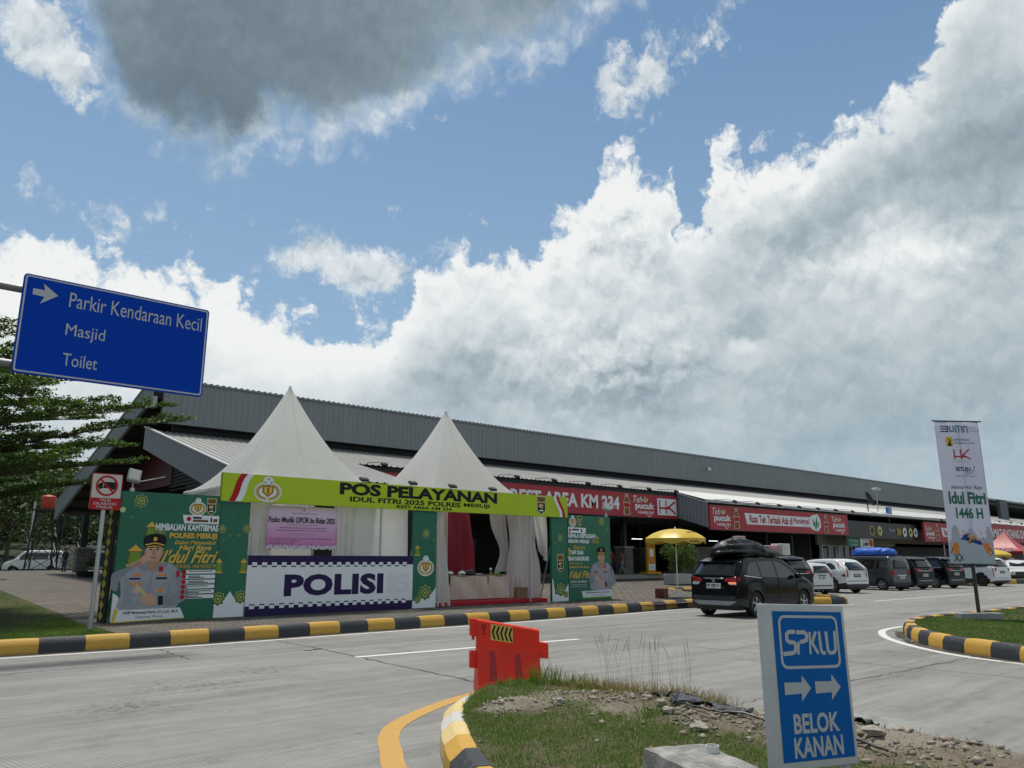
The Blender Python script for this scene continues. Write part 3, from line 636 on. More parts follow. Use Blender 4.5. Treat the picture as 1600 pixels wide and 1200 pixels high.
# --- road markings
def strip(path, w, m, name, z=.004, per=10, jag=0.0):
    P = catmull([(x,y,0) for x,y in path], per) if per > 1 else [Vector((x,y,0)) for x,y in path]; mb = MB().mat(m); G = []
    for i, p in enumerate(P):
        q = (P[min(i+1,len(P)-1)] - P[max(i-1,0)]).normalized(); nv = Vector((-q.y, q.x, 0))
        j = random.uniform(-jag, jag); k_ = 1 + random.uniform(-.5,.5)*(jag > 0)
        G.append([p + nv*(w/2*k_+j) + Vector((0,0,z)), p - nv*(w/2*k_-j) + Vector((0,0,z))])
    mb.grid(G); return tag(mb.build(name, None, fix=False), kind='structure')
gut_m = m_soil('gutter_dirt', (.085,.078,.066), (.055,.05,.043), (.12,.11,.095), 2.0)
strip([(x, y-.06) for x, y in main_kerb[1:10]], .14, gut_m, 'gutter_dirt', z=.006, jag=.02)
strip([(14.72,2.9),(15.07,4.32),(15.53,5.24),(16.23,6.30),(17.14,7.12),(18.26,7.83),(19.57,8.43)], .18, gut_m, 'gutter_dirt', z=.006, jag=.03)
off = [(x, y-.36) for x, y in main_kerb[2:10]]; off += [(26.8,17.25),(28.1,16.2),(28.9,15.1),(30.0,14.5)]
strip(off, .13, wline_m, 'edge_line')
strip([(33,15.1),(38,15.2),(45,15.3)], .13, wline_m, 'edge_line', per=2)
strip([(7.38,12.52),(12.6,12.18)], .17, wline_m, 'lane_line', per=2); strip([(-2.5,12.9),(-9,13.3)], .17, wline_m, 'lane_line', per=2)
strip([(6.78,8.25),(6.0,7.96),(5.35,7.62),(4.75,7.20),(4.38,6.76),(4.10,6.28),(3.80,5.75),(3.3,4.6),(2.9,3.0)], .20, yline_m, 'edge_line')
strip([(14.6,3.2),(15.05,4.55),(15.48,5.66),(16.45,6.82),(17.6,7.80),(18.7,8.45),(19.7,8.85),(20.7,8.98),(21.6,8.98)], .16, wline_m, 'edge_line')
def jl(a, c, n, amp, seed):
    q = random.Random(seed); return [(a[0]+(c[0]-a[0])*i/n + q.uniform(-amp,amp), a[1]+(c[1]-a[1])*i/n + q.uniform(-amp,amp)) for i in range(n+1)]
for i, (a, c, amp, w_, jg) in enumerate([((7.58,16.4),(7.58,14.1),.03,.022,.012),((7.55,14.1),(7.18,8.9),.03,.035,.014),((5.23,16.2),(5.09,14.05),.05,.018,.012),((-14,14.12),(40,14.05),.012,.014,.006),((7.6,14.15),(7.2,14.0),.06,.05,.02),
        ((11.0,5.55),(15.2,5.45),.03,.018,.012),((13.1,14),(13.3,2),.02,.012,.006),((7.9,5.6),(11.1,5.56),.04,.012,.008),((19.5,14),(19.2,8.9),.02,.012,.006),((14,10.2),(40,10.35),.02,.012,.006),((1.6,16.2),(1.4,8),.03,.016,.01),((26,14),(26.2,9),.02,.015,.006),((33,14),(33.2,9),.02,.015,.006)]):
    strip(jl(a, c, 26, amp, i), w_, seal_m, 'road_joint', z=.003, per=1, jag=jg)
# --- right-hand island
ri = [(14.8,2.9),(15.15,4.3),(15.61,5.2),(16.3,6.25),(17.2,7.05),(18.3,7.75),(19.6,8.35),(20.6,8.62),(21.9,8.75),(25.3,8.60),(30,8.45),(38,8.3)]
kerb(list(reversed(ri)), .62, [kb, ky], .26, .26, seed=21, ch=.06)
rpoly = [(p.x, p.y) for p in catmull([(x,y,0) for x,y in ri], 4)]; rin = shrink(rpoly, .22) + [(38,-6),(14.8,-6)]
b = MB(); b.poly([(x,y,.22) for x,y in rin]); tag(b.build('island_lawn', lawn_m, fix=False), kind='structure')
r = np.random.RandomState(31); N = 60000; X = np.concatenate([r.uniform(14.9,22,N), r.uniform(22,38,N//2)]); Y = np.concatenate([r.uniform(2.2,8.7,N), r.uniform(4,8.6,N//2)])
k = poly_in(X, Y, rin) & (r.rand(len(X)) < .35+.65*fbm(X, Y, 1.1, 3)); X, Y = X[k], Y[k]
tag(blades('grass', X, Y, np.full(len(X), .215), .03+.035*r.rand(len(X)), .011, lawn_g, 4, .9), kind='stuff')
r = np.random.RandomState(33); N = 50000; X = np.concatenate([r.uniform(0,4.9,N), r.uniform(1.5,5.7,N//2)]); Y = np.concatenate([r.uniform(17,22,N), r.uniform(22,37,N//2)])
k = (X < 4.85+.02*(Y-17)) & (X/np.maximum(Y,1) > .12) & (r.rand(len(X)) < .35+.65*fbm(X, Y, 1.1, 3)); X, Y = X[k], Y[k]
tag(blades('grass', X, Y, np.interp(Y, [17,20.8,27.5,37.5], [.19,.2,.33,.53]), .03+.05*r.rand(len(X)), .010, grass_m, 6, .9), kind='stuff')
# ---------------------------------------------------------------- the rest-area hall
def m_metal_sheet(name, col, var=.1, rough=.5, streak=.25):
    m, g, b = raw_mat(name); p = world_pos(g); sp = g.node('ShaderNodeSeparateXYZ'); g.put(sp.inputs[0], p)
    n = g.noise(p, .8, 5, .6); st = g.noise(g.comb(g.m('MULTIPLY', sp.outputs[0], 3.0), g.m('MULTIPLY', sp.outputs[1], .4), g.m('MULTIPLY', sp.outputs[2], .25)), 1.0, 5, .65)
    panel = g.noise(g.comb(g.m('FLOOR', g.m('MULTIPLY', sp.outputs[0], 1.0)), 0, 0), 7.3, 0, 0)
    k = g.m('ADD', 1 - streak/2 - var/2, g.m('ADD', g.m('MULTIPLY', st, streak), g.m('MULTIPLY', n, var))); k = g.m('ADD', k, g.m('MULTIPLY', g.m('SUBTRACT', panel, .5), .14))
    g.put(b.inputs['Base Color'], g.scale(col, k)); b.inputs['Roughness'].default_value = rough; b.inputs['Metallic'].default_value = .0; b.inputs['Specular IOR Level'].default_value = .45
    return m
clad = m_metal_sheet('grey_cladding', (.205,.222,.235)); roof_g = m_metal_sheet('weathered_roof_sheet', (.27,.27,.262), .3, .55, .5); roof_w = m_metal_sheet('white_roof_sheet', (.40,.41,.41), .12, .5, .2)
dark_m = M('louvre_and_opening_shade', (.012,.013,.016), .6, var=.2); maroon = m_metal_sheet('maroon_cladding', (.060,.010,.014)); inner = M('dark_interior', (.085,.083,.08), .85, var=.3, scale=1); soffit = M('soffit_black', (.022,.022,.024), .8)
conc = M('grey_concrete', (.27,.265,.25), .85, var=.25, scale=2.5, bump=.4); beige = M('beige_panel', (.30,.275,.235), .7, var=.15); tan = M('tan_shutter', (.16,.135,.105), .7, var=.2, scale=1.5)
def m_brick_pillar():
    m, g, b = raw_mat('stone_cladding'); p = world_pos(g); sp = g.node('ShaderNodeSeparateXYZ'); g.put(sp.inputs[0], p)
    v = g.comb(g.m('ADD', sp.outputs[0], sp.outputs[1]), sp.outputs[2], 0.0); br = g.node('ShaderNodeTexBrick'); g.put(br.inputs['Vector'], v); br.inputs['Scale'].default_value = 1
    br.inputs['Brick Width'].default_value = .32; br.inputs['Row Height'].default_value = .13; br.inputs['Mortar Size'].default_value = .012
    br.inputs['Color1'].default_value = (.16,.155,.145,1); br.inputs['Color2'].default_value = (.10,.098,.092,1); br.inputs['Mortar'].default_value = (.04,.04,.04,1)
    g.put(b.inputs['Base Color'], g.scale(br.outputs[0], g.m('ADD', .6, g.m('MULTIPLY', g.noise(p, 4, 4, .6), .8)))); b.inputs['Roughness'].default_value = .85; return m
brick = m_brick_pillar()
m, g, b_ = raw_mat('shop_glass'); b_.inputs['Base Color'].default_value = (.012,.018,.018,1); b_.inputs['Roughness'].default_value = .06; b_.inputs['Specular IOR Level'].default_value = .6; shop_glass = m
hall = thing('rest_area_hall', 'long grey metal hall with saltbox roof, clerestory fascia and dark open front behind the tents', 'building', (44, 38, 0))
HO = Vector((44, 38, 0))
class LB(MB):
    # mesh given in world coordinates, stored relative to its thing
    def __init__(s, org): super().__init__(); s.org = Vector(org)
    def build(s, *a, **k):
        s.v = [tuple(Vector(v) - s.org) for v in s.v]; return super().build(*a, **k)
def ribbed(x0, x1, P, Q, step=.30, h=.028, off=(0,-1,0)):
    # trapezoid-rib sheet between rails P(x) and Q(x)
    rail = []; x = x0
    while x < x1 - 1e-6:
        for f, d in ((0,0),(.62,0),(.72,1),(.90,1)):
            xx = x + f*step
            if xx < x1: rail.append((xx, d))
        x += step
    rail.append((x1, 0)); o = Vector(off)*h
    return [[Vector(P(xx)) + o*d, Vector(Q(xx)) + o*d] for xx, d in rail]
mb = LB(HO).mat(clad); mb.grid(ribbed(11.5, 112, lambda x: (x,38,8.0), lambda x: (x,38,10.0))); mb.grid([[(11.5,38,8.0),(11.5,38,10)],[(11.5,38.25,8.0),(11.5,38.25,10)]]); mb.build('clerestory_fascia', None, hall, fix=False)
mb = LB(HO).mat(clad); mb.box((11.4,37.9,9.98),(112,38.3,10.06)); mb.box((11.5,37.95,7.94),(112,38.2,8.0))
for i in range(330): mb.box((11.45+i*.305,37.87,10.06),(11.55+i*.305,38.1,10.10))
mb.build('ridge_cap', None, hall)
mb = LB(HO).mat(dark_m); mb.box((12.2,38.55,7.3),(111.5,38.75,9.6))
for k in range(4): mb.box((12.2,38.40,7.45+k*.14),(111.5,38.56,7.49+k*.14))
mb.build('clerestory_louvre', None, hall)
def zr(y): return 5.55 + (y-30.7)*(7.62-5.55)/(38.6-30.7)
mb = LB(HO).mat(roof_g)
mb.grid(ribbed(11.0, 19.0, lambda x: (x,27.5,zr(27.5)), lambda x: (x,38.6,zr(38.6)), .35, .04, (0,0,1)))
mb.grid(ribbed(19.0, 44.15, lambda x: (x,33.02,zr(33.02)), lambda x: (x,38.6,zr(38.6)), .35, .04, (0,0,1)))
mb.grid(ribbed(44.15, 150, lambda x: (x,33.6,zr(33.6)), lambda x: (x,38.6,zr(38.6)), .35, .04, (0,0,1)))
mb.build('lower_roof', None, hall, fix=False)
mb = LB(HO).mat(roof_w); mb.grid(ribbed(44.1, 150, lambda x: (x,30.75,zr(30.7)+.02), lambda x: (x,33.7,zr(33.7)+.06), .35, .03, (0,0,1))); mb.box((44.1,30.62,zr(30.7)-.16),(150,30.76,zr(30.7)+.03)); mb.build('white_eave_roof', None, hall, fix=False)
# sheet barge boards
def barge(x, a, c, d0, d1, th=.12, name='barge_board'):
    mb = LB(HO).mat(clad); n = int((Vector(c)-Vector(a)).length/.3); A = Vector((x,)+a); C = Vector((x,)+c); G = []
    for i in range(n+1):
        for f, k_ in ((0,0),(.66,0),(.76,1),(.92,1)):
            t = (i+f)/n
            if t > 1: continue
            p = A.lerp(C, t); d = d0+(d1-d0)*t; G.append([p + Vector((-.025*k_,0,0)), p + Vector((-.025*k_,0,-d))])
    mb.grid(G); mb.prism([A + Vector((.02,0,0)), C + Vector((.02,0,0)), C + Vector((.02,0,-d1)), A + Vector((.02,0,-d0))], None, (th,0,0))
    mb.mat(roof_w); mb.bar(A + Vector((.03,0,.03)), C + Vector((.03,0,.03)), .2, .05); mb.build(name, None, hall, fix=False)
barge(10.95, (38.5, zr(38.5)+.12), (27.4, zr(27.4)+.12), 1.0, 1.15)
barge(44.08, (33.05, 6.1), (30.68, 5.35), 1.65, 1.6)
barge(10.9, (38.1, 9.95), (54.8, 5.05), 1.05, 1.0)
mb = LB(HO).mat(clad); mb.prism([(10.95,38.2,10.0),(10.95,54.8,5.1),(10.95,54.8,4.9),(10.95,38.2,9.8)], None, (139,0,0)); mb.build('rear_roof', None, hall)
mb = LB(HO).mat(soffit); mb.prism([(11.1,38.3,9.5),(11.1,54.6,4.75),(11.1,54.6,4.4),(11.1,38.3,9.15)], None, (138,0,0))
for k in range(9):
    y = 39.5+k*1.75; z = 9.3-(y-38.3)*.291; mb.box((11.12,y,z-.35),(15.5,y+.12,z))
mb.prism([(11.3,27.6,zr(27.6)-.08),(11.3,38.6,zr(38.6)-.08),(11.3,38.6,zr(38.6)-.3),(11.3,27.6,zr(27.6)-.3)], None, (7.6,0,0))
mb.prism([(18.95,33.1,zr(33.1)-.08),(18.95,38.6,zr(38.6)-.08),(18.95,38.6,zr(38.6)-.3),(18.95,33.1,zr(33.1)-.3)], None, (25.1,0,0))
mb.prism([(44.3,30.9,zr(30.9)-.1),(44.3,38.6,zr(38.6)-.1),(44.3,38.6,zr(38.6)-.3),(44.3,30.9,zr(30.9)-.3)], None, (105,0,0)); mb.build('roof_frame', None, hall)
mb = LB(HO).mat(maroon); mb.grid([[p[0], p[1]] for p in [((13.0,40.9+i*.25,5.3),(13.0,40.9+i*.25,9.0-(40.9+i*.25-38.3)*.291)) for i in range(38)]]); mb.box((13.0,40.6,5.3),(13.25,40.9,8.6)); mb.build('gable_wall', None, hall, fix=False)
mb = LB(HO).mat(dark_m); mb.box((13.1,38.7,5.2),(13.3,40.8,8.2)); mb.box((13.1,33.5,4.9),(13.3,38.7,6.0))
for k in range(18): mb.box((13.02,33.5 if k < 5 else 38.7,5.0+k*.17),(13.12,40.7,5.05+k*.17))
mb.build('gable_louvre', None, hall)
# floor slab, inner walls
mb = LB(HO).mat(conc); mb.box((12.6,40,.3),(40,58,.74)); mb.box((36,34.2,.3),(149,56,.72)); mb.build('floor_slab', None, hall)
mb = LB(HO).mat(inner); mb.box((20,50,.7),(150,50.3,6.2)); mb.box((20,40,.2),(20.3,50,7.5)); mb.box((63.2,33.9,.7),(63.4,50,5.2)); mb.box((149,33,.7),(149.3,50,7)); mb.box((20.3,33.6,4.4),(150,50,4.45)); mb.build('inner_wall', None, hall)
mb = LB(HO).mat(tan); mb.box((16.0,52,.74),(30,52.2,4.6)); mb.mat(beige); mb.box((14.6,51.2,3.3),(15.6,51.3,4.35)); mb.box((16.2,51.5,3.4),(16.8,51.6,4.3)); mb.build('gable_shutter', None, hall)
for (x, y, zz, w_, top) in ((13.0,56.2,.72,.75,2.35),(40.9,35.2,.7,.85,2.45),(46.9,35.2,.7,1.1,2.45),(43.2,39.5,.7,.9,2.5),(49.5,41,.7,.9,2.5),(37,41,.7,.9,2.5),(58.5,35.2,.7,.9,2.45),(13.2,48.8,.72,.75,2.35)):
    pl = LB(HO).mat(brick); pl.box((x-w_/2,y-w_/2,zz),(x+w_/2,y+w_/2,top)); po = pl.build('pillar', None, hall, bevel=.012)
    c_ = LB(HO).mat(conc); c_.box((x-w_/2-.05,y-w_/2-.05,top),(x+w_/2+.05,y+w_/2+.05,top+.09)); c_.build('pillar_cap', None, po)
    c_ = LB(HO).mat(dark_steel); c_.box((x-.16,y-.16,top+.09),(x+.16,y+.16,4.6 if y > 34 else 5)); c_.build('post', None, po)
# shop fronts
for x0, x1, y, z1, m_ in ((48.2,50.8,36.5,2.3,conc),(51.6,54.5,37.5,2.6,beige),(55.9,58.0,36.4,2.1,conc),(59.2,62.6,37.0,2.6,beige),(21,30,44,2.6,tan),(31,36,45,3.0,beige)):
    mb = LB(HO).mat(m_); mb.box((x0,y,.7),(x1,y+.2,z1)); mb.mat(white if m_ is conc else conc); mb.box((x0-.05,y-.06,z1),(x1+.05,y+.26,z1+.08)); mb.mat(dark_steel); mb.box((x0+.3,y-.02,z1*.55),(x0+.9,y+.01,z1*.62)); mb.build('stall_wall', None, hall)
lit, g_l, b_l = raw_mat('tube_light'); b_l.inputs['Emission Color'].default_value = (.9,1,1,1); b_l.inputs['Emission Strength'].default_value = 1.2
for x, y in ((39.7,36.5),(42.5,40.5),(47.5,39.5),(52.5,39.5),(57.5,39.5)): mb = LB(HO).mat(lit); mb.box((x-.6,y,3.2),(x+.6,y+.06,3.25)); mb.build('tube_lamp', None, hall)
mb = LB(HO).mat(beige); mb.box((63.4,33.3,2.9),(149,33.5,4.6)); mb.box((63.4,33.28,.7),(78,33.5,1.35)); mb.build('shop_wall', None, hall)
for x0, x1 in ((64.0,66.3),(66.9,69.2),(69.8,73.4),(73.8,77.4)):
    f = LB(HO).mat(white if x0 < 69 else dark_steel); f.box((x0-.12,33.2,1.35),(x0,33.45,2.9)); f.box((x1,33.2,1.35),(x1+.12,33.45,2.9)); f.box((x0,33.2,2.8),(x1,33.4,2.9)); f.box(((x0+x1)/2-.04,33.22,1.35),((x0+x1)/2+.04,33.4,2.8)); fo = f.build('shop_window', None, hall)
    p_ = LB(HO).mat(shop_glass); p_.box((x0,33.32,1.36),(x1,33.36,2.8)); p_.build('pane', None, fo)
mb = LB(HO).mat(dark_m); mb.box((78.3,33.3,.7),(149,33.45,3.2)); mb.build('shop_opening_shade', None, hall)  # solid dark slab, its colour stands for the shade inside the shops
for x in (55.5, 84.5, 92, 101):
    mb = LB(HO).mat(steel if x == 84.5 else dark_steel); mb.tube([(x,31.2,.3),(x,31.2,4.9)], .07, 10); mb.build('post', None, hall)
for i, (x, y) in enumerate(((42,37),(43.5,39),(45,37.5),(46,40),(48,38),(47,36.4),(50,39),(52,37.5),(41,42),(44,42.5))):
    pass
# small fittings on the hall
def onm(name, lab, cat, org, f, group=None):
    t = thing(name, lab, cat, org, 0, group); f(t, Vector(org)); return t
def cctv(t, o):
    a = MB().mat(white); a.tube([(0,.05,0),(0,-.25,0),(0,-.25,-.12)], .02, 6); a.build('bracket', None, t); a = MB().mat(white); a.box((-.3,-.36,-.28),(.12,-.18,-.12)); a.build('camera_body', None, t, bevel=.03); a = MB().mat(black_plastic); a.lathe([(0,-.302),(.07,-.302),(.07,-.36)], (0,-.27,-.2), 12, 'X'); a.build('lens', None, t)
onm('security_camera', 'small white security camera on the grey fascia above the roof', 'camera', (54.8,37.94,9.15), cctv)
def gflood(t, o):
    a = MB().mat(dark_steel); a.tube([(.25,.3,.3),(0,0,.1)], .03, 6); a.build('bracket', None, t); a = MB().mat(M('lamp_grey', (.35,.36,.36), .4)); a.box((-.12,-.2,-.35),(.12,.2,.2)); a.build('lamp_housing', None, t, bevel=.04)
onm('floodlight', 'pale floodlight hanging under the gable peak of the hall', 'floodlight', (11.15,38.35,9.0), gflood)
def dish(t, o):
    a = MB().mat(dark_steel); a.tube([(0,0,-1.3),(0,0,.1)], .05, 8); a.bar((0,0,-.2),(.9,-.2,.5),.04,.04); a.build('mast', None, t)
    a = MB().mat(M('dish_grey', (.018,.019,.021), .6, spec=.2)); mt = Matrix.Translation((-.05,-.1,.25)) @ Matrix.Rotation(radians(60), 4, 'X') @ Matrix.Rotation(radians(35), 4, 'Y')
    a.lathe([(.7,.20),(.55,.11),(.38,.05),(.2,.015),(0.01,0)], (0,0,0), 24, 'Z', mt); a.build('reflector', None, t, smooth=True)
onm('satellite_dish', 'dark tilted satellite dish at the eave over the black shop fascia', 'satellite dish', (69.6,31.6,6.6), dish)
def rlamp(t, o):
    a = MB().mat(steel); a.tube([(0,0,-1.2),(0.1,0,1.0)], .04, 8); a.build('pole', None, t); a = MB().mat(steel); a.box((-.35,-.3,.95),(.45,.25,1.15)); a.build('lamp_head', None, t, bevel=.04)
onm('roof_lamp', 'grey floodlight on a thin pole above the white eave beside the dish', 'floodlight', (72.2,31.9,6.9), rlamp)
def bluebox(t, o):
    a = MB().mat(M('blue_plate', (.02,.12,.42), .4)); a.box((-.45,-.08,-.3),(.45,.08,.3)); a.build('panel', None, t, bevel=.02); a = MB().mat(steel); a.tube([(0,0,-.3),(0,0.05,-1.0)], .03, 6); a.build('stem', None, t)
    F_ = Face((-.45,-.085,-.3), (1,0,0), (0,0,1), t); F_.ring(.45,.3,.2,.05,c_white); F_.done()
onm('blue_sign', 'small blue sign with white ring over the black shop fascia', 'sign', (73.3,31.4,6.05), bluebox)
# ---------------------------------------------------------------- advertising boards along the eaves
adred = M('advert_red', (.38,.018,.032), .5, var=.08, scale=.6); lampb = M('lamp_black', (.012,.012,.013), .4)
def tea_logo(F, u, v, s, k=2.0, mw=None):
    # drinking-tea wordmark: script Teh with a leaf, heavy pucuk, HARUM below
    mw = mw or c_white; F.begin('logo'); q = s*k
    F.text('Teh', u, v+.62*s, u+.42*q, v+.98*s, mw, 1, bold=.0, shear=.35)
    for a, l in ((70,.34),(100,.40),(130,.34)):
        x, y = u+.60*q, v+.62*s; ca, sa = cos(radians(a)), sin(radians(a)); g_ = [(0,0),(.5,.10),(1,0),(.5,-.10)]
        F.poly([(x+(ca*t-sa*w_)*l*q, y+(sa*t+ca*w_)*l*s) for t, w_ in g_], c_pale, 1)
    F.text('pucuk', u+.08*q, v+.20*s, u+1.0*q, v+.64*s, mw, 1, bold=.035)
    F.text('HARUM', u+.22*q, v+.04*s, u+.95*q, v+.20*s, mw, 1, bold=.02); F.ring(u+.74*q, v+.10*s, .2*s, .035*s, mw, 2, n=12, a0=200, a1=340)
    F.begin('print', False)
def bottle(F, u, v, h):
    F.begin('bottle_picture'); w_ = h*.26; bt = flat('bottle_tea', (.26,.09,.035)); lb_ = flat('bottle_label', (.45,.40,.30))
    F.poly([(u-w_*.9,v),(u+w_*.9,v),(u+w_,v+.1*h),(u+w_*.8,v+.35*h),(u+w_,v+.6*h),(u+w_*.5,v+.85*h),(u+w_*.4,v+h),(u-w_*.4,v+h),(u-w_*.5,v+.85*h),(u-w_,v+.6*h),(u-w_*.8,v+.35*h),(u-w_,v+.1*h)], lb_, 1)
    F.poly([(u-w_*.7,v+.03*h),(u+w_*.7,v+.03*h),(u+w_*.6,v+.33*h),(u-w_*.6,v+.33*h)], bt, 2); F.poly([(u-w_*.8,v+.62*h),(u+w_*.8,v+.62*h),(u+w_*.35,v+.84*h),(u-w_*.35,v+.84*h)], bt, 2); F.rect(u-w_*.75,v+.38*h,u+w_*.75,v+.56*h, c_red, 2)
def hk_logo(F, u0, v0, u1, v1):
    F.begin('logo')
    F.rect(u0, v0, u1, v1, c_white, 1); a = u1-u0; h = v1-v0; R = c_red
    def bar(p, q, w_): F.line([(u0+p[0]*a, v0+p[1]*h), (u0+q[0]*a, v0+q[1]*h)], w_*h, R, 2)
    bar((.12,.08),(.12,.92),.11); bar((.45,.10),(.45,.90),.11); bar((.07,.42),(.62,.42),.11); bar((.50,.42),(.95,.86),.11); bar((.58,.50),(.95,.10),.12); F.begin('print', False)
def spot_arm(t, x, z, y=0.0, reach=1.35, n=0):
    a = MB().mat(lampb); a.tube([(x,y+.25,z-.05),(x,y+.2,z+.36)], .018, 5); a.tube([(x,y+.2,z+.36),(x,y-reach*.6,z+.30),(x,y-reach,z+.18)], .018, 5); a.tube([(x,y+.2,z+.08),(x,y-reach*.55,z+.12)], .014, 5); so = a.build('spotlight', None, t)
    h_ = MB().mat(lampb); h_.box((-.15,-.09,-.06),(.15,.09,.06), Matrix.Translation((x,y-reach,z+.14)) @ Matrix.Rotation(radians(35), 4, 'X')); h_.build('lamp_head', None, so)
def billboard(name, lab, x0, x1, z0, z1, y, lamps, draw):
    t = thing(name, lab, 'billboard', (x0, y, z0)); W_, H_ = x1-x0, z1-z0
    b = MB().mat(adred); b.box((0,0,0),(W_,.18,H_)); b.build('panel', None, t); F = Face((0,0,0), (1,0,0), (0,0,1), t); draw(F, W_, H_); F.done()
    e = MB().mat(dark_steel); e.box((-.03,-.02,-.04),(W_+.03,.2,0)); e.box((-.03,-.02,H_),(W_+.03,.2,H_+.04)); e.build('frame', None, t)
    for k in range(lamps): spot_arm(t, W_*(k+.35)/lamps, H_+.04)
    return t
def d1(F, W_, H_):
    F.text('SELAMAT DATANG DI REST AREA KM 234', 1.6, .38, 22.05, H_-.30, c_white, 1, bold=.035); bottle(F, 22.75, .08, H_-.16); tea_logo(F, 23.4, .16, 1.22, 1.75); hk_logo(F, 25.85, .2, 27.9, H_-.2)
billboard('billboard', 'long red board reading REST AREA KM 234 with a white logo square at its end', 16.0, 44.0, 4.37, 5.87, 33.0, 10, d1)
def d2(F, W_, H_):
    tea_logo(F, .3, .2, 1.25, 1.7); bottle(F, 3.1, .1, H_-.2); F.begin('slogan_panel')
    F.poly([(4.35,.28*H_),(13.0,.30*H_),(13.5,.16*H_),(14.3,.13*H_),(14.7,.35*H_),(14.7,.70*H_),(14.3,.94*H_),(13.5,.88*H_),(13.0,.76*H_),(4.1,.76*H_),(4.2,.55*H_)], c_white, 1)
    lg = flat('leaf_logo', (.06,.22,.09))
    F.poly([(13.85,.2*H_),(13.5,.45*H_),(13.45,.72*H_),(13.8,.5*H_)], lg, 2); F.poly([(13.9,.2*H_),(13.85,.5*H_),(14.1,.85*H_),(14.2,.5*H_)], lg, 2); F.poly([(14.0,.2*H_),(14.25,.5*H_),(14.5,.6*H_),(14.35,.38*H_)], lg, 2)
    F.begin('print', False); F.text('Rasa Teh Terbaik Ada di Pucuknya!', 4.7, .36*H_, 12.95, .70*H_, c_red, 2, bold=.03)
    bottle(F, 15.55, .1, H_-.2); tea_logo(F, 16.5, .2, 1.25, 1.75)
billboard('billboard', 'red board reading Rasa Teh Terbaik Ada di Pucuknya! above the parked white cars', 44.2, 63.4, 3.62, 5.22, 30.55, 7, d2)
billboard('billboard', 'red tea board cut off by the tall white festive banner', 78.5, 91.5, 3.36, 5.16, 30.55, 6, d2)
def d4(F, W_, H_): F.text('SELAMAT DATANG DI REST AREA KM 234', .5, .45, 24.5, H_-.45, c_white, 1, bold=.03)
billboard('billboard', 'red board with white letters DATANG DI RE behind the red peaked tent', 93.0, 121, 3.60, 5.45, 30.3, 8, d4)
# dark fascia over the middle shops
t = thing('shop_sign', 'charcoal shop fascia with round white and yellow icons between the red boards', 'shop sign', (64.0, 31.15, 3.5)); ch = M('charcoal_board', (.022,.023,.025), .45)
b = MB().mat(ch); b.box((0,0,0),(7.9,.2,1.38)); b.box((7.96,.05,0),(14.5,.2,1.38)); b.build('panel', None, t); F = Face((0,0,0),(1,0,0),(0,0,1), t)
for x, m_ in ((5.0,c_yel),(6.5,c_yel),(11.6,c_white),(12.9,c_yel),(14.0,c_white)):
    F.begin('icon'); F.disc(x, .65, .43, m_, 1); F.disc(x, .65, .36, ch if m_ is c_yel and x < 6 else c_white if m_ is c_white else c_pale, 2); F.poly([(x-.2,.5),(x+.18,.55),(x+.1,.85),(x-.15,.75)], c_black, 3)
F.begin('icon')
for q in range(3): F.line([(10.0+q*.3,.95),(10.25+q*.3,.65),(10.0+q*.3,.35)], .1, c_yel, 1)
F.begin('print', False)
F.text('Kopi', 8.35, .55, 9.5, .95, c_bgrey, 1, bold=.02); F.done()
for nm, lab, x0, x1, m1 in (('shop_banner','green cloth banner under the charcoal fascia beside a price banner',64.5,66.8,flat('banner_green',(.03,.17,.10))),('shop_banner','white price banner reading 2.000 above the blue tarpaulin roof load',66.9,69.3,c_white)):
    t = thing(nm, lab, 'banner', (x0, 31.3, 2.72)); b = MB().mat(m1); w_ = x1-x0; b.grid([[(u*w_, .03*sin(u*9), v*.72) for v in (0,.5,1)] for u in at_n(9,0,1)]); o = b.build('cloth', None, t, fix=False); md = o.modifiers.new('th','SOLIDIFY'); md.thickness = .01
    F = Face((0,-.045,0),(1,0,0),(0,0,1), t)
    F.begin('print', False)
    if m1 is c_white: F.text('2.000', .35, .1, 1.45, .42, c_black, 1, bold=.03); F.text('TEH MANIS', .3, .48, 1.5, .66, c_black, 1); F.rect(1.65,.08,2.05,.66, c_red, 1); F.rect(2.1,.1,2.3,.6, c_orange, 1)
    else: F.text('Welcome', .3, .4, 1.9, .6, c_pgrey, 1); F.text('Selamat', .5, .12, 1.7, .32, c_pgrey, 1)
    F.done()
# ---------------------------------------------------------------- police service post: two peaked tents behind a printed front
YF = 20.6; Z0 = .2
def m_cloth(name, col, wr=.5, sc=3.0, rough=.7, trans=.18):
    m, g, b = raw_mat(name); p = world_pos(g); n = g.noise(p, sc, 5, .6, .8); n2 = g.noise(p, .9, 4, .6); n3 = g.noise(p, 25, 3, .6)
    g.put(b.inputs['Base Color'], g.scale(col, g.m('ADD', .80, g.m('ADD', g.m('MULTIPLY', n2, .22), g.m('MULTIPLY', g.m('SUBTRACT', n, .5), .18))))); b.inputs['Roughness'].default_value = rough
    set_bump(g, b, g.m('ADD', n, g.m('MULTIPLY', n3, .08)), wr, .06)
    tr = g.node('ShaderNodeBsdfTranslucent'); tr.inputs[0].default_value = col + (1,) if len(col) == 3 else col
    mx = g.node('ShaderNodeMixShader'); mx.inputs[0].default_value = trans; g.l.new(b.outputs[0], mx.inputs[1]); g.l.new(tr.outputs[0], mx.inputs[2])
    g.l.new(mx.outputs[0], [q for q in g.n if q.type == 'OUTPUT_MATERIAL'][0].inputs[0]); return m
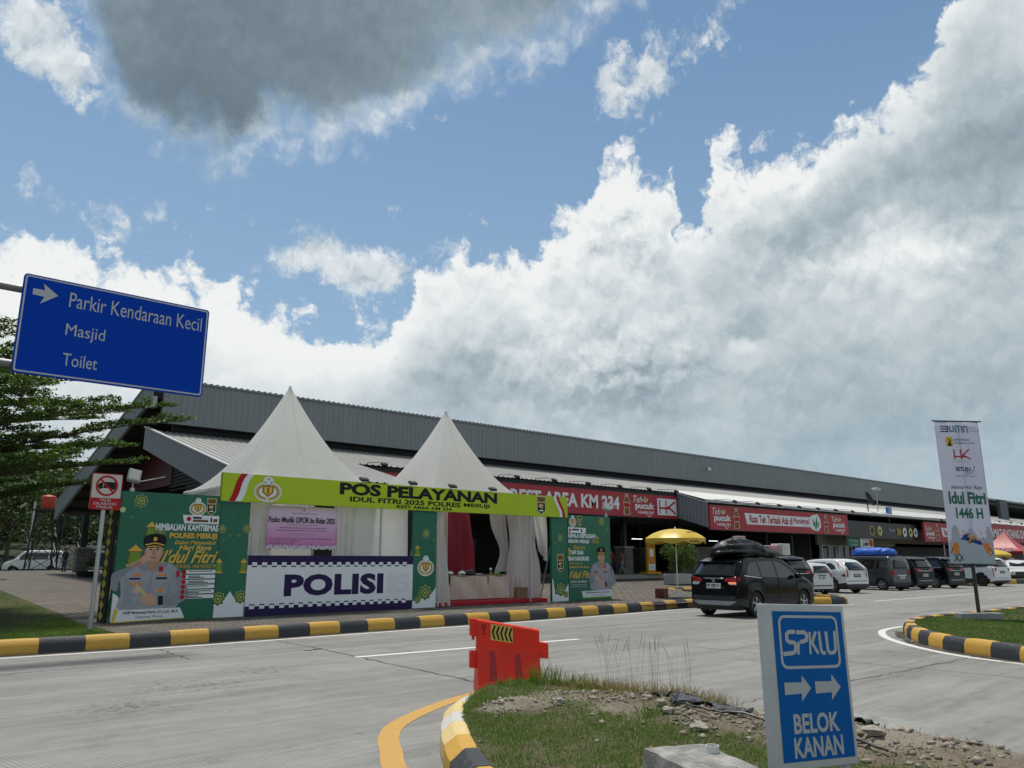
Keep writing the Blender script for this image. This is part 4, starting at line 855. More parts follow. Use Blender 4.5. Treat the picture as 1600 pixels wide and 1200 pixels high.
def m_canopy():
    m, g, b = raw_mat('tent_pvc'); tc = g.node('ShaderNodeTexCoord').outputs['Object']; sp = g.node('ShaderNodeSeparateXYZ'); g.put(sp.inputs[0], tc)
    n = g.noise(tc, .9, 5, .6); st = g.noise(g.comb(g.m('MULTIPLY', sp.outputs[0], 5.0), g.m('MULTIPLY', sp.outputs[1], 5.0), g.m('MULTIPLY', sp.outputs[2], .5)), 1.0, 4, .55, .15); n3 = g.noise(tc, 7, 5, .65)
    dirt = g.m('ADD', g.m('MULTIPLY', st, .10), g.m('MULTIPLY', g.ss(n3, .64, .78), -.09))
    g.put(b.inputs['Base Color'], g.scale((.74,.75,.73), g.m('ADD', .88, g.m('ADD', g.m('MULTIPLY', n, .12), dirt)))); b.inputs['Roughness'].default_value = .38
    set_bump(g, b, g.m('ADD', st, g.m('MULTIPLY', n3, .04)), .45, .07)
    tr = g.node('ShaderNodeBsdfTranslucent'); tr.inputs[0].default_value = (.84,.84,.81,1); mx = g.node('ShaderNodeMixShader'); mx.inputs[0].default_value = .6
    g.l.new(b.outputs[0], mx.inputs[1]); g.l.new(tr.outputs[0], mx.inputs[2]); g.l.new(mx.outputs[0], [q for q in g.n if q.type == 'OUTPUT_MATERIAL'][0].inputs[0]); return m
canopy_m = m_canopy(); cloth_w = m_cloth('white_cloth', (.72,.72,.70), trans=.35); cloth_g = m_cloth('greyish_drape', (.50,.47,.48), .3); cloth_r = m_cloth('red_drape', (.22,.008,.028), .25); cloth_n = m_cloth('navy_drape', (.010,.012,.022), .2); cloth_b = m_cloth('beige_skirt', (.72,.62,.54), .2)
def drape(t, name, a, c, z0, z1, folds, amp, mat, gather=None, nz=14, seed=0, per=9):
    r_ = random.Random(seed); a = Vector(a); c = Vector(c); d = (c-a); L = d.length; d.normalize(); nv = Vector((-d.y, d.x, 0)); nx = folds*per; ph = [r_.uniform(-.6,.6) for _ in range(folds+2)]; G = []
    for i in range(nx+1):
        u = i/nx; row = []; f_ = u*folds; k = int(f_); A = amp*(1+.6*ph[k])
        for j in range(nz+1):
            v_ = j/nz; uu, zb = u, z0
            if gather: uu, zb = gather(u, v_)
            p = a + d*(uu*L) + nv*(A*sin(2*pi*f_ + ph[k])*(.55+.45*(1-v_)) + .03*sin(5*v_+9*u))
            row.append((p.x, p.y, zb + (z1-zb)*v_))
        G.append(row)
    mb = LB(t.location).mat(mat); mb.grid(G); return mb.build(name, None, t, smooth=True, fix=False, angle=80)
def tent(cx_, cy_, a, ze, za, label, seed):
    t = thing('peaked_tent', label, 'tent', (cx_, cy_, plaza_z(cy_)), 0, 'peaked tents of the service post'); z0_ = t.location.z
    r_ = random.Random(seed); n = 24; G = []
    for side in range(4):
        for i in range(n):
            w_ = -1 + 2*i/n; q = {0:(w_,-1),1:(1,w_),2:(-w_,1),3:(-1,-w_)}[side]; row = []
            for j in range(29):
                s_ = j/28; sag = .16*s_*(1-s_)*(1-w_*w_); wr = .020*s_*sin(w_*14+side)*(s_**1.5) + .012*sin(w_*31+side*2+s_*5)*s_**2
                k_ = s_*(1-.05*(1-w_*w_)*s_); row.append((q[0]*a*k_, q[1]*a*k_, ze + (za-ze)*(1-s_)**1.62 - sag + wr - z0_))
            row += [(q[0]*a*.955, q[1]*a*.955, ze-.20-z0_+.02*sin(w_*9))] if abs(w_) < .999 else [(q[0]*a, q[1]*a, ze-.20-z0_)]
            G.append(row)
    G.append(G[0]); mb = MB().mat(canopy_m); mb.grid(G); mb.build('canopy', None, t, smooth=True, angle=50)
    for i in range(12, 96, 24):
        mb = MB().mat(M('tent_seam', (.58,.58,.57), .5)); mb.tube([Vector(p)*1.0 + Vector((0,0,.004)) for p in G[i][1:29]], .006, 4, False); mb.build('seam', None, t)
    mb = MB().mat(white); mb.lathe([(.05,za-z0_-.25),(.045,za-z0_-.02),(.012,za-z0_+.03)], (0,0,0), 10); mb.build('finial', None, t)
    mb = MB().mat(c_white)
    for sx, sy in ((-1,-1),(1,-1),(1,1),(-1,1)):
        q = MB().mat(steel); q.tube([(sx*a*.97,sy*a*.97,0),(sx*a*.97,sy*a*.97,ze-z0_-.05)], .035, 8); q.build('post', None, t)
    q = MB().mat(steel)
    for k in range(4):
        c4 = [(-1,-1),(1,-1),(1,1),(-1,1),(-1,-1)]; q.bar((c4[k][0]*a*.97,c4[k][1]*a*.97,ze-z0_-.12),(c4[k+1][0]*a*.97,c4[k+1][1]*a*.97,ze-z0_-.12),.05,.05)
        q.tube([(c4[k][0]*a*.97,c4[k][1]*a*.97,ze-z0_-.5),(c4[k][0]*a*.6,c4[k][1]*a*.6,ze-z0_+.05),(c4[k][0]*a*.42,c4[k][1]*a*.42,ze-z0_+.5)], .02, 6)
    q.build('frame', None, t); return t
t1 = tent(10.72, 22.9, 2.25, 3.72, 7.05, 'larger looking white peaked tent directly right of the blue road sign', 1)
drape(t1, 'curtain', (8.75,21.0,0), (9.55,20.98,0), .3, 3.45, 5, .05, cloth_w, seed=2)
drape(t1, 'curtain', (11.45,21.0,0), (12.15,20.95,0), .3, 3.45, 4, .06, cloth_w, seed=3)
drape(t1, 'curtain', (12.1,20.98,0), (14.05,20.98,0), .3, 3.45, 3, .035, cloth_w, seed=4)
drape(t1, 'side_wall', (8.5,25.1,0), (12.95,25.1,0), .3, 3.7, 6, .04, cloth_w, seed=5); drape(t1, 'side_wall', (8.48,20.75,0), (8.5,25.1,0), .3, 3.7, 6, .03, cloth_w, seed=6)
t2 = tent(16.87, 22.9, 2.25, 3.72, 7.03, 'smaller looking white peaked tent over the open room with tables', 2)
def g_tail(u, v): return (u + (.40*(1-v))*(1-u)*.3, .26)
drape(t2, 'curtain', (14.94,20.8,0), (15.28,20.78,0), .22, 3.45, 3, .05, cloth_w, lambda u, v: (u*(1+1.0*(1-v)**1.4) + .0, .22), seed=7)
def g_x(u, v): w_ = .62 - .30*sin(min(1,v*1.15)*pi); return ((u-.5)*2*w_*.5+.5 + .22*(1-v)*.4, .3)
drape(t2, 'curtain', (18.0,21.9,0), (19.3,21.9,0), .75, 3.5, 5, .06, cloth_g, lambda u, v: ((u*.62+.12)*(1-.55*exp_(v)) + .36*exp_(v), .9+.5*(1-u)), seed=8) if False else None
def hour(v, c=.52, s=.22): return math.exp(-((v-c)/s)**2)
drape(t2, 'curtain', (17.95,21.7,0), (18.75,21.7,0), 1.25, 3.5, 4, .04, cloth_g, lambda u, v: (u*(1-.55*hour(v,.30,.30)) + .62*hour(v,.30,.30) + .12*(1-v), 1.25 if u > .3 else 1.25), seed=8)
drape(t2, 'curtain', (18.5,21.45,0), (20.0,21.3,0), .3, 3.5, 6, .055, cloth_g, lambda u, v: (u*(1-.25*hour(v,.62,.2)) + .12*hour(v,.62,.25) + .06*(1-v), .3), seed=9)
drape(t2, 'curtain', (19.35,20.95,0), (20.02,20.9,0), 1.9, 3.45, 5, .07, cloth_w, lambda u, v: (u*(.45+.55*v) + .55*(1-v), 1.95-.35*u), seed=10)
drape(t2, 'side_wall', (17.7,24.2,0), (19.0,24.2,0), 1.1, 3.7, 3, .02, cloth_r, lambda u, v: (u*(1.30-.28*v)+.0, 1.1), seed=11)
drape(t2, 'side_wall', (15.2,24.4,0), (17.9,24.4,0), .35, 3.7, 5, .03, cloth_n, seed=12); drape(t2, 'side_wall', (14.9,21.0,0), (14.9,24.4,0), .35, 3.7, 5, .03, cloth_n, seed=13)
drape(t2, 'side_wall', (17.75,24.15,0), (17.95,24.1,0), .5, 3.7, 1, .02, cloth_b, seed=14)
# ---- printed ornaments
gold_l = flat('print_pale_gold', (.58,.50,.24)); gdk = flat('print_deep_gold', (.30,.20,.04))
def rosette(F, u, v, r, ly=1):
    F.begin('ornament')
    for k, (R, m_) in enumerate(((1.0, c_pale), (.90, c_dgreen), (.66, gold_l), (.56, c_pgreen), (.30, c_dgreen), (.2, gold_l))):
        F.poly([(u+r*R*(1 if q % 2 == 0 else .765)*cos(radians(q*22.5)), v+r*R*(1 if q % 2 == 0 else .765)*sin(radians(q*22.5))) for q in range(16)], m_, ly+k*.34)
    F.begin('print', False)
def small_dot(F, u, v, r): F.begin('ornament'); F.disc(u, v, r, flat('print_mid_green', (.05,.22,.09)), 1, n=10); F.disc(u, v, r*.6, flat('print_soft_green', (.11,.28,.12)), 2, n=10); F.begin('print', False)
def lantern(F, u, v, w, h):
    F.begin('lantern_picture'); F.rect(u-w*.5, v, u+w*.5, v+h*.09, c_gold, 1); F.poly([(u-w*.42,v+.09*h),(u+w*.42,v+.09*h),(u+w*.34,v+.70*h),(u-w*.34,v+.70*h)], gdk, 1); F.poly([(u-w*.3,v+.14*h),(u+w*.3,v+.14*h),(u+w*.22,v+.64*h),(u-w*.22,v+.64*h)], c_pgreen, 2)
    F.poly([(u-w*.5,v+.70*h),(u+w*.5,v+.70*h),(u+w*.2,v+.86*h),(u,v+h),(u-w*.2,v+.86*h)], c_gold, 1); F.begin('print', False)
def crest(F, u, v, w, h, ly=1):
    # gold wreath, brown-gold shield and three stars on a white outline
    F.begin('crest'); F.disc(u, v-.10*h, w*.54, c_white, ly, n=24, ry=h*.42); F.disc(u, v+.34*h, w*.20, c_white, ly+.1, n=16, ry=h*.19)
    for s_ in (-1, 1):
        F.ring(u+s_*w*.02, v-.10*h, w*.48, w*.17, gold_l, ly+.5, n=14, a0=-90 if s_ > 0 else 110, a1=70 if s_ > 0 else 270, ry=h*.36/(w*.48)); F.ring(u+s_*w*.02, v-.10*h, w*.40, w*.05, gdk, ly+.9, n=14, a0=-80 if s_ > 0 else 120, a1=60 if s_ > 0 else 260, ry=h*.36/(w*.48))
    F.poly([(u-w*.22,v+.16*h),(u,v+.20*h),(u+w*.22,v+.16*h),(u+w*.22,v-.14*h),(u,v-.32*h),(u-w*.22,v-.14*h)], gdk, ly+1); F.poly([(u-w*.15,v+.10*h),(u+w*.15,v+.10*h),(u+w*.15,v-.12*h),(u,v-.24*h),(u-w*.15,v-.12*h)], c_gold, ly+1.4); F.rect(u-w*.03, v-.18*h, u+w*.03, v+.08*h, c_brown, ly+1.8)
    for x, y in ((0,.42),(-.12,.28),(.12,.28)):
        F.poly([(u+x*w+w*.075*(1 if q % 2 == 0 else .42)*sin(q*pi/5), v+y*h+w*.075*(1 if q % 2 == 0 else .42)*cos(q*pi/5)) for q in range(10)], c_bgrey, ly+1.4)
    F.begin('print', False)
def badge(F, u, v, w, h, ly=1):
    # black shield under a scroll, ringed with white
    F.begin('crest'); F.poly([(u-.5*w,v+.5*h),(u+.5*w,v+.5*h),(u+.42*w,v+.15*h),(u+.45*w,v-.3*h),(u,v-.5*h),(u-.45*w,v-.3*h),(u-.42*w,v+.15*h)], gold_l, ly)
    F.poly([(u-.42*w,v+.45*h),(u+.42*w,v+.45*h),(u+.34*w,v+.20*h),(u-.34*w,v+.20*h)], c_brown, ly+.5); F.poly([(u-.36*w,v+.14*h),(u+.36*w,v+.14*h),(u+.36*w,v-.28*h),(u,v-.44*h),(u-.36*w,v-.28*h)], c_black, ly+.5)
    F.poly([(u-.2*w,v+.08*h),(u+.22*w,v+.05*h),(u+.1*w,v-.14*h),(u-.24*w,v-.1*h)], c_peach, ly+1); F.poly([(u+.02*w,v+.02*h),(u+.2*w,v-.02*h),(u+.14*w,v-.22*h),(u-.04*w,v-.2*h)], c_pgreen, ly+1.3); F.rect(u-.22*w, v-.30*h, u+.2*w, v-.24*h, c_white, ly+1); F.begin('print', False)
def ribbon(F, u, v0, v1, w, flip=1):
    F.begin('ribbon'); h = v1-v0; n = 10
    def x(t): return u + flip*(.42*h*(t**1.3)) + .04*h*sin(t*6)
    for o, m_ in ((0, c_red), (w, c_white)):
        for i in range(n):
            a, c = i/n, (i+1)/n; oo = o*flip; F.poly([(x(a)+oo, v0+a*h), (x(a)+oo+w*flip, v0+a*h), (x(c)+oo+w*flip, v0+c*h), (x(c)+oo, v0+c*h)][::flip], m_, 1)
    F.begin('print', False)
def officer(F, u, v, s, salute):
    # half-length photograph of a uniformed officer printed on the board; u, v = middle of the cut at the bottom, s = height
    F.begin('portrait'); T = lambda x, y: (x*1.12, y*1.10) if y < .54 else (x*.84, .594+(y-.54)*.90)
    u_, v_, s_ = u, v, s
    class Q:
        poly = staticmethod(lambda pts, m_, ly: F.poly(pts, m_, ly))
    def P(pts, m_, ly):
        if len(pts) > 4: pts = [(q.x, q.y) for q in catmull([(x*1.0, y*1.0, 0) for x, y in pts], 4, True)]
        F.poly([(u+T(x,y)[0]*s, v+T(x,y)[1]*s) for x, y in pts], m_, ly)
    def line(pts, w, m_, ly): F.line([(u+T((a-u)/s,(c-v)/s)[0]*s, v+T((a-u)/s,(c-v)/s)[1]*s) for a, c in pts], w, m_, ly)
    def disc(a, c, r, m_, ly, n=12, ry=None): x, y = T((a-u)/s, (c-v)/s); k = .84 if (c-v)/s > .54 else 1.1; F.disc(u+x*s, v+y*s, r*k, m_, ly, n=n, ry=(ry or r)*(.9 if k < 1 else 1.1))
    def rect(a, b_, c, d, m_, ly): P([((a-u)/s,(b_-v)/s),((c-u)/s,(b_-v)/s),((c-u)/s,(d-v)/s),((a-u)/s,(d-v)/s)], m_, ly)
    P([(-.30,0),(.27,0),(.30,.18),(.33,.36),(.25,.48),(.10,.54),(-.10,.54),(-.26,.48),(-.33,.36),(-.31,.18)], c_uni, 1)
    if salute: P([(-.28,.47),(-.42,.40),(-.41,.24),(-.35,.22),(-.33,.34),(-.16,.50),(-.14,.56),(-.20,.56)], c_uni2, 1.3); P([(-.24,.49),(-.16,.48),(-.07,.55),(-.06,.62),(-.11,.64),(-.20,.57)], c_skin, 2.9); P([(-.24,.49),(-.16,.48),(-.12,.52),(-.19,.55)], c_skin2, 3.1)
    else: P([(-.27,.46),(-.33,.36),(-.37,.20),(-.33,.10),(-.27,.12),(-.28,.30)], c_uni2, 1.3)
    P([(.27,.46),(.36,.36),(.42,.20),(.40,.10),(.22,.03),(.04,.08),(.06,.14),(.22,.14),(.30,.18),(.28,.30)], c_uni2, 1.3); P([(.08,.07),(.04,.16),(-.06,.18),(-.10,.12),(-.06,.06),(.02,.04)], c_skin, 2); P([(.10,.04),(.15,.05),(.14,.15),(.09,.15)], c_black, 2.2); P([(-.06,.15),(-.17,.26),(-.15,.29),(-.04,.17)], gold_l, 2.4)
    P([(-.09,.53),(.09,.53),(.07,.46),(0,.42),(-.07,.46)], c_skin2, 1.6); P([(-.12,.55),(-.03,.44),(-.11,.42),(-.17,.50)], c_uni2, 1.9); P([(.12,.55),(.03,.44),(.11,.42),(.17,.50)], c_uni2, 1.9); line([(u,v+.42*s),(u,v+.02*s)], .012*s, c_uni2, 1.6)
    disc(u, v+.68*s, .125*s, c_skin, 2, n=24, ry=.165*s); P([(-.125,.70),(-.14,.68),(-.135,.62),(-.115,.62)], c_skin2, 1.8); P([(.125,.70),(.14,.68),(.135,.62),(.115,.62)], c_skin2, 1.8)
    for x in (-.05, .05): disc(u+x*s, v+.70*s, .020*s, c_black, 2.6, n=8, ry=.010*s); line([(u+(x-.03)*s,v+.728*s),(u+(x+.03)*s,v+.730*s)], .010*s, c_black, 2.6)
    P([(-.012,.70),(.012,.70),(.026,.635),(0,.625),(-.026,.635)], c_skin2, 2.5); line([(u-.045*s,v+.592*s),(u,v+.585*s),(u+.045*s,v+.592*s)], .012*s, flat('print_lips', (.25,.08,.06)), 2.6)
    P([(-.15,.755),(-.165,.86),(-.10,.91),(0,.925),(.10,.91),(.165,.86),(.15,.755),(.08,.775),(0,.78),(-.08,.775)], c_black, 3); P([(-.145,.755),(0,.785),(.145,.755),(.10,.725),(0,.74),(-.10,.725)], c_black, 3.2); line([(u-.14*s,v+.765*s),(u,v+.795*s),(u+.14*s,v+.765*s)], .016*s, c_gold, 3.5); line([(u-.11*s,v+.735*s),(u,v+.755*s),(u+.11*s,v+.735*s)], .012*s, c_gold, 3.5); disc(u, v+.85*s, .03*s, c_gold, 3.5, n=8)
    for x, y, w_, h_, m_ in ((-.24,.335,.12,.02,c_navy),(.05,.335,.12,.022,c_navy),(-.20,.37,.09,.025,c_orange),(.06,.37,.10,.025,c_orange),(-.22,.27,.05,.035,c_orange),(-.15,.27,.05,.035,c_orange),(.27,.36,.035,.07,c_red),(.07,.42,.045,.06,c_red)): rect(u+x*s, v+y*s, u+(x+w_)*s, v+(y+h_)*s, m_, 2.2)
    disc(u-.15*s, v+.21*s, .032*s, c_peach, 2.2, n=10); disc(u+.11*s, v+.21*s, .030*s, c_orange, 2.2, n=10); line([(u-.25*s,v+.26*s),(u-.05*s,v+.26*s),(u-.05*s,v+.16*s),(u-.25*s,v+.16*s),(u-.25*s,v+.26*s)], .007*s, c_uni2, 1.7); line([(u+.03*s,v+.26*s),(u+.2*s,v+.26*s),(u+.2*s,v+.16*s),(u+.03*s,v+.16*s),(u+.03*s,v+.26*s)], .007*s, c_uni2, 1.7)
    # tonal patches of the printed photograph
    ush = flat('print_uniform_mid', (.295,.32,.37)); P([(.16,.02),(.27,.02),(.30,.18),(.33,.36),(.27,.46),(.20,.30)], ush, 1.15); P([(-.28,.05),(-.18,.05),(-.22,.30),(-.29,.40)], ush, 1.15); P([(-.05,.05),(.0,.05),(-.01,.38),(-.04,.30)], ush, 1.15)
    P([(.05,.56),(.10,.60),(.125,.68),(.12,.76),(.085,.76),(.09,.66),(.06,.60)], flat('print_skin_mid', (.51,.31,.22)), 2.2); P([(-.06,.545),(.06,.545),(.04,.525),(-.04,.525)], c_skin2, 2.2); P([(-.03,.62),(.03,.62),(.05,.60),(-.05,.60)], flat('print_skin_mid', (.51,.31,.22)), 2.2)
    F.begin('print', False)
def panel(name, label, cat, x0, x1, z1, mat, y=YF, z0=Z0, th=.10, group=None, loc=None):
    t = thing(name, label, cat, (x0, y, z0), 0, group); b = MB().mat(mat); b.box((0,0,0),(x1-x0,th,z1-z0)); b.build('panel', None, t)
    e = MB().mat(steel)
    for x in (.15, x1-x0-.15): e.bar((x,th,(z1-z0)*.8),(x,th+.7,0),.04,.04)
    e.build('rear_brace', None, t); F = Face((0,0,0),(1,0,0),(0,0,1), t, gap=.0022); F.begin('print', False); return t, F
def m_board():
    # printed sheet stretched in strips: faint vertical seams
    m, g, b = raw_mat('board_green'); p = world_pos(g); sp = g.node('ShaderNodeSeparateXYZ'); g.put(sp.inputs[0], p)
    seam = g.ss(g.m('ABSOLUTE', g.m('SUBTRACT', g.m('FRACT', g.m('MULTIPLY', sp.outputs[0], 2.1)), .5)), .012, .0); n = g.noise(p, 1.5, 4, .6)
    g.put(b.inputs['Base Color'], g.mix(g.m('MULTIPLY', seam, .35), g.scale((.004,.132,.070), g.m('ADD', .75, g.m('MULTIPLY', n, .5))), (.05,.20,.13,1))); b.inputs['Roughness'].default_value = .42; set_bump(g, b, g.noise(p, 1.2, 3, .5), .25, .05); return m
bgreen = m_board()
# left poster board
t, F = panel('poster_board', 'big green festive poster board with a saluting officer, left of the booth', 'poster board', 5.5, 7.93, 3.29, bgreen)
rosette(F, .44, 2.87, .17); rosette(F, .97, 2.20, .14); small_dot(F, .25, 2.47, .045); F.begin('ornament'); F.disc(.04, 2.64, .07, c_pale, 1, n=8); F.begin('print', False)
crest(F, 1.83, 2.78, .40, .44); badge(F, 2.18, 2.80, .27, .44)
F.begin('logo_strip'); F.poly([(1.47,2.57),(2.40,2.57),(2.40,2.36),(1.52,2.36)], c_white, 1); F.disc(1.63, 2.47, .06, c_red, 2, n=8); F.rect(1.73,2.48,1.95,2.53,c_black,2); F.rect(1.73,2.40,2.12,2.46,c_brown,2); F.rect(2.18,2.40,2.22,2.52,c_black,2); F.rect(2.25,2.41,2.36,2.49,c_brown,2); F.begin('print', False)
F.text('HIMBAUAN KAMTIBMAS', .84, 2.17, 2.40, 2.34, c_white, 5.2, bold=.04); F.text('POLRES MESUJI', 1.19, 1.95, 2.38, 2.12, c_gold, 5.2, bold=.05); F.text('Dalam Menyambut', 1.33, 1.81, 2.37, 1.93, c_gold, 1, bold=.02, shear=.3); F.text('Hari Raya', 1.45, 1.66, 2.26, 1.82, c_gold, 1, bold=.03, shear=.25)
F.text("I'dul Fitri", 1.03, 1.37, 2.44, 1.70, c_gold, 5.2, bold=.02, shear=.45); F.text('1 SYAWAL 1446 H/2025 M', 1.33, 1.25, 2.42, 1.34, c_gold, 1, shear=.35)
for k in range(6):
    v_ = 1.16 - k*.122; F.begin('advice_box'); F.rrect(1.66, v_-.045, 2.42, v_+.045, .025, c_white, 1); F.disc(1.63, v_, .055, c_red, 2, n=10)
    for q in range(2 if k % 3 else 1): F.rect(1.74, v_+.012-q*.034-.008, 2.34-.1*((k*7+q*3) % 4), v_+.012-q*.034+.012, c_bgrey if False else c_black, 2)
F.begin('print', False); lantern(F, .74, 1.96, .26, .42); lantern(F, .42, 1.30, .36, .52)
F.begin('arch'); F.poly([(.02,.02),(.55,.02),(.5,.25),(.22,.45),(.12,.62),(.02,.68)], c_white, .4); F.begin('print', False)
officer(F, .86, .28, 1.92, True)
F.begin('name_plate'); F.poly([(.09,.02),(1.72,.06),(1.60,.30),(.22,.29),(.12,.22)], c_white, 4.6); F.poly([(.05,.0),(.10,.0),(.17,.28),(.10,.34)], c_yel, 4.8); F.poly([(.1,.0),(1.72,.04),(1.72,.06),(.1,.02)], c_yel, 4.8); F.begin('print', False); F.text('AKBP Muhammad Harris, S.H., S.I.K., M.I.K', .28, .175, 1.56, .255, c_black, 5.2, bold=.03); F.text('Kapolres Mesuji', .58, .07, 1.2, .145, c_black, 5.2); F.done()
def pillar(label, x0, x1, draw, y=YF+.02, z1=3.16):
    t, F = panel('green_pillar_panel', label, 'panel', x0, x1, z1, bgreen, y=y, group='green pillar panels of the booth'); draw(F, x1-x0); F.done()
def foot(F, w, full=True):
    F.begin('arch'); pts = [(0,.01),(w,.01),(w,.36),(w*.72,.40),(w*.5,.66),(w*.28,.40),(0,.36)] if full else [(0,.01),(w,.01),(w,.62),(w*.8,.40),(w*.5,.30),(0,.22)]; F.poly(pts, c_white, 1); F.begin('print', False)
def p1(F, w): rosette(F, .06, 2.24, .12); rosette(F, w-.06, 2.26, .12); small_dot(F, .28, 2.08, .055); small_dot(F, .52, 2.08, .055); small_dot(F, .12, 1.95, .03); small_dot(F, .68, 1.95, .03); lantern(F, .05, 1.12, .2, .38); lantern(F, w-.08, 1.12, .2, .38); foot(F, w); rosette(F, .10, .47, .19, 2); rosette(F, w-.1, .50, .19, 2)
pillar('green pillar panel joined to the saluting officer poster', 7.95, 8.74, p1)
def p2(F, w): rosette(F, .46, 2.26, .15); small_dot(F, .76, 2.06, .055); small_dot(F, .6, 1.92, .03); lantern(F, .15, 1.58, .2, .32); crest(F, .48, 1.27, .58, .60); foot(F, w, False); rosette(F, .48, .46, .25, 2); rosette(F, .2, .26, .13, 2)
pillar('green pillar panel between the counter and the open room', 14.04, 14.92, p2)
def p3(F, w): rosette(F, .43, 2.24, .14); small_dot(F, .17, 2.05, .055); small_dot(F, .28, 1.9, .03); badge(F, .42, 1.33, .36, .64); foot(F, w, False); F.begin('arch'); F.poly([(0,.01),(.2,.01),(.05,.75),(0,.8)], c_white, 1.2); F.begin('print', False); rosette(F, .42, .40, .25, 2); rosette(F, .68, .24, .14, 2)
pillar('green pillar panel at the right end of the booth', 20.02, 20.84, p3)
# right poster board
t, F = panel('poster_board', 'green festive poster board with a standing officer, right of the booth', 'poster board', 20.86, 23.15, 3.28, bgreen)
crest(F, .23, 2.86, .36, .40); badge(F, .60, 2.86, .26, .40); rosette(F, 1.80, 2.90, .17); small_dot(F, 2.12, 2.6, .07); small_dot(F, 1.98, 2.4, .04); rosette(F, 1.35, 2.15, .11); lantern(F, 1.55, 2.08, .16, .26); lantern(F, -.0, 1.55, .16, .36)
F.begin('logo_strip'); F.poly([(-.02,2.64),(.94,2.62),(.90,2.42),(-.02,2.44)], c_white, 1); F.disc(.08, 2.53, .06, c_red, 2, n=8); F.rect(.2,2.52,.55,2.58,c_black,2); F.rect(.65,2.46,.72,2.58,c_black,2); F.begin('print', False)
for s_, a, c in (('KEPALA KEPOLISIAN', 2.25, 2.41), ('RESOR MESUJI', 2.03, 2.19), ('STAFF DAN', 1.64, 1.80), ('BHAYANGKARI', 1.42, 1.58)): F.text(s_, -.02, a, {'KEPALA KEPOLISIAN':1.46,'RESOR MESUJI':1.08,'STAFF DAN':.76,'BHAYANGKARI':1.06}[s_], c, c_white, 1, bold=.04)
F.text('Beserta', .25, 1.84, .87, 1.98, c_gold, 1, shear=.2); F.text('Mengucapkan', 0, 1.28, .72, 1.37, c_gold, 1, shear=.15); F.text('Selamat Hari Raya', 0, 1.14, 1.05, 1.24, c_gold, 1, bold=.02, shear=.15); F.text("I'dul Fitri", 0, .80, 1.30, 1.06, c_gold, 1, bold=.02, shear=.4); F.text('1 SYAWAL 1446 H/2025 M', .05, .64, .94, .71, c_white, 1, bold=.02); F.text('Mohon maaf lahir dan batin', .15, .55, .9, .60, c_pgrey, 1); F.text('Taqabbalallahu Minna Wa Minkum', .04, .47, .93, .52, c_pgrey, 1)
officer(F, 1.75, .38, 1.66, False)
F.begin('name_plate'); F.poly([(.70,.10),(2.28,.12),(2.28,.36),(.64,.33)], c_white, 4.6); F.poly([(.70,.06),(2.28,.06),(2.28,.13),(.72,.11)], c_pgreen, 4.4); F.begin('print', False); F.text('AKBP Muhammad Harris, S.H., S.I.K., M.I.K', .85, .235, 2.18, .31, c_black, 5.2, bold=.03); F.text('Kapolres Mesuji', 1.2, .15, 1.8, .205, c_black, 5.2); F.done()
# diamond strip beside the left board
t = thing('diamond_strip', 'narrow black strip with yellow diamonds at the left edge of the big green poster', 'side panel', (5.44, YF+.08, Z0)); b = MB().mat(c_black); b.box((-.03,0,0),(.03,.62,2.72)); b.build('panel', None, t); F = Face((-.035,.62,0),(0,-1,0),(0,0,1), t); F.begin('diamond_row')
for k in range(11): F.poly([(.31+.20*cos(a), .16+k*.245+.12*sin(a)) for a in (0,pi/2,pi,3*pi/2)], flat('diamond_yellow', (.42,.38,.05)), 1)
F.done()
# counter front
t, F = panel('counter_front', 'white and navy counter panel reading POLISI', 'counter panel', 8.76, 14.03, 1.77, c_white, z0=.2)
F.begin('checker_band', True)
for v0, v1 in ((0,.255),(1.32,1.57)): F.rect(0, v0, 5.27, v1, c_navy, 1)
n = 18
for k in range(n):
    u = .12+k*(5.05/n)*1.0; F.rect(u, 1.32, u+.14, 1.39, c_white, 2); F.rect(u, 1.265, u+.14, 1.295, c_navy, 1); F.rect(u, .19, u+.14, .255, c_white, 2); F.rect(u, .28, u+.14, .31, c_navy, 1)
F.begin('print', False); F.text('POLISI', 1.07, .48, 4.22, 1.07, c_navy, 1, bold=.05, space=1.06); F.text('IS', 4.38, .50, 5.17, 1.06, flat('print_ghost', (.70,.735,.775)), .5, bold=.04); F.done()
# lime header board
t = thing('header_board', 'long lime green header board reading POS PELAYANAN across the booth', 'sign board', (7.88, YF-.1, 3.17)); b = MB().mat(c_lime); b.box((0,0,0),(12.85,.14,.74)); b.build('panel', None, t); F = Face((0,0,0),(1,0,0),(0,0,1), t); F.begin('print', False)
F.text('POS PELAYANAN', 3.45, .345, 9.45, .70, c_black, 1, bold=.045); F.text('IDUL FITRI 2025 POLRES MESUJI', 3.80, .155, 9.12, .305, c_black, 1, bold=.03); F.text('REST AREA KM 234', 5.42, .035, 7.53, .125, c_black, 1, bold=.03)
crest(F, 1.26, .36, .74, .66); badge(F, 11.52, .38, .5, .66); ribbon(F, .20, 0.0, .74, .17, 1); ribbon(F, 12.72, 0.0, .74, .14, -1); F.done()
for x in (4.2, 5.95, 7.5, 9.2):
    q = MB().mat(lampb); q.tube([(x,.05,.74),(x,-.02,.80)], .015, 6); q.box((-.13,-.09,-.035),(.13,.07,.035), Matrix.Translation((x,-.06,.83)) @ Matrix.Rotation(radians(28), 4, 'X')); q.build('spotlight', None, t)
e = MB().mat(steel)
for x in (.3, 6.4, 12.5): e.bar((x,.14,.4),(x,.75,.4),.05,.05)
e.build('bracket', None, t)
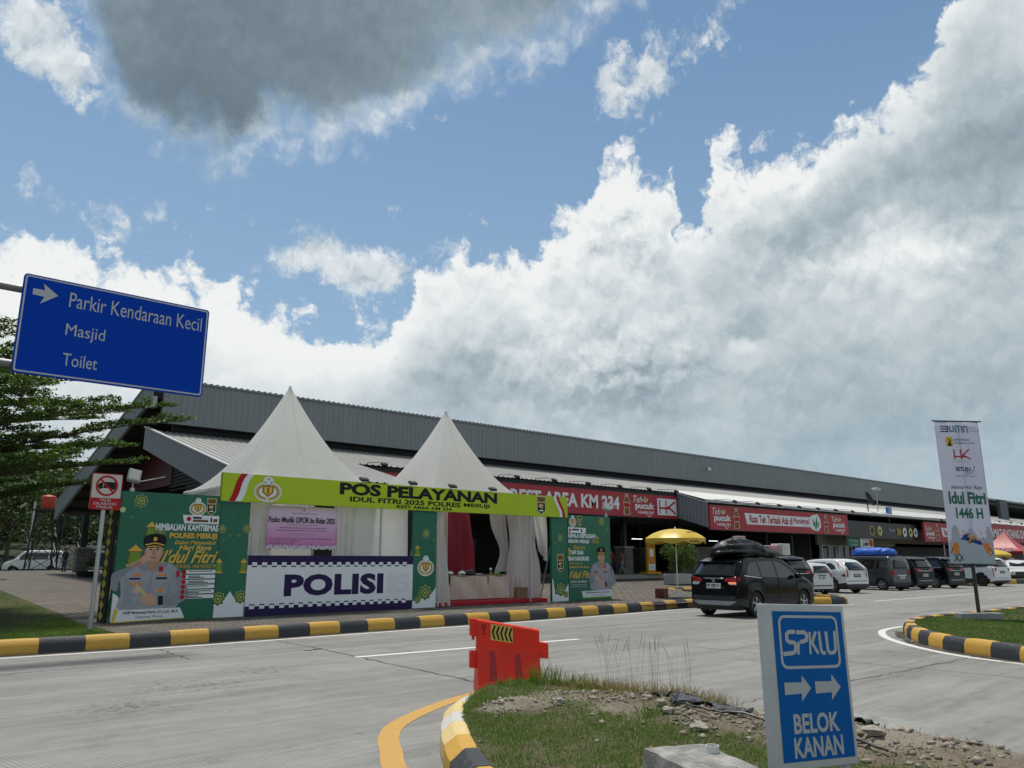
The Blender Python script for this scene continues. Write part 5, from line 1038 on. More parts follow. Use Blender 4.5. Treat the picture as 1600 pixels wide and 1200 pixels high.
# pink notice
t = thing('notice_banner', 'pink printed banner reading Posko Mudik OPOR bu Bidan 2025', 'banner', (9.30, 20.78, 1.95)); W_, H_ = 2.18, 1.18
def wv(u, v): return -.03*sin(u*3.2+v) + .012*sin(v*7+u)
m_, g, b_ = raw_mat('pink_print'); p = world_pos(g); sp = g.node('ShaderNodeSeparateXYZ'); g.put(sp.inputs[0], p); tt = g.lin(g.m('ADD', sp.outputs[2], g.m('MULTIPLY', g.noise(p, 2, 3, .5), .15)), 2.05, 2.95); g.put(b_.inputs['Base Color'], g.mix(tt, (.50,.12,.36,1), (.66,.52,.72,1))); b_.inputs['Roughness'].default_value = .5
b = MB().mat(m_); b.grid([[(u*W_, -wv(u*W_, v*H_), v*H_) for v in at_n(9,0,1)] for u in at_n(17,0,1)]); o = b.build('cloth', None, t, smooth=True, fix=False); md = o.modifiers.new('th','SOLIDIFY'); md.thickness = .004
F = Face((0,-.006,0),(1,0,0),(0,0,1), t, start=.006); F.warp = wv; F.begin('print', False)
F.text('Posko Mudik OPOR bu Bidan 2025', .05, .72, 2.08, .88, c_black, 1, bold=.02); F.text('Organisasi Profesi Ikatan Bidan Indonesia', .7, .96, 1.5, 1.0, c_black, 1); F.text('(Ngawasi Pemeriksaan Ibu Hamil)', .6, .63, 1.55, .69, c_bgrey, 1); F.text('Mari kita bersama menjaga kesehatan ibu dan anak selama mudik', .4, .56, 1.8, .60, c_black, 1); F.text('Melayani pemeriksaan kehamilan dan imunisasi di rest area', .3, .49, 1.85, .53, c_black, 1); F.text('Lampung, April 2025', .7, .39, 1.45, .43, c_bgrey, 1); F.text('Pemeriksaan kesehatan ibu hamil, nifas, bayi dan balita', .1, .26, 2.0, .30, c_black, 1); F.text('Konsultasi dan rujukan', .1, .20, .95, .235, c_black, 1); F.text('Tanggap darurat', .1, .14, .8, .175, c_black, 1)
F.begin('crest'); F.disc(1.06, 1.09, .09, c_white, 1, n=14); F.disc(1.06, 1.09, .07, c_pink, 2, n=14); F.begin('flower_border')
for k in range(24): F.disc(.05+k*.09, .04+.02*sin(k*2.3), .045, c_white, 1, n=7); F.disc(.05+k*.09, .045+.02*sin(k*2.3), .02, c_navy, 2, n=6); F.disc(.09+k*.09, .085+.015*sin(k*1.7), .022, c_pgrey, 1.5, n=6)
F.done()
# red carpet deck, tables, boxes
t = thing('carpet_deck', 'low deck covered with red carpet in the open room', 'deck', (17.6, 22.4, .2)); b = MB().mat(M('red_carpet', (.36,.012,.022), .9, var=.2, scale=12, bump=.3)); b.box((-2.55,-1.62,0),(2.35,1.7,.13)); b.build('carpet', None, t, bevel=.02)
def table(x0, x1, y, label, seed):
    t = thing('skirted_table', label, 'table', ((x0+x1)/2, y, .33), 0, 'skirted tables in the tent'); w_ = (x1-x0)/2
    b = MB().mat(M('table_wood', (.30,.15,.07), .5, var=.2)); b.box((-w_,-.3,.76),(w_,.3,.80)); b.build('tabletop', None, t)
    for sx in (-1,1):
        for sy in (-1,1): q = MB().mat(dark_steel); q.tube([(sx*(w_-.06),sy*.25,0),(sx*(w_-.06),sy*.25,.76)], .016, 6); q.build('leg', None, t)
    drape(t, 'table_skirt', (x0,y-.31,0),(x1,y-.31,0), .36, 1.12, 13, .022, cloth_b, seed=seed, per=6, nz=5); drape(t, 'table_skirt', (x1,y-.31,0),(x1,y+.3,0), .36, 1.12, 5, .022, cloth_b, seed=seed+1, per=6, nz=5)
table(16.1, 17.70, 21.75, 'left table with a pleated beige skirt beside the white curtain', 30); table(17.74, 19.3, 21.75, 'right table with a pleated beige skirt beside the cardboard box', 33)
tz = 1.13
def helm(x, y, r, lab):
    t = thing('helmet', lab, 'helmet', (x, y, tz), random.uniform(-.5,.5), 'helmets on the left table'); b = MB().mat(M('helmet_white', (.62,.63,.64), .25)); prof = [(r*cos(a), .3*r+r*.9*sin(a)) for a in at_n(9, -.3, pi/2)]; b.lathe([(r*.9,0)] + prof, (0,0,0), 20); b.build('shell', None, t, smooth=True); b = MB().mat(black_plastic); b.grid([[(r*1.02*cos(a), r*1.02*sin(a), z_) for z_ in (.12*r,.5*r)] for a in at_n(8, -pi*.8, -pi*.2)]); b.build('visor', None, t, fix=False)
helm(16.24, 21.65, .13, 'white helmet nearest the curtain on the left table'); helm(16.72, 21.62, .14, 'white helmet second from the curtain on the left table')
for nm, lab, cat, x, y, bx, m_ in (('paper_stack','dark folder lying in the middle of the tables','folder',17.45,21.6,(.34,.22,.05),M('folder_blue',(.10,.12,.17),.5)),('tissue_box','green tissue box on the right table','tissue box',18.25,21.6,(.24,.12,.10),flat('tissue_green',(.10,.25,.06))),('document_tray','grey tray near the right end of the tables','tray',18.95,21.65,(.4,.25,.06),M('tray_grey',(.22,.23,.24),.5))):
    t = thing(nm, lab, cat, (x, y, tz), random.uniform(-.3,.3)); b = MB().mat(m_); b.box((-bx[0]/2,-bx[1]/2,0),(bx[0]/2,bx[1]/2,bx[2])); b.build('body', None, t, bevel=.008); b = MB().mat(c_white); b.box((-bx[0]*.3,-bx[1]*.3,bx[2]),(bx[0]*.3,bx[1]*.3,bx[2]+.012)); b.build('paper', None, t)
t = thing('bag', 'dark bag slumped on the table in front of the red drape', 'bag', (17.15, 21.75, tz)); b = MB().mat(M('bag_black', (.02,.02,.024), .6)); b.ico((0,0,.09), .18, 2, .08, (1.2,.7,.65), 3); b.build('body', None, t, smooth=True); b = MB().mat(M('bag_grey', (.15,.15,.16), .6)); b.tube([(-.1,-.1,.14),(0,-.13,.22),(.1,-.1,.14)], .012, 6); b.build('strap', None, t)
t = thing('flower_vase', 'slim vase with a white flower on the right table', 'vase', (17.98, 21.6, tz)); b = MB().mat(M('vase_pink', (.45,.2,.22), .3)); b.lathe([(0.0,0),(.035,0),(.045,.05),(.02,.12),(.028,.15)], (0,0,0), 12); b.build('vase', None, t, smooth=True); b = MB().mat(c_white); b.ico((0,0,.21), .05, 1, .2); b.mat(c_pgreen).tube([(0,0,.1),(0,0,.2)], .006, 5); b.build('flower', None, t)
card = M('cardboard', (.24,.15,.085), .85, var=.2, scale=5)
t = thing('cardboard_box', 'brown cardboard box on the red carpet beside the tables', 'box', (19.28, 21.55, .33), .05); b = MB().mat(card); b.box((-.34,-.25,0),(.34,.25,.36)); b.build('body', None, t, bevel=.006); b = MB().mat(card); b.box((-.34,-.27,.36),(.34,-.02,.37)); b.box((-.34,.02,.361),(.34,.27,.369)); b.build('flap', None, t); b = MB().mat(gold_l); b.box((-.345,-.03,.371),(.345,.03,.375)); b.build('tape', None, t)
# floodlights standing on the poster boards
def flood(x, z, label, rz, sc=1.0):
    t = thing('floodlight', label, 'floodlight', (x, YF+.05, z), rz, 'floodlights on the poster boards'); b = MB().mat(steel); b.tube([(0,0,-.12),(0,0,.12)], .018, 8); b.box((-.05,-.02,-.14),(.05,.05,-.02)); b.build('stem', None, t)
    R = Matrix.Translation((0,-.05,.27)) @ Matrix.Rotation(radians(-25), 4, 'X') @ Matrix.Rotation(radians(12), 4, 'Y'); b = MB().mat(M('flood_grey', (.30,.31,.31), .4, .3)); b.box((-.15,-.05,-.17),(.15,.06,.17), R); b.build('housing', None, t, bevel=.02)
    b = MB().mat(M('flood_glass', (.42,.43,.42), .15)); b.box((-.12,-.056,-.13),(.12,-.051,.13), R); b.build('glass', None, t)
    b = MB().mat(M('stay_steel', (.5,.5,.5), .35, .6)); b.tube([(0,.02,.1),(.9,.5,.35)], .012, 6); b.build('stay', None, t)
flood(5.72, 3.40, 'grey floodlight on top of the left green poster board', 0); flood(23.0, 3.40, 'grey floodlight on top of the right green poster board', -.3)
# ---------------------------------------------------------------- vehicles (x forward, y left, origin on the ground at mid-length)
def m_car(name, col, rough=.18, metal=.0):
    m, g, b = raw_mat(name); tc = g.node('ShaderNodeTexCoord').outputs['Object']; n = g.noise(tc, 3, 5, .6); sp = g.node('ShaderNodeSeparateXYZ'); g.put(sp.inputs[0], tc)
    dust = g.m('MULTIPLY', g.ss(g.m('ADD', sp.outputs[2], g.m('MULTIPLY', n, .5)), .85, .25), .05 if max(col) < .03 else .25)
    g.put(b.inputs['Base Color'], g.mix(dust, g.scale(col, g.m('ADD', .9, g.m('MULTIPLY', n, .2))), (.13,.12,.105,1))); g.put(b.inputs['Roughness'], g.m('ADD', rough, g.m('MULTIPLY', dust, .5)))
    b.inputs['Metallic'].default_value = metal; b.inputs['Coat Weight'].default_value = .08 if max(col) < .03 else .5
    b.inputs['Specular IOR Level'].default_value = .16 if max(col) < .03 else .5; b.inputs['Coat Roughness'].default_value = .06; return m
paint = {'black': m_car('car_black', (.005,.005,.007), .12), 'black2': m_car('car_black_pearl', (.012,.012,.016)), 'white': m_car('car_white', (.68,.69,.70), .25), 'grey': m_car('car_grey', (.055,.062,.070), .3, .3), 'silverwhite': m_car('car_silver_white', (.60,.61,.61), .25)}
m, g, b = raw_mat('car_glass'); b.inputs['Base Color'].default_value = (.010,.012,.014,1); b.inputs['Roughness'].default_value = .04; b.inputs['Specular IOR Level'].default_value = .6; cglass = m
tyre_m = M('tyre_rubber', (.012,.012,.012), .8, var=.3); rim_m = M('alloy_rim', (.45,.46,.47), .3, .7, var=.1); rim_d = M('dark_alloy', (.05,.05,.055), .35, .5); clad_m = M('bumper_plastic', (.022,.023,.025), .6, var=.15); chrome = M('chrome_trim', (.6,.6,.6), .12, 1.0, var=.02); tail_m = M('tail_lamp_red', (.30,.006,.010), .15, var=.05); lens_m = M('clear_lens', (.55,.56,.56), .12, var=.05); plate_w = M('plate_white', (.62,.62,.60), .5); plate_b = M('plate_black', (.012,.012,.012), .5); seam = M('door_seam', (.004,.004,.004), .8); silverp = M('silver_plastic', (.28,.29,.30), .4)
m, g, b = raw_mat('brake_lamp'); b.inputs['Base Color'].default_value = (.5,.12,.05,1); b.inputs['Emission Color'].default_value = (1.0,.35,.12,1); b.inputs['Emission Strength'].default_value = .45; brake_m = m
def wheel(t, x, y, r, w, side, style, rimc):
    c = (x, y, r); q = MB().mat(rimc); s = side
    q.lathe([(r*.66,-w*.45*s),(r*.66,w*.30*s),(r*.60,w*.40*s),(r*.57,w*.34*s)], c, 28, 'Y')
    q.mat(dark_steel); q.lathe([(0.001,w*.05*s),(r*.58,w*.05*s)], c, 28, 'Y'); q.mat(rimc)
    n, dbl = style
    for k in range(n):
        for d in ((-.09,.09) if dbl else (0,)):
            a = 2*pi*k/n + .2; p0 = Vector((x+r*.10*cos(a), y+w*.34*s, r+r*.10*sin(a))); p1 = Vector((x+r*.61*cos(a+d), y+w*.38*s, r+r*.61*sin(a+d))); q.bar(p0, p1, r*(.10 if dbl else .13), w*.12, (0,1,0))
    q.lathe([(0.001,w*.45*s),(r*.13,w*.43*s),(r*.14,w*.3*s)], c, 14, 'Y'); o = q.build('wheel', None, t, smooth=True, angle=35)
    z = MB().mat(tyre_m); z.lathe([(r*.65,-w*.5*s),(r*.93,-w*.5*s),(r,-w*.38*s),(r,w*.38*s),(r*.93,w*.5*s),(r*.70,w*.47*s),(r*.65,w*.42*s)], c, 32, 'Y'); z.build('tyre', None, o, smooth=True, angle=40)
def build_car(name, label, cat, S_, loc, rz, group=None):
    t = thing(name, label, cat, loc, rz, group); pm = paint[S_['paint']]; W2 = S_['W']/2; wr = S_.get('wr', W2-.19); P = S_['prof']; r = S_['r']; wx = S_['wx']; belt = S_['belt']; H = max(z for x, z in P); ww = .21
    # silhouette from the rear foot over the roof to the front foot
    prof = catmull([(x, 0, z) for x, z in P], 5); xs_, zs_ = [], []
    for p in prof:
        x = p.x
        if xs_ and x <= xs_[-1]: x = xs_[-1] + .0015
        xs_.append(x); zs_.append(p.z)
    X0, X1 = xs_[0], xs_[-1]; ztop = lambda x: float(np.interp(x, xs_, zs_)); sill = S_.get('sill', .24)
    def zb(x):
        for c in wx:
            d = abs(x-c); R = r*1.17
            if d < R: return max(sill, r + sqrt(R*R-d*d)) if True else 0
        e = min(x-X0, X1-x); return sill + max(0, .45-e)*.22
    def taper(x):
        e = min(x-X0, X1-x); return 1 - .13*max(0, 1-e/.42)**2.2
    def bel(x): return belt[0] + (belt[1]-belt[0])*(x-X0)/(X1-X0)
    def hw(x, z):
        b_ = bel(x); k = max(0, min(1, (z-b_)/(H-b_)))
        w_ = W2 + (wr-W2)*k - (0.035*max(0, (.55-z)/.35) if z < .55 else 0) - .018*max(0, 1-abs(z-b_+.12)/.10)
        return w_*taper(x)
    cols = sorted(set([round(x, 4) for x in xs_] + [round(c + r*1.17*f, 4) for c in wx for f in (-1.001,-.999,-.95,-.85,-.7,-.5,-.25,0,.25,.5,.7,.85,.95,.999,1.001)] + [round(x,4) for x in at_n(30, X0+.01, X1-.01)])); G = []; rc = .085
    for x in cols:
        zt = ztop(x); z0 = min(zb(x), zt-.002); b_ = min(bel(x), max(z0+.001, zt-rc)); zr_ = max(z0+.0005, zt - rc); L = []
        zsx = [z0 + (b_-z0)*k/4 for k in range(5)] + [b_ + (zr_-b_)*k/3 for k in (1,2,3)]
        for z in zsx: L.append((x, hw(x, z), z))
        wE = hw(x, zr_); rr = min(rc, zt-zr_)
        for a in (22,45,68,90): L.append((x, wE - rc*(1-cos(radians(a))), zr_ + rr*sin(radians(a))))
        wT = wE - rc; cr = .035 if zt > bel(x) else .03
        L2 = [(x, wT*f, zt + cr*(1-f*f)*min(1,(zt-z0)/.4)) for f in (.66,.33,0,-.33,-.66)]
        G.append(L + L2 + [(a, -b2, c) for a, b2, c in L[::-1]])
    q = MB(); q.mat(pm); n = len(G); m_ = len(G[0]); base = [p for row in G for p in row]; fs, mi = [], []
    cz = S_.get('clad', 0)
    q.mat(pm); q.mat(clad_m)
    for i in range(n-1):
        for j in range(m_-1):
            f = (i*m_+j, i*m_+j+1, (i+1)*m_+j+1, (i+1)*m_+j); fs.append(f); zc = sum(base[k][2] for k in f)/4; xc = base[f[0]][0]
            near = any(abs(xc-c) < r*1.30 and zc < r*2.0*1.12+.06 and zc < r+r*1.33 and (abs(xc-c)**2+(zc-r)**2) < (r*1.32)**2 for c in wx) if cz else False
            mi.append(1 if (zc < cz or near) else 0)
    q.v = base; q.f = fs; q.mi = mi; q.build('body', None, t, smooth=True, angle=42)
    q = MB().mat(clad_m); q.box((X0+.15,-W2+.16,.20),(X1-.15,W2-.16,.62)); q.box((X0+.5,-W2+.10,.6),(X1-.5,W2-.10,.95)) if S_.get('hi', True) else None; q.build('underbody', None, t)
    for c in wx:
        for s in (1, -1): wheel(t, c, s*(W2-ww*.5-.005), r, ww, s, S_.get('rim', (5,True)), S_.get('rimc', rim_m))
    # patches lying on the skin
    def side_patch(nm, pts, mat, s, off=.007, parent=None, th=.006):
        g_ = MB().mat(mat); v = [(x, s*(hw(x, z)+off), z) for x, z in pts]; v2 = [(x, s*(hw(x, z)+off-th), z) for x, z in pts]; k = len(v)
        g_.add(v+v2, [tuple(range(k))] + [(i,(i+1)%k,k+(i+1)%k,k+i) for i in range(k)]); return g_.build(nm, None, parent or t)
    half = int(np.argmax(zs_)); rz_ = sorted(zip(zs_[:half], xs_[:half])); fz_ = sorted(zip(zs_[half:], xs_[half:]))
    def rear_x(z): return float(np.interp(z, [a for a, c in rz_], [c for a, c in rz_]))
    def front_x(z): return float(np.interp(z, [a for a, c in fz_], [c for a, c in fz_]))
    def end_patch(nm, rows, mat, fn, sgn, off=.012, parent=None, solid=.006):
        # rows of (z, y0, y1)
        g_ = MB().mat(mat); G_ = []; rr_ = []
        for (za, a0, a1), (zb_, b0, b1) in zip(rows[:-1], rows[1:]):
            for k in range(5): f = k/4; rr_.append((za+(zb_-za)*f, a0+(b0-a0)*f, a1+(b1-a1)*f))
        for z, y0, y1 in rr_:
            G_.append([(fn(z) + sgn*(off + (.034*max(0,1-(y/.72)**2) if z > belt[0]-.1 else 0)), y, z) for y in at_n(7, y0, y1)])
        # follow the rounding of the tail in plan
        G_ = [[(x - sgn*bulge(y, z), y, z) for x, y, z in row] for row in G_]
        g_.grid(G_); o = g_.build(nm, None, parent or t, smooth=True, fix=False); md = o.modifiers.new('th','SOLIDIFY'); md.thickness = solid; md.offset = 0; return o
    def bulge(y, z):
        w0 = hw(X0+.02, z); e = max(0, abs(y)/(w0+1e-6) - .9); return e*.45 - .035*(1-min(1,(y/(w0-.08))**2))*0
    for s in (1, -1):
        for pts in S_['win']:
            w_ = side_patch('window', pts, cglass, s)
        for pts in S_.get('doors', []):
            g_ = MB().mat(seam); v = [(x, s*(hw(x, z)+.003), z) for x, z in pts]
            for a, c in zip(v[:-1], v[1:]): g_.bar(a, c, .010, .008, (0,1,0))
            d_ = g_.build('door', None, t); hx = pts[0][0] + (.18 if pts[-1][0] > pts[0][0] else -.18); hx, hz = (min(p[0] for p in pts) + .16, bel(0)-.10)
            h_ = MB().mat(pm if not S_.get('chromeh') else chrome); h_.box((hx-.09, s*(hw(hx,hz)+.012)-.014, hz-.016),(hx+.09, s*(hw(hx,hz)+.012)+.014, hz+.016)); h_.build('handle', None, d_, bevel=.006)
        for nm, pts, mt in S_.get('sidelamp', []): side_patch(nm, pts, mt, s, .010)
        for nm, pts, mt in S_.get('trim', []): side_patch(nm, pts, mt, s, .012)
        mx_, mz_ = S_['mirror']; g_ = MB().mat(pm); g_.ico((mx_, s*(hw(mx_,mz_)+.14), mz_), .10, 2, 0, (.8,1.15,.85)); mo = g_.build('mirror', None, t, smooth=True); g_ = MB().mat(clad_m); g_.bar((mx_, s*(hw(mx_,mz_)-.02), mz_-.04),(mx_, s*(hw(mx_,mz_)+.1), mz_-.03),.05,.04); g_.build('mirror_arm', None, mo)
    end_patch('rear_window', S_['rwin'], cglass, rear_x, -1, .030)
    end_patch('windscreen', S_['fwin'], cglass, front_x, 1, .03)
    for nm, rows, mt in S_.get('rear', []):
        end_patch(nm, rows, mt, rear_x, -1, .016)
        if S_.get('mirror_rear', True) and rows[0][1] > 0: end_patch(nm, [(z, -b1, -a1) for z, a1, b1 in rows], mt, rear_x, -1, .016)
    for nm, rows, mt in S_.get('front', []):
        end_patch(nm, rows, mt, front_x, 1, .016)
        if rows[0][1] > 0: end_patch(nm, [(z, -b1, -a1) for z, a1, b1 in rows], mt, front_x, 1, .016)
    pz, pm2, ptxt = S_['plate']; px_ = rear_x(pz) - .03; g_ = MB().mat(pm2); g_.box((px_-.012,-.22,pz-.075),(px_+.05,.22,pz+.075)); po = g_.build('number_plate', None, t)
    if ptxt: F = Face((px_-.012,.22,pz-.075),(0,-1,0),(0,0,1), po, start=.003); F.begin('print', False); F.text(ptxt, .03,.05,.41,.125, c_black if pm2 is plate_w else c_white, 1, bold=.02); F.text('05.28', .15,.012,.29,.038, c_black if pm2 is plate_w else c_white, 1); F.done()
    if S_.get('spoiler'):
        sx, sz = S_['spoiler']; g_ = MB().mat(pm); w_ = wr-.10; g_.prism([(sx+.30,-w_,sz+.03),(sx,-w_+.05,sz-.02),(sx-.02,-w_+.05,sz-.06),(sx+.30,-w_,sz-.03)], None, (0,2*w_,0)); g_.build('spoiler', None, t, bevel=.012)
    if S_.get('rails'):
        for s in (1,-1):
            x0, x1 = S_['rails']; g_ = MB().mat(S_.get('railm', silverp)); zz = lambda x: ztop(x)+.06; yy = wr-.10; g_.tube([(x0,s*yy,ztop(x0)-.02),(x0+.12,s*yy,zz(x0)),((x0+x1)/2,s*yy,ztop((x0+x1)/2)+.065),(x1-.12,s*yy,zz(x1)),(x1,s*yy,ztop(x1)-.02)], .02, 6); g_.build('roof_rail', None, t, smooth=True)
    g_ = MB().mat(clad_m); z0_, y_ = S_.get('wiper', (S_['rwin'][0][0]+.02, .05)); xx = rear_x(z0_)-.03; g_.bar((xx,y_,z0_),(rear_x(z0_+.12)-.03,y_+.34,z0_+.10),.02,.015); g_.lathe([(.001,-.02),(.03,-.02),(.03,.03)], (xx,y_,z0_), 10, 'X'); g_.build('wiper', None, t)
    t['_h'] = 0; del t['_h']; return t, ztop
def suv_prof(L, H, rearo=.28, hood=1.02, ws=.5):
    h = L/2
    return [(-h+.10,.30),(-h+.02,.42),(-h,.62),(-h+.03,.80),(-h+.09,1.02),(-h+.20,1.25),(-h+rearo+.14,H-.14),(-h+rearo+.30,H-.035),(-h+1.0,H),(-h+1.9,H+.005),(-h+2.55,H-.05),(-h+3.02,H-.20),(-h+3.55,hood+.16),(-h+3.68,hood+.08),(h-.55,hood-.05),(h-.16,hood-.17),(h-.03,.70),(h,.55),(h-.04,.36),(h-.10,.28)]
rush = dict(paint='black', W=1.69, prof=[(-2.115,.30),(-2.195,.45),(-2.215,.66),(-2.195,.84),(-2.155,1.0),(-2.06,1.14),(-1.80,1.46),(-1.70,1.56),(-1.38,1.65),(-.75,1.69),(.0,1.675),(.55,1.58),(.92,1.40),(1.32,1.15),(1.45,1.09),(1.72,1.02),(2.06,.87),(2.19,.70),(2.215,.55),(2.175,.36),(2.115,.28)], r=.345, wx=(-1.30,1.385), belt=(1.10,1.02), clad=.50, sill=.26, rim=(5,True), rimc=rim_m,
    win=[[(-1.72,1.17),(-1.02,1.12),(-1.02,1.53),(-1.34,1.52),(-1.55,1.40)],[(-.96,1.12),(-.13,1.08),(-.13,1.55),(-.96,1.54)],[(-.06,1.08),(.88,1.05),(.98,1.09),(.62,1.36),(.36,1.48),(.20,1.53),(-.06,1.55)]],
    doors=[[(-.99,1.08),(-.99,.70),(-.86,.45),(-.10,.42),(-.10,1.05)],[(-.07,1.05),(-.07,.42),(.86,.42),(.98,.75),(.98,1.02)]], trim=[('belt_trim',[(-1.85,1.145),(-1.0,1.075),(-1.0,1.090),(-1.85,1.165)],chrome)],
    rwin=[(1.15,-.66,.66),(1.40,-.60,.60),(1.50,-.54,.54)], fwin=[(1.16,-.66,.66),(1.5,-.56,.56)], mirror=(.86,1.12),
    rear=[('tail_lamp',[(.98,.34,.80),(1.07,.40,.80),(1.12,.66,.79)],tail_m),('tail_trim',[(1.06,-.34,.34),(1.09,-.34,.34)],chrome),('reversing_lamp',[(.90,.50,.70),(.98,.44,.74)],lens_m),('bumper_skid',[(.34,-.50,.50),(.40,-.62,.62),(.46,-.70,.70)],silverp),('bumper_recess',[(.47,-.74,.74),(.60,-.66,.66)],clad_m),('tailgate_handle',[(.80,-.32,.32),(.83,-.32,.32)],clad_m),('badge',[(.97,-.05,.05),(1.04,-.05,.05)],chrome)],
    sidelamp=[('tail_lamp',[(-2.10,.98),(-1.80,1.06),(-1.78,1.10),(-2.06,1.11)],tail_m)], plate=(.87,plate_w,'BE 1098 LX'), spoiler=(-1.86,1.575), rails=(-1.35,.35), railm=clad_m)
tr, zt_r = build_car('parked_car', 'black SUV with luggage heaped on its roof, stopped nearest on the road beside the kerb', 'car', rush, (22.63,14.14,0), radians(1.5), 'cars at the rest area')
tr.scale = (1.07,1.07,1.04)
g_ = MB().mat(brake_m); g_.box((-2.19,-.74,.93),(-2.155,-.52,.975)); g_.build('indicator_lamp', None, tr)
black_suv = dict(rush, paint='black2', prof=suv_prof(4.7,1.80,.30,1.08), W=1.84, belt=(1.16,1.08), wx=(-1.40,1.40), r=.37, plate=(.80,plate_w,'BE 1446'), clad=.42, spoiler=(-2.03,1.73), rails=(-1.4,.4), rim=(9,False),
    win=[[(-1.90,1.24),(-1.10,1.18),(-1.10,1.62),(-1.60,1.60)],[(-1.04,1.18),(-.15,1.14),(-.15,1.64),(-1.04,1.63)],[(-.08,1.14),(.80,1.12),(.88,1.16),(.50,1.46),(.20,1.62),(-.08,1.64)]], doors=[[(-1.07,1.15),(-1.07,.72),(-.9,.45),(-.12,.42),(-.12,1.12)]], trim=[('belt_trim',[(-1.9,1.20),(.8,1.09),(.8,1.105),(-1.9,1.22)],chrome)],
    rwin=[(1.24,-.70,.70),(1.50,-.64,.64),(1.66,-.55,.55)], fwin=[(1.24,-.7,.7),(1.6,-.58,.58)], mirror=(.80,1.2),
    rear=[('tail_lamp',[(1.06,.30,.86),(1.10,.26,.86),(1.15,.46,.85)],tail_m),('tail_trim',[(1.02,-.6,.6),(1.05,-.6,.6)],chrome),('bumper_trim',[(.46,-.60,.60),(.52,-.68,.68)],silverp),('bumper_recess',[(.53,-.80,.80),(.64,-.72,.72)],clad_m)], sidelamp=[('tail_lamp',[(-2.2,1.05),(-1.88,1.09),(-1.88,1.13),(-2.15,1.15)],tail_m)])
crv = dict(rush, paint='white', prof=suv_prof(4.57,1.68,.42,1.02), W=1.82, belt=(1.10,1.0), wx=(-1.33,1.29), r=.345, clad=.46, spoiler=None, plate=(.88,plate_b,'BE 2071 YA'), rails=(-1.3,.4), rim=(6,False),
    win=[[(-1.62,1.20),(-.98,1.13),(-.98,1.50),(-1.25,1.50),(-1.5,1.38)],[(-.92,1.12),(-.12,1.08),(-.12,1.55),(-.92,1.53)],[(-.05,1.08),(.85,1.04),(.92,1.09),(.55,1.36),(.25,1.53),(-.05,1.55)]], doors=[[(-.95,1.1),(-.95,.7),(-.8,.48),(-.08,.45),(-.08,1.06)],[(-.05,1.06),(-.05,.45),(.85,.45),(.95,.75),(.95,1.0)]], trim=[],
    rwin=[(1.14,-.62,.62),(1.42,-.58,.58),(1.55,-.50,.50)], fwin=[(1.14,-.66,.66),(1.5,-.56,.56)],
    rear=[('tail_lamp',[(.80,.66,.84),(1.05,.68,.84),(1.30,.68,.78),(1.54,.62,.70)],tail_m),('reversing_lamp',[(.90,.52,.66),(1.04,.56,.67)],lens_m),('bumper_trim',[(.60,-.70,.70),(.62,-.72,.72)],clad_m)], sidelamp=[('tail_lamp',[(-2.16,.82),(-1.98,.84),(-1.80,1.25),(-1.66,1.5),(-1.70,1.54),(-1.92,1.30),(-2.10,1.0)],tail_m)])
agya = dict(rush, paint='silverwhite', prof=[(-1.85+a,b) for a,b in ((.08,.28),(.0,.45),(.0,.7),(.04,.95),(.16,1.2),(.34,1.42),(.5,1.47),(1.2,1.52),(1.8,1.50),(2.2,1.40),(2.75,1.02),(2.9,.96),(3.35,.88),(3.6,.72),(3.68,.5),(3.62,.28))], W=1.66, wr=.62, belt=(1.02,.94), wx=(-1.2,1.27), r=.29, clad=0, sill=.22, plate=(.80,plate_w,'B 1203'), spoiler=(-1.52,1.42), rails=None, trim=[],
    win=[[(-1.35,1.08),(-.55,1.02),(-.55,1.38),(-1.05,1.36)],[(-.48,1.02),(.5,.98),(.62,1.02),(.25,1.30),(-.02,1.38),(-.48,1.38)]], doors=[[(-.52,1.0),(-.52,.4),(.55,.38),(.6,.95)]], rwin=[(1.04,-.55,.55),(1.25,-.52,.52),(1.37,-.44,.44)], fwin=[(1.04,-.6,.6),(1.36,-.48,.48)], mirror=(.55,1.03),
    rear=[('tail_lamp',[(.82,.60,.76),(.95,.55,.76),(1.02,.52,.75)],tail_m),('bumper_trim',[(.40,-.6,.6),(.45,-.66,.66)],clad_m),('tailgate_trim',[(.90,-.26,.26),(.93,-.26,.26)],clad_m)], sidelamp=[('tail_lamp',[(-1.79,.80),(-1.6,.9),(-1.56,1.04),(-1.72,1.02)],clad_m)])
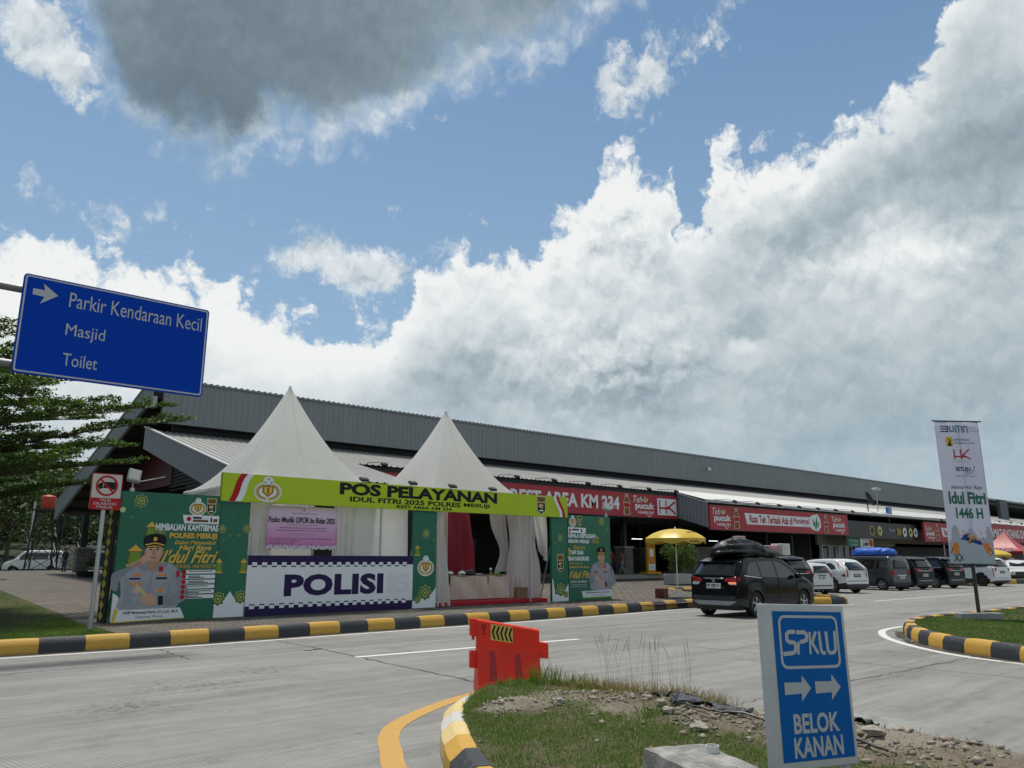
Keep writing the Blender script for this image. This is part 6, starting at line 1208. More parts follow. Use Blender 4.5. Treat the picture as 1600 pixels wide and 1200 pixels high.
apv = dict(rush, paint='grey', prof=[(-2.12+a,b) for a,b in ((.08,.30),(.0,.45),(.0,.72),(.02,.92),(.06,1.15),(.20,1.62),(.28,1.76),(.42,1.84),(1.5,1.87),(2.5,1.85),(2.9,1.76),(3.45,1.22),(3.62,1.10),(4.0,.98),(4.18,.80),(4.22,.55),(4.16,.3))], W=1.66, wr=.70, belt=(1.14,1.08), wx=(-1.33,1.30), r=.32, clad=.46, plate=(.72,plate_w,'BE 1862'), spoiler=None, rails=None, trim=[],
    win=[[(-1.85,1.20),(-1.05,1.19),(-1.05,1.68),(-1.72,1.68)],[(-.97,1.19),(.12,1.17),(.12,1.70),(-.97,1.69)],[(.20,1.17),(1.05,1.15),(1.1,1.19),(.72,1.62),(.6,1.68),(.20,1.70)]], doors=[[(-1.0,1.16),(-1.0,.6),(-.9,.42),(.14,.4),(.14,1.14)]], rwin=[(1.18,-.60,.60),(1.45,-.56,.56),(1.66,-.48,.48)], fwin=[(1.22,-.6,.6),(1.66,-.54,.54)], mirror=(1.0,1.2),
    rear=[('tail_lamp',[(.84,.56,.79),(1.0,.54,.80),(1.10,.60,.80)],tail_m),('plate_trim',[(.80,-.4,.4),(.84,-.4,.4)],chrome)], sidelamp=[('tail_lamp',[(-2.08,.84),(-1.78,.9),(-1.82,1.05),(-2.03,1.08)],tail_m)])
pajero = dict(black_suv, paint='white', prof=suv_prof(4.78,1.80,.34,1.08), plate=(.90,plate_b,'BE 1777'), clad=.40, rim=(12,False), rimc=rim_d, railm=silverp,
    rear=[('tail_lamp',[(.62,.80,.87),(.90,.78,.88),(1.06,.60,.88),(1.16,.58,.86)],tail_m),('bumper_trim',[(.50,-.6,.6),(.54,-.66,.66)],silverp)], sidelamp=[('tail_lamp',[(-2.24,1.02),(-1.86,1.06),(-1.9,1.14),(-2.18,1.16)],tail_m)])
def park(nm, lab, spec, rl, head=76):
    a = radians(head); W2 = spec['W']/2 - .11; d = Vector((cos(a), sin(a))); n = Vector((-sin(a), cos(a))); p = Vector(rl) - n*W2 - d*spec['wx'][0]
    return build_car(nm, lab, 'car', spec, (p.x, p.y, 0), a, 'cars at the rest area')
park('parked_car', 'dark SUV mostly hidden behind the luggage-laden black SUV', dict(black_suv, paint='black2'), (34.1,20.2))
park('parked_car', 'small white hatchback between the black SUVs and the white SUV with tall red lamps', agya, (36.8,20.25))
park('parked_car', 'white SUV with tall red tail lamps beside the window pillars', crv, (39.65,20.15))
ta, zt_a = park('parked_car', 'dark grey minivan carrying a blue tarpaulin bundle', apv, (45.1,20.05))
park('parked_car', 'black SUV parked right beside the grey minivan', black_suv, (47.7,20.0))
park('parked_car', 'black SUV with bright alloy wheels left of the tall white banner', dict(black_suv, paint='black', rim=(10,False), plate=(.84,plate_w,'BE 1520')), (51.1,19.55))
park('parked_car', 'white SUV with dark alloy wheels behind the banner pole', pajero, (57.0,18.95))
far = dict(crv, paint='silverwhite', prof=suv_prof(4.4,1.62,.4,.98), plate=(.85,plate_w,'BE 1'), rim=(7,False), rear=[], sidelamp=[], front=[('head_lamp',[(.72,.52,.86),(.84,.50,.86)],lens_m),('grille',[(.50,-.4,.4),(.80,-.46,.46)],clad_m)])
build_car('parked_car', 'white car at the right edge of the picture in front of the red tent', 'car', far, (75.4,22.4,0), radians(205), 'cars at the rest area')
van = dict(apv, paint='white', plate=(.72,plate_b,'BE 1234'))
build_car('parked_car', 'white van on the far lawn behind the water tower legs', 'car', van, (13.4,72,.50), radians(160), 'cars at the rest area')
# ---- loads on the roofs
def lump(name, label, cat, c, sz, mat, seed, parts, group=None, rz=0, amp=.16, e=.72):
    t = thing(name, label, cat, c, rz, group); r_ = random.Random(seed); bm = bmesh.new(); bmesh.ops.create_icosphere(bm, subdivisions=4, radius=1)
    ph = [(r_.uniform(2,6), r_.uniform(2,6), r_.uniform(2,6), r_.uniform(0,6), r_.uniform(.3,1)) for _ in range(9)]
    for v in bm.verts:
        x, y, z = v.co; k = 1 + amp*sum(w*abs(sin(a*x+b_*y+c_*z+p)) for a, b_, c_, p, w in ph)/4 - amp*.6
        f = lambda q: (abs(q)**e)*(1 if q > 0 else -1)
        v.co = Vector((f(x)*sz[0]*k, f(y)*sz[1]*k, max(f(z), -.35)*sz[2]*k + .35*sz[2]))
    me = bpy.data.meshes.new('cover'); bm.to_mesh(me); bm.free(); me.materials.append(mat); me.polygons.foreach_set('use_smooth', [True]*len(me.polygons)); o = bpy.data.objects.new('cover', me); COL.objects.link(o); o.parent = t
    rp = MB().mat(M('rope_grey', (.16,.16,.16), .8))
    for x in (-.4, .3): rp.tube([(x*sz[0], s*sz[1]*(1.05), .1*sz[2]) if i in (0,6) else (x*sz[0], s*sz[1], sz[2]*1.35*(1-(s*s)*.45)) for i, s in enumerate(at_n(7,-1,1))], .010, 5)
    rp.build('rope', None, t); return t
tarp_b = m_cloth('black_tarpaulin', (.016,.018,.020), .9, 5.0, .28, 0.0); tarp_blue = m_cloth('blue_tarpaulin', (.018,.11,.55), .9, 5.0, .35, .05)
zr0 = 1.70
lump('luggage_bundle', 'heap of luggage under black plastic on the roof of the nearest black SUV', 'luggage', (21.85,14.12,zr0+.08), (1.08,.60,.36), tarp_b, 3, 0, 'luggage on the nearest SUV roof', 0, .5, 1.25)
lump('luggage_bundle', 'low end of the black plastic wrapped luggage towards the windscreen', 'luggage', (22.6,14.0,zr0+.06), (.85,.58,.24), tarp_b, 8, 0, 'luggage on the nearest SUV roof', 0, .5, 1.2)
t = thing('roof_tray', 'flat black carrier tray clamped to the roof of the nearest black SUV', 'roof rack', (22.5,14.13,zr0+.03)); b = MB().mat(clad_m)
for y in (-.58,.58): b.tube([(-1.35,y,.06),(1.1,y,.06)], .025, 6)
for x in at_n(7,-1.3,1.05): b.bar((x,-.58,.05),(x,.58,.05),.03,.02)
b.build('tray', None, t)
pinkbox = M('pink_box', (.50,.27,.27), .6, var=.25, scale=9); wbox = M('white_parcel', (.55,.53,.51), .55, var=.35, scale=12, bump=.5)
for x, y, s, m_, lab, dz in ((22.45,14.45,(.34,.26,.30),pinkbox,'pale pink box standing highest in the luggage on the black SUV',.30),(23.05,13.80,(.55,.40,.30),pinkbox,'pinkish parcel in the middle of the luggage on the black SUV',.0),(23.55,13.65,(.46,.42,.36),wbox,'white wrapped parcel at the front end of the luggage on the black SUV',.0)):
    t = thing('parcel', lab, 'box', (x, y, zr0+.10+dz), random.uniform(-.3,.3), 'luggage on the nearest SUV roof'); b = MB().mat(m_); b.box((-s[0]/2,-s[1]/2,0),s and (s[0]/2,s[1]/2,s[2])); b.build('carton', None, t, bevel=.02); b = MB().mat(c_white); b.box((-s[0]/2-.004,-.03,-.0),(s[0]/2+.004,.03,s[2]+.004)); b.build('tape', None, t)
pa = ta.location; av = radians(76)
lump('tarpaulin_bundle', 'blue tarpaulin bundle tied on the roof of the grey minivan', 'luggage', (pa.x-.35*cos(av), pa.y-.35*sin(av), 1.93), (1.25,.62,.30), tarp_blue, 12, 0, None, av, .22)
# ---------------------------------------------------------------- signs, barrier, banner, umbrella, people and small things
sgn_blue = M('road_sign_blue', (.001,.045,.40), .6, var=.05, scale=1.5, spec=.08); sgn_w = M('reflective_white', (.40,.43,.45), .4, var=.06); pipe_m = M('grey_pipe', (.16,.165,.165), .5, .3, var=.15)
t = thing('direction_sign', 'large blue overhead direction sign with white arrow hung on two grey pipes', 'road sign', (1.0, 16.72, .2)); O = Vector(t.location)
b = MB().mat(sgn_blue); W_, H_ = 3.50, 1.93
def rr(w, h, r, n=5): return [(cx_+r*cos(radians(a+90*i/n)), cy_+r*sin(radians(a+90*i/n))) for cx_, cy_, a in ((w-r,r,-90),(w-r,h-r,0),(r,h-r,90),(r,r,180)) for i in range(n+1)]
o0 = Vector((2.29, 16.6, 5.04)) - O
b.prism([o0 + Vector((x,.06,z)) for x, z in rr(W_, H_, .06)], None, (0,-.05,0)); b.mat(M('sign_back', (.2,.2,.2), .5, .3)).prism([o0 + Vector((x,.075,z)) for x, z in rr(W_, H_, .06)], None, (0,-.014,0)); b.build('panel', None, t)
F = Face(o0 + Vector((0,.01,0)), (1,0,0), (0,0,1), t); F.begin('border')
o1, o2 = rr(W_-.05, H_-.05, .05), rr(W_-.11, H_-.11, .04)
for i in range(len(o1)): j = (i+1) % len(o1); F.poly([(o1[i][0]+.025,o1[i][1]+.025),(o1[j][0]+.025,o1[j][1]+.025),(o2[j][0]+.055,o2[j][1]+.055),(o2[i][0]+.055,o2[i][1]+.055)], sgn_w, 0)
F.begin('arrow'); F.poly([(.17,1.66),(.37,1.66),(.33,1.79),(.60,1.60),(.31,1.38),(.37,1.53),(.17,1.54)][::-1], sgn_w, 0); F.begin('print', False)
F.text('Parkir Kendaraan Kecil', .80, 1.42, 3.36, 1.72, sgn_w, 0, bold=0); F.text('Masjid', .80, .78, 1.50, 1.09, sgn_w, 0, bold=0); F.text('Toilet', .81, .25, 1.42, .50, sgn_w, 0, bold=0); F.done()
b = MB().mat(pipe_m)
for z in (1.63, .17): b = MB().mat(pipe_m); b.tube([(0.0,0,o0.z+z),(o0.x+.5,.0,o0.z+z)], .075, 12); b.build('pipe_arm', None, t, smooth=True)
b = MB().mat(pipe_m); b.tube([(0,0,0),(0,0,7.6)], [.14,.11], 16); b.lathe([(.3,0),(.3,.04),(.16,.06)], (0,0,0), 16); b.build('mast', None, t, smooth=True, angle=40)
# truck sign
t = thing('road_sign', 'white and red no truck entry sign on a galvanised pole beside the green poster', 'road sign', (4.67,18.83,.2), radians(0)); b = MB().mat(pipe_m if False else steel); b.tube([(0,0,0),(.0,0,3.1)], .045, 12); b.build('pole', None, t, smooth=True)
b = MB().mat(M('sign_cream', (.50,.49,.46), .45)); b.prism([Vector((x-.31,-.055,z+2.52)) for x, z in rr(.62,.78,.03)], None, (0,-.02,0)); b.build('panel', None, t); F = Face((-.31,-.075,2.52),(1,0,0),(0,0,1), t, gap=.0022, start=.002); F.begin('red_band'); F.rect(.0,.0,.62,.25, c_red, 0); F.begin('border'); F.line([(.008,.008),(.612,.008),(.612,.772),(.008,.772),(.008,.0)], .014, c_red, .5)
F.begin('symbol'); R_ = .225; cu, cv2 = .31, .515
F.rect(.25,.48,.49,.60, c_black, 1); F.poly([(.13,.49),(.23,.49),(.23,.58),(.17,.58),(.15,.545),(.13,.54)], c_black, 1); F.rect(.14,.465,.49,.49, c_black, 1)
for x in (.18,.40,.45): F.disc(x,.46,.028,c_black,1.2,n=12)
F.ring(cu, cv2, R_, .042, c_red, 2); F.line([(cu-R_*.66,cv2+R_*.66),(cu+R_*.66,cv2-R_*.66)], .038, c_red, 2.2); F.begin('print', False)
for s_, v_ in (('TRUK',.175),('DILARANG',.10),('MASUK',.025)): w_ = {'TRUK':.24,'DILARANG':.46,'MASUK':.34}[s_]; F.text(s_, .31-w_/2, v_, .31+w_/2, v_+.058, sgn_w, 1, bold=.02)
F.done()
# red barrier
bar_m = M('barrier_red', (.66,.028,.012), .45, var=.22, scale=5, bump=.06, spec=.3)
t = thing('road_barrier', 'red plastic road barrier with yellow and black chevrons beside the striped kerb', 'barrier', (6.95,8.0,0), radians(-32)); L_ = 1.0; t.scale = (.88,.88,.94)
def shear(p): x, y, z = p; return (x, y, z - max(0,z)*.17*(x+.5)*1.0)
b = MB().mat(bar_m)
sec = [(-.30,0),(-.30,.13),(-.27,.15),(-.095,.60),(-.085,.62),(-.085,.95),(-.06,.975),(.06,.975),(.085,.95),(.085,.62),(.095,.60),(.27,.15),(.30,.13),(.30,0)]
G = [[shear((x, y, z)) for y, z in sec] for x in at_n(11,-.46,.46)]; b.grid(G); b.poly(G[0]); b.poly(G[-1][::-1]); body = b.build('body', None, t, bevel=.010)
def sbox(bb, lo, hi): k = len(bb.v); bb.box(lo, hi); bb.v[k:] = [shear(v) for v in bb.v[k:]]
for bx in (((-.56,-.07,.74),(-.45,.07,.972)),((.45,-.08,.53),(.60,.08,.78)),((-.56,-.075,.33),(-.44,.075,.55)),((-.53,-.03,.69),(-.49,.03,.74))): b = MB().mat(bar_m); sbox(b, *bx); b.build('coupling', None, t, bevel=.012)
b = MB().mat(M('barrier_red_slot_shade', (.30,.008,.006), .5))
for x in (-.24, .13):
    # flat patches on the sloping face, darker red painted as shade of moulded slots
    pts = [(x-.055,.19),(x+.06,.19),(x+.035,.57),(x-.035,.57)]; yy = lambda z: -.27+(z-.15)*(.175/.45)
    q = [shear((px2, yy(z)-.004, z)) for px2, z in pts]; q2 = [shear((px2*1+.0, yy(z)+.05, z)) for px2, z in pts]; b.add(q, [(0,1,2,3)])
b.build('slot_shade', None, t, fix=False); b = MB().mat(c_black); q = [shear((x,-.304,z)) for x,z in ((-.38,0.0),(.0,0.0),(-.04,.07),(-.34,.07))]; b.add(q, [(0,1,2,3)]); b.build('fork_slot_shade', None, t, fix=False)  # flat black patch painted as the shade inside the fork pocket
F = Face((-.46,-.086,.62),(1,0,-.14),(0,0,1), t, gap=.002, start=.003); F.begin('chevron_plate'); F.rect(.20,.10,.53,.31, flat('chevron_yellow', (.55,.40,.10)), 0)
for k in range(5): x = .215+k*.062; F.poly([(x,.205),(x+.035,.295),(x+.062,.295),(x+.028,.205),(x+.062,.115),(x+.035,.115)], c_black, 1)
F.begin('mark'); F.ring(.10,.26,.032,.012,flat('stencil_dark',(.10,.01,.01)),0,n=10); F.rect(.075,.16,.125,.175,flat('stencil_dark',(.10,.01,.01)),0); F.rect(.09,.19,.11,.24,flat('stencil_dark',(.10,.01,.01)),0); F.done()
# arrow sign box in the foreground
spb = M('panel_blue', (.001,.105,.37), .6, var=.13, scale=4, spec=.10); alu = M('aluminium_frame', (.46,.48,.49), .45, .25, var=.12, scale=14)
t = thing('arrow_sign', 'leaning blue box sign with white arrows reading SPKLU BELOK KANAN', 'sign', (4.445,2.43,.308), atan2(-.15,.62)); w_, h_ = .64, .885
bt = Matrix.Rotation(radians(2.3), 4, 'Y') @ Matrix.Rotation(radians(-3), 4, 'X'); b = MB().mat(alu); b.box((-w_/2,0,.20),(w_/2,.075,.20+h_), bt); b.build('frame', None, t, bevel=.004)
b = MB().mat(alu)
for x in (-.26,.26): b.box((x-.02,.03,-.05),(x+.02,.07,.22), bt)
b.box((-.3,.0,-.03),(-.22,.45,.0), bt); b.box((.22,.0,-.03),(.3,.45,.0), bt); b.build('leg', None, t)
oo = bt @ Vector((-w_/2,0,.20)); F = Face(oo, bt.to_3x3() @ Vector((1,0,0)), bt.to_3x3() @ Vector((0,0,1)), t, gap=.0015, start=.002); F.begin('panel'); F.rect(.045,.04,w_-.025,h_-.04, spb, 0)
F.V = F.V*.885; F.U = F.U*.977; F.begin('logo_frame'); n_ = 5
oa, ob = rr(.50,.335,.05), rr(.464,.30,.035); ox, oy = .085, .595
for i in range(len(oa)): j = (i+1) % len(oa); F.poly([(oa[i][0]+ox,oa[i][1]+oy),(oa[j][0]+ox,oa[j][1]+oy),(ob[j][0]+ox+.018,ob[j][1]+oy+.018),(ob[i][0]+ox+.018,ob[i][1]+oy+.018)], sgn_w, 1)
F.begin('logo')
def stroke(pts, w=.026): F.line([(.125+x*.42, .69+y*.135) for x, y in pts], w, sgn_w, 1); [F.disc(.125+x*.42, .69+y*.135, w/2, sgn_w, 1, n=8) for x, y in pts[1:-1]]
stroke([(.22,1),(.10,1),(.05,.9),(.05,.62),(.09,.53),(.19,.5),(.21,.4),(.20,.14),(.16,.03),(-.04,-.02)]); stroke([(.25,-.05),(.27,.55)], .02); stroke([(.24,.98),(.40,.98),(.45,.86),(.43,.60),(.30,.52)]); stroke([(.49,-.04),(.51,1.0)], .018); stroke([(.63,1.02),(.54,.48),(.65,-.02)], .022); stroke([(.70,1.02),(.71,.14),(.74,.0),(.80,.0)], .022); stroke([(.84,1.02),(.85,.14),(.88,.0),(.97,.02),(1.01,.16),(1.02,1.05)], .024)
for x0 in (.095,.345):
    F.begin('arrow'); F.poly([(x0,.44),(x0+.135,.445),(x0+.13,.395),(x0+.215,.475),(x0+.145,.555),(x0+.14,.512),(x0,.515)], sgn_w, 1)
F.begin('print', False); F.text('BELOK', .145, .205, .52, .325, sgn_w, 1, bold=.03); F.text('KANAN', .135, .065, .535, .185, sgn_w, 1, bold=.03); F.done()
# concrete footing block with a stub of white pipe
def m_block():
    m, g, b = raw_mat('cast_concrete'); p = world_pos(g); n = g.noise(p, 6, 6, .65); n2 = g.noise(p, 60, 4, .6); sp = g.node('ShaderNodeSeparateXYZ'); g.put(sp.inputs[0], p); st = g.noise(g.comb(g.m('MULTIPLY', sp.outputs[0], 14), g.m('MULTIPLY', sp.outputs[1], 14), g.m('MULTIPLY', sp.outputs[2], 1.5)), 1, 4, .6)
    c = g.mix(g.ss(n, .35, .7), (.17,.165,.15,1), (.36,.35,.33,1)); c = g.mix(g.m('MULTIPLY', g.ss(st, .55, .7), .5), c, (.06,.058,.055,1)); g.put(b.inputs['Base Color'], g.scale(c, g.m('ADD', .8, g.m('MULTIPLY', n2, .4)))); b.inputs['Roughness'].default_value = .9; set_bump(g, b, g.m('ADD', n, n2), .7, .012); return m
t = thing('concrete_block', 'rough grey concrete block with a stub of white pipe at the bottom edge', 'concrete block', (4.5,3.3,.15)); c_ = [Vector((4.44,3.70,0)),(4.83,3.50,0),(4.57,2.90,0),(4.14,3.04,0)]; c_ = [Vector(v)-Vector((4.5,3.3,0)) for v in c_]
b = MB().mat(m_block()); r_ = random.Random(4); N_ = 9; G = []
for i in range(N_):
    row = []
    for j in range(N_): u, v_ = i/(N_-1), j/(N_-1); p = (c_[0]*(1-u)+c_[1]*u)*(1-v_) + (c_[3]*(1-u)+c_[2]*u)*v_; e = min(u,1-u,v_,1-v_); row.append(p + Vector((r_.uniform(-.006,.006), r_.uniform(-.006,.006), .27 - (.012 if e == 0 else 0) + r_.uniform(-.003,.003))))
    G.append(row)
b.grid(G); edge = [G[0][j] for j in range(N_)] + [G[i][-1] for i in range(1,N_)] + [G[-1][j] for j in range(N_-2,-1,-1)] + [G[i][0] for i in range(N_-2,0,-1)]
mid = [Vector((p.x*1.03+r_.uniform(-.006,.006), p.y*1.03+r_.uniform(-.006,.006), p.z-.03)) for p in edge]; low = [Vector((p.x*1.08, p.y*1.08, -.1)) for p in edge]; b.grid([[a, c2, d] for a, c2, d in zip(edge+edge[:1], mid+mid[:1], low+low[:1])]); b.build('block', None, t, smooth=True, angle=45)
b = MB().mat(M('pvc_white', (.66,.66,.65), .35)); pc = (.13,-.02,.265); b.lathe([(.044,0),(.044,.05),(.039,.05),(.039,.0)], pc, 24); b.mat(conc).lathe([(.001,.025),(.04,.025)], pc, 20); b.build('pipe_stub', None, t, smooth=True)
# tall festive banner on the right island
ban = thing('festive_banner', 'tall white Idul Fitri banner on a black pole standing on the right lawn', 'banner', (21.88,7.45,.22)); fx_, rx_ = Vector((.66,.751,0)), Vector((.751,-.66,0)); bw, bh = 1.14, 3.66
up = Vector((.005,-.004,1)).normalized(); Ob = Vector((22.05,7.50,1.55)) - Vector(ban.location) - rx_*(bw/2); Ub = (rx_ + Vector((0,0,-.02))).normalized()
def fold(u, v): return .010*sin(u*6.0+.4) + .004*sin(u*13+v*1.5) + .02*sin(v*1.1)
banw = m_cloth('banner_cloth', (.78,.78,.88), .25, 2.0, .6, .5); F = Face(Ob, Ub, up, ban, gap=.003, start=.012); F.warp = fold; n_ = F.N
b = MB().mat(banw); b.grid([[Ob + Ub*(u*bw) + up*(v*bh) + n_*fold(u*bw, v*bh) for v in at_n(25,0,1)] for u in at_n(25,0,1)]); o = b.build('cloth', None, ban, smooth=True, fix=False); md = o.modifiers.new('th','SOLIDIFY'); md.thickness = .003
b = MB().mat(black_plastic); b.tube([(0,0,0), tuple(Vector((22.08,7.52,1.6))-Vector(ban.location))], .045, 10); b.tube([tuple(Ob + Ub*(bw/2) - n_*.10), tuple(Ob + Ub*(bw/2) + up*(bh+.02) - n_*.10)], .022, 8); b.tube([tuple(Ob - Ub*.04 + up*(-.01)), tuple(Ob + Ub*(bw+.04) - up*.01)], .02, 8); b.tube([tuple(Ob - Ub*.06 + up*(bh)), tuple(Ob + Ub*(bw+.08) + up*(bh))], .018, 8); b.build('pole', None, ban, smooth=True)
b = MB().mat(conc); b.box((-.52,-.16,-.03),(.52,.16,.16), Matrix.Rotation(radians(-41), 4, 'Z')); b.build('base_slab', None, ban, bevel=.03)
F.begin('logo'); bl2 = flat('banner_navy', (.03,.03,.09)); teal = flat('banner_teal', (.02,.20,.22)); bg2 = flat('banner_green', (.02,.14,.06))
for k in range(3): F.line([(.13,3.38+k*.07),(.32,3.38+k*.07)], .03, bl2, 1)
F.line([(.32,3.36),(.32,3.54)], .03, bl2, 1); F.line([(.38,3.54),(.38,3.39),(.48,3.39),(.48,3.54)], .03, teal, 1); F.line([(.54,3.36),(.54,3.54),(.62,3.54),(.62,3.36)], .03, teal, 1); F.line([(.62,3.54),(.70,3.54),(.70,3.36)], .03, teal, 1); F.line([(.75,3.36),(.75,3.53),(.84,3.53),(.84,3.36)], .03, bg2, 1); F.begin('print', False)
F.text('UNTUK', .89, 3.46, 1.06, 3.51, c_bgrey, 1); F.text('INDONESIA', .89, 3.38, 1.12, 3.43, c_bgrey, 1)
F.begin('logo'); F.rect(.24,3.0,.42,3.24, c_gold, 1); F.poly([(.26,3.0),(.33,3.12),(.31,3.2),(.36,3.16),(.36,3.05),(.39,3.0)], c_black, 2); F.begin('print', False); F.text('KEMENTERIAN', .45, 3.14, .86, 3.20, bl2, 1); F.text('PEKERJAAN UMUM', .45, 3.05, .98, 3.11, bl2, 1)
F.begin('logo')
for p_, q_ in (((.42,2.66),(.42,2.92)),((.60,2.66),(.60,2.92)),((.40,2.73),(.72,2.73)),((.62,2.74),(.82,2.93)),((.66,2.76),(.84,2.67))): F.line([p_, q_], .032, c_red, 1)
F.begin('print', False); F.text('Hutama Karya Konstruksi', .43, 2.58, .80, 2.62, c_bgrey, 1); F.text('SETUJU', .40, 2.32, .80, 2.46, bl2, 1, bold=.03); F.begin('swoosh'); F.line([(.66,2.29),(.80,2.31),(.87,2.38),(.90,2.50)], .014, bl2, 1); F.begin('print', False); F.text('Selamat Sampai Tujuan', .39, 2.20, .90, 2.25, bl2, 1)
F.text('Selamat Hari Raya', .22, 1.86, 1.02, 1.99, c_black, 1, shear=.35); F.text('Idul Fitri', .13, 1.50, 1.08, 1.82, bg2, 1, bold=.04); F.text('1446 H', .27, 1.14, .96, 1.42, bg2, 1, bold=.035)
F.begin('mosque_picture'); mq = flat('banner_mosque', (.44,.48,.58)); F.poly([(.02,.05),(1.12,.05),(1.12,.75),(1.07,.95),(1.02,.95),(.98,.62),(.9,.70),(.78,.62),(.74,.75),(.6,.92),(.44,.75),(.40,.62),(.32,.66),(.28,.9),(.2,1.0),(.12,.9),(.08,.6),(.02,.55)], mq, .3); F.rect(.01,.03,1.13,.22, flat('banner_pale', (.42,.52,.55)), .6)
F.begin('people_picture'); bi = flat('banner_blue', (.02,.05,.28)); F.poly([(.28,.45),(.32,.62),(.42,.74),(.55,.76),(.66,.70),(.78,.66),(.86,.52),(.84,.36),(.78,.32),(.76,.24),(.60,.22),(.58,.34),(.46,.38),(.34,.40)], bi, 1); F.poly([(.36,.28),(.44,.26),(.56,.42),(.66,.60),(.84,.60),(.74,.72),(.58,.74),(.50,.56)], c_peach, 1.5); F.poly([(.50,.38),(.60,.36),(.64,.58),(.58,.74),(.50,.60)], c_brown, 1.8)
for k in range(7): F.disc(.52+.035*(k % 3), .40+k*.05, .022, c_yel, 2.2, n=6)
F.disc(.60,.70,.07,c_skin,2,n=12); F.disc(.66,.66,.05,c_skin2,2.2,n=10)
for x0, s_ in ((.16,1),(.98,-1)):
    F.begin('drum_picture'); F.disc(x0, .40, .11, c_peach, 1, n=16, ry=.17); F.disc(x0+.02*s_, .40, .08, c_orange, 1.4, n=16, ry=.14); F.poly([(x0,.24),(x0+.16*s_,.27),(x0+.2*s_,.40),(x0+.14*s_,.52),(x0,.56)][::s_], flat('banner_pink', (.55,.30,.34)), .8)
    for dx in (-.0,.13): F.line([(x0+dx*s_-.05,.07),(x0+dx*s_+.06,.26)], .02, c_black, 1.8); F.line([(x0+dx*s_+.06,.07),(x0+dx*s_-.05,.26)], .02, c_black, 1.8)
    F.line([(x0-.13*s_,.26),(x0-.05*s_,.42)], .018, c_black, 1.9)
F.begin('moon_picture'); F.ring(.36,.78,.075,.03,c_peach,1,n=14,a0=-120,a1=80)
for x, y in ((.19,.76),(.25,.80),(.86,.78),(1.0,.80),(1.0,.66)): F.line([(x,y+.04),(x,y+.16)], .006, c_peach, .9); F.ring(x,y,.03,.014,c_peach,1,n=8,ry=1.3)
F.done()
# yellow umbrella by the plaza kerb
def umbrella(name, label, x, y, z0_, h, r, seed=0, text=True, base=True):
    t = thing(name, label, 'umbrella', (x, y, z0_), radians(8)); yl = M('umbrella_yellow', (.56,.39,.030), .45, var=.07, scale=2); n = 8
    def rim(a, k): return r*k*(1 - .045*k*(1-abs(cos(a*n/2))))
    zc = lambda k: h - .62*r*(1-sqrt(max(0,1-(.86*k)**2)))*1.05
    G = [[(rim(2*pi*i/64, k)*cos(2*pi*i/64), rim(2*pi*i/64, k)*sin(2*pi*i/64), zc(k)) for k in at_n(12,0.02,1)] + [((rim(2*pi*i/64,1))*1.0*cos(2*pi*i/64), rim(2*pi*i/64,1)*sin(2*pi*i/64), zc(1)-.12-.10*abs(sin(2*pi*i/64*n/2)))] for i in range(65)]
    b = MB().mat(yl); b.grid(G); b.build('canopy', None, t, smooth=True, angle=35)
    b = MB().mat(white); b.tube([(0,0,0.02),(0,0,h-.02)], .022, 8); b.lathe([(.03,h-.02),(.03,h+.05),(.01,h+.08)], (0,0,0), 10); b.build('pole', None, t, smooth=True)
    b = MB().mat(steel)
    for k in range(n): a = 2*pi*k/n; b.tube([(0,0,h-.45),(rim(a,.55)*cos(a), rim(a,.55)*sin(a), zc(.55)-.02),(rim(a,.97)*cos(a), rim(a,.97)*sin(a), zc(.97)-.02)], .008, 4)
    b.build('rib', None, t)
    if base:
        b = MB().mat(white)
        for k in range(4): a = pi/2*k+.5; b.bar((0,0,.22),(.38*cos(a),.38*sin(a),.03),.035,.035)
        b.build('stand', None, t)
    if text:
        F = Face((-.62,0,0),(1,0,0),(0,0,1), t); F.begin('lettering', True)
        vs, fs, _ = text_faces('kapalapi'[:0] + 'Larutan', 0.0, .3, 1.0); a_c = radians(-104)
        def onc(a, k, off=.012): R = rim(a, k)+off*.6; return (R*cos(a), R*sin(a), zc(k)+off)
        b = MB().mat(c_black); b.add([onc(a_c + (vx-.5)*.55, .66-(vy-.5)*.18) for vx, vy in vs], fs); b.build('lettering', None, t, fix=False)
        b = MB().mat(c_orange)
        b.poly([onc(radians(-48)+.10*cos(q*pi/4)*(1 if q % 2 else .45), .66+.10*sin(q*pi/4)*(1 if q % 2 else .45)) for q in range(8)]); b.build('star_print', None, t, fix=False)
        for a0 in (-1.25, -.5, -2.0): b = MB().mat(c_black); vs, fs, _ = text_faces('RASA SEGAR', .02); b.add([((r*.985)*cos(a0+(vx-.5)*.5), (r*.985)*sin(a0+(vx-.5)*.5), zc(1)-.125+(vy-.5)*.07) for vx, vy in vs], fs); b.build('lettering', None, t, fix=False)
umbrella('parasol', 'yellow parasol on a white pole standing on the paving left of the black SUV', 25.95, 19.62, .21, 2.66, 1.20)
umbrella('parasol', 'yellow parasol at the right edge behind the white car', 71.2, 22.6, .1, 2.35, 1.2, text=False)
t = thing('crate', 'small red brown box at the foot of the yellow parasol', 'box', (25.35,19.95,.21), .3); b = MB().mat(M('crate_red', (.13,.035,.022), .7, var=.2)); b.box((-.25,-.18,0),(.25,.18,.34)); b.build('body', None, t, bevel=.01); b = MB().mat(c_peach); b.box((-.26,-.19,.34),(.26,.19,.375)); b.build('lid', None, t)
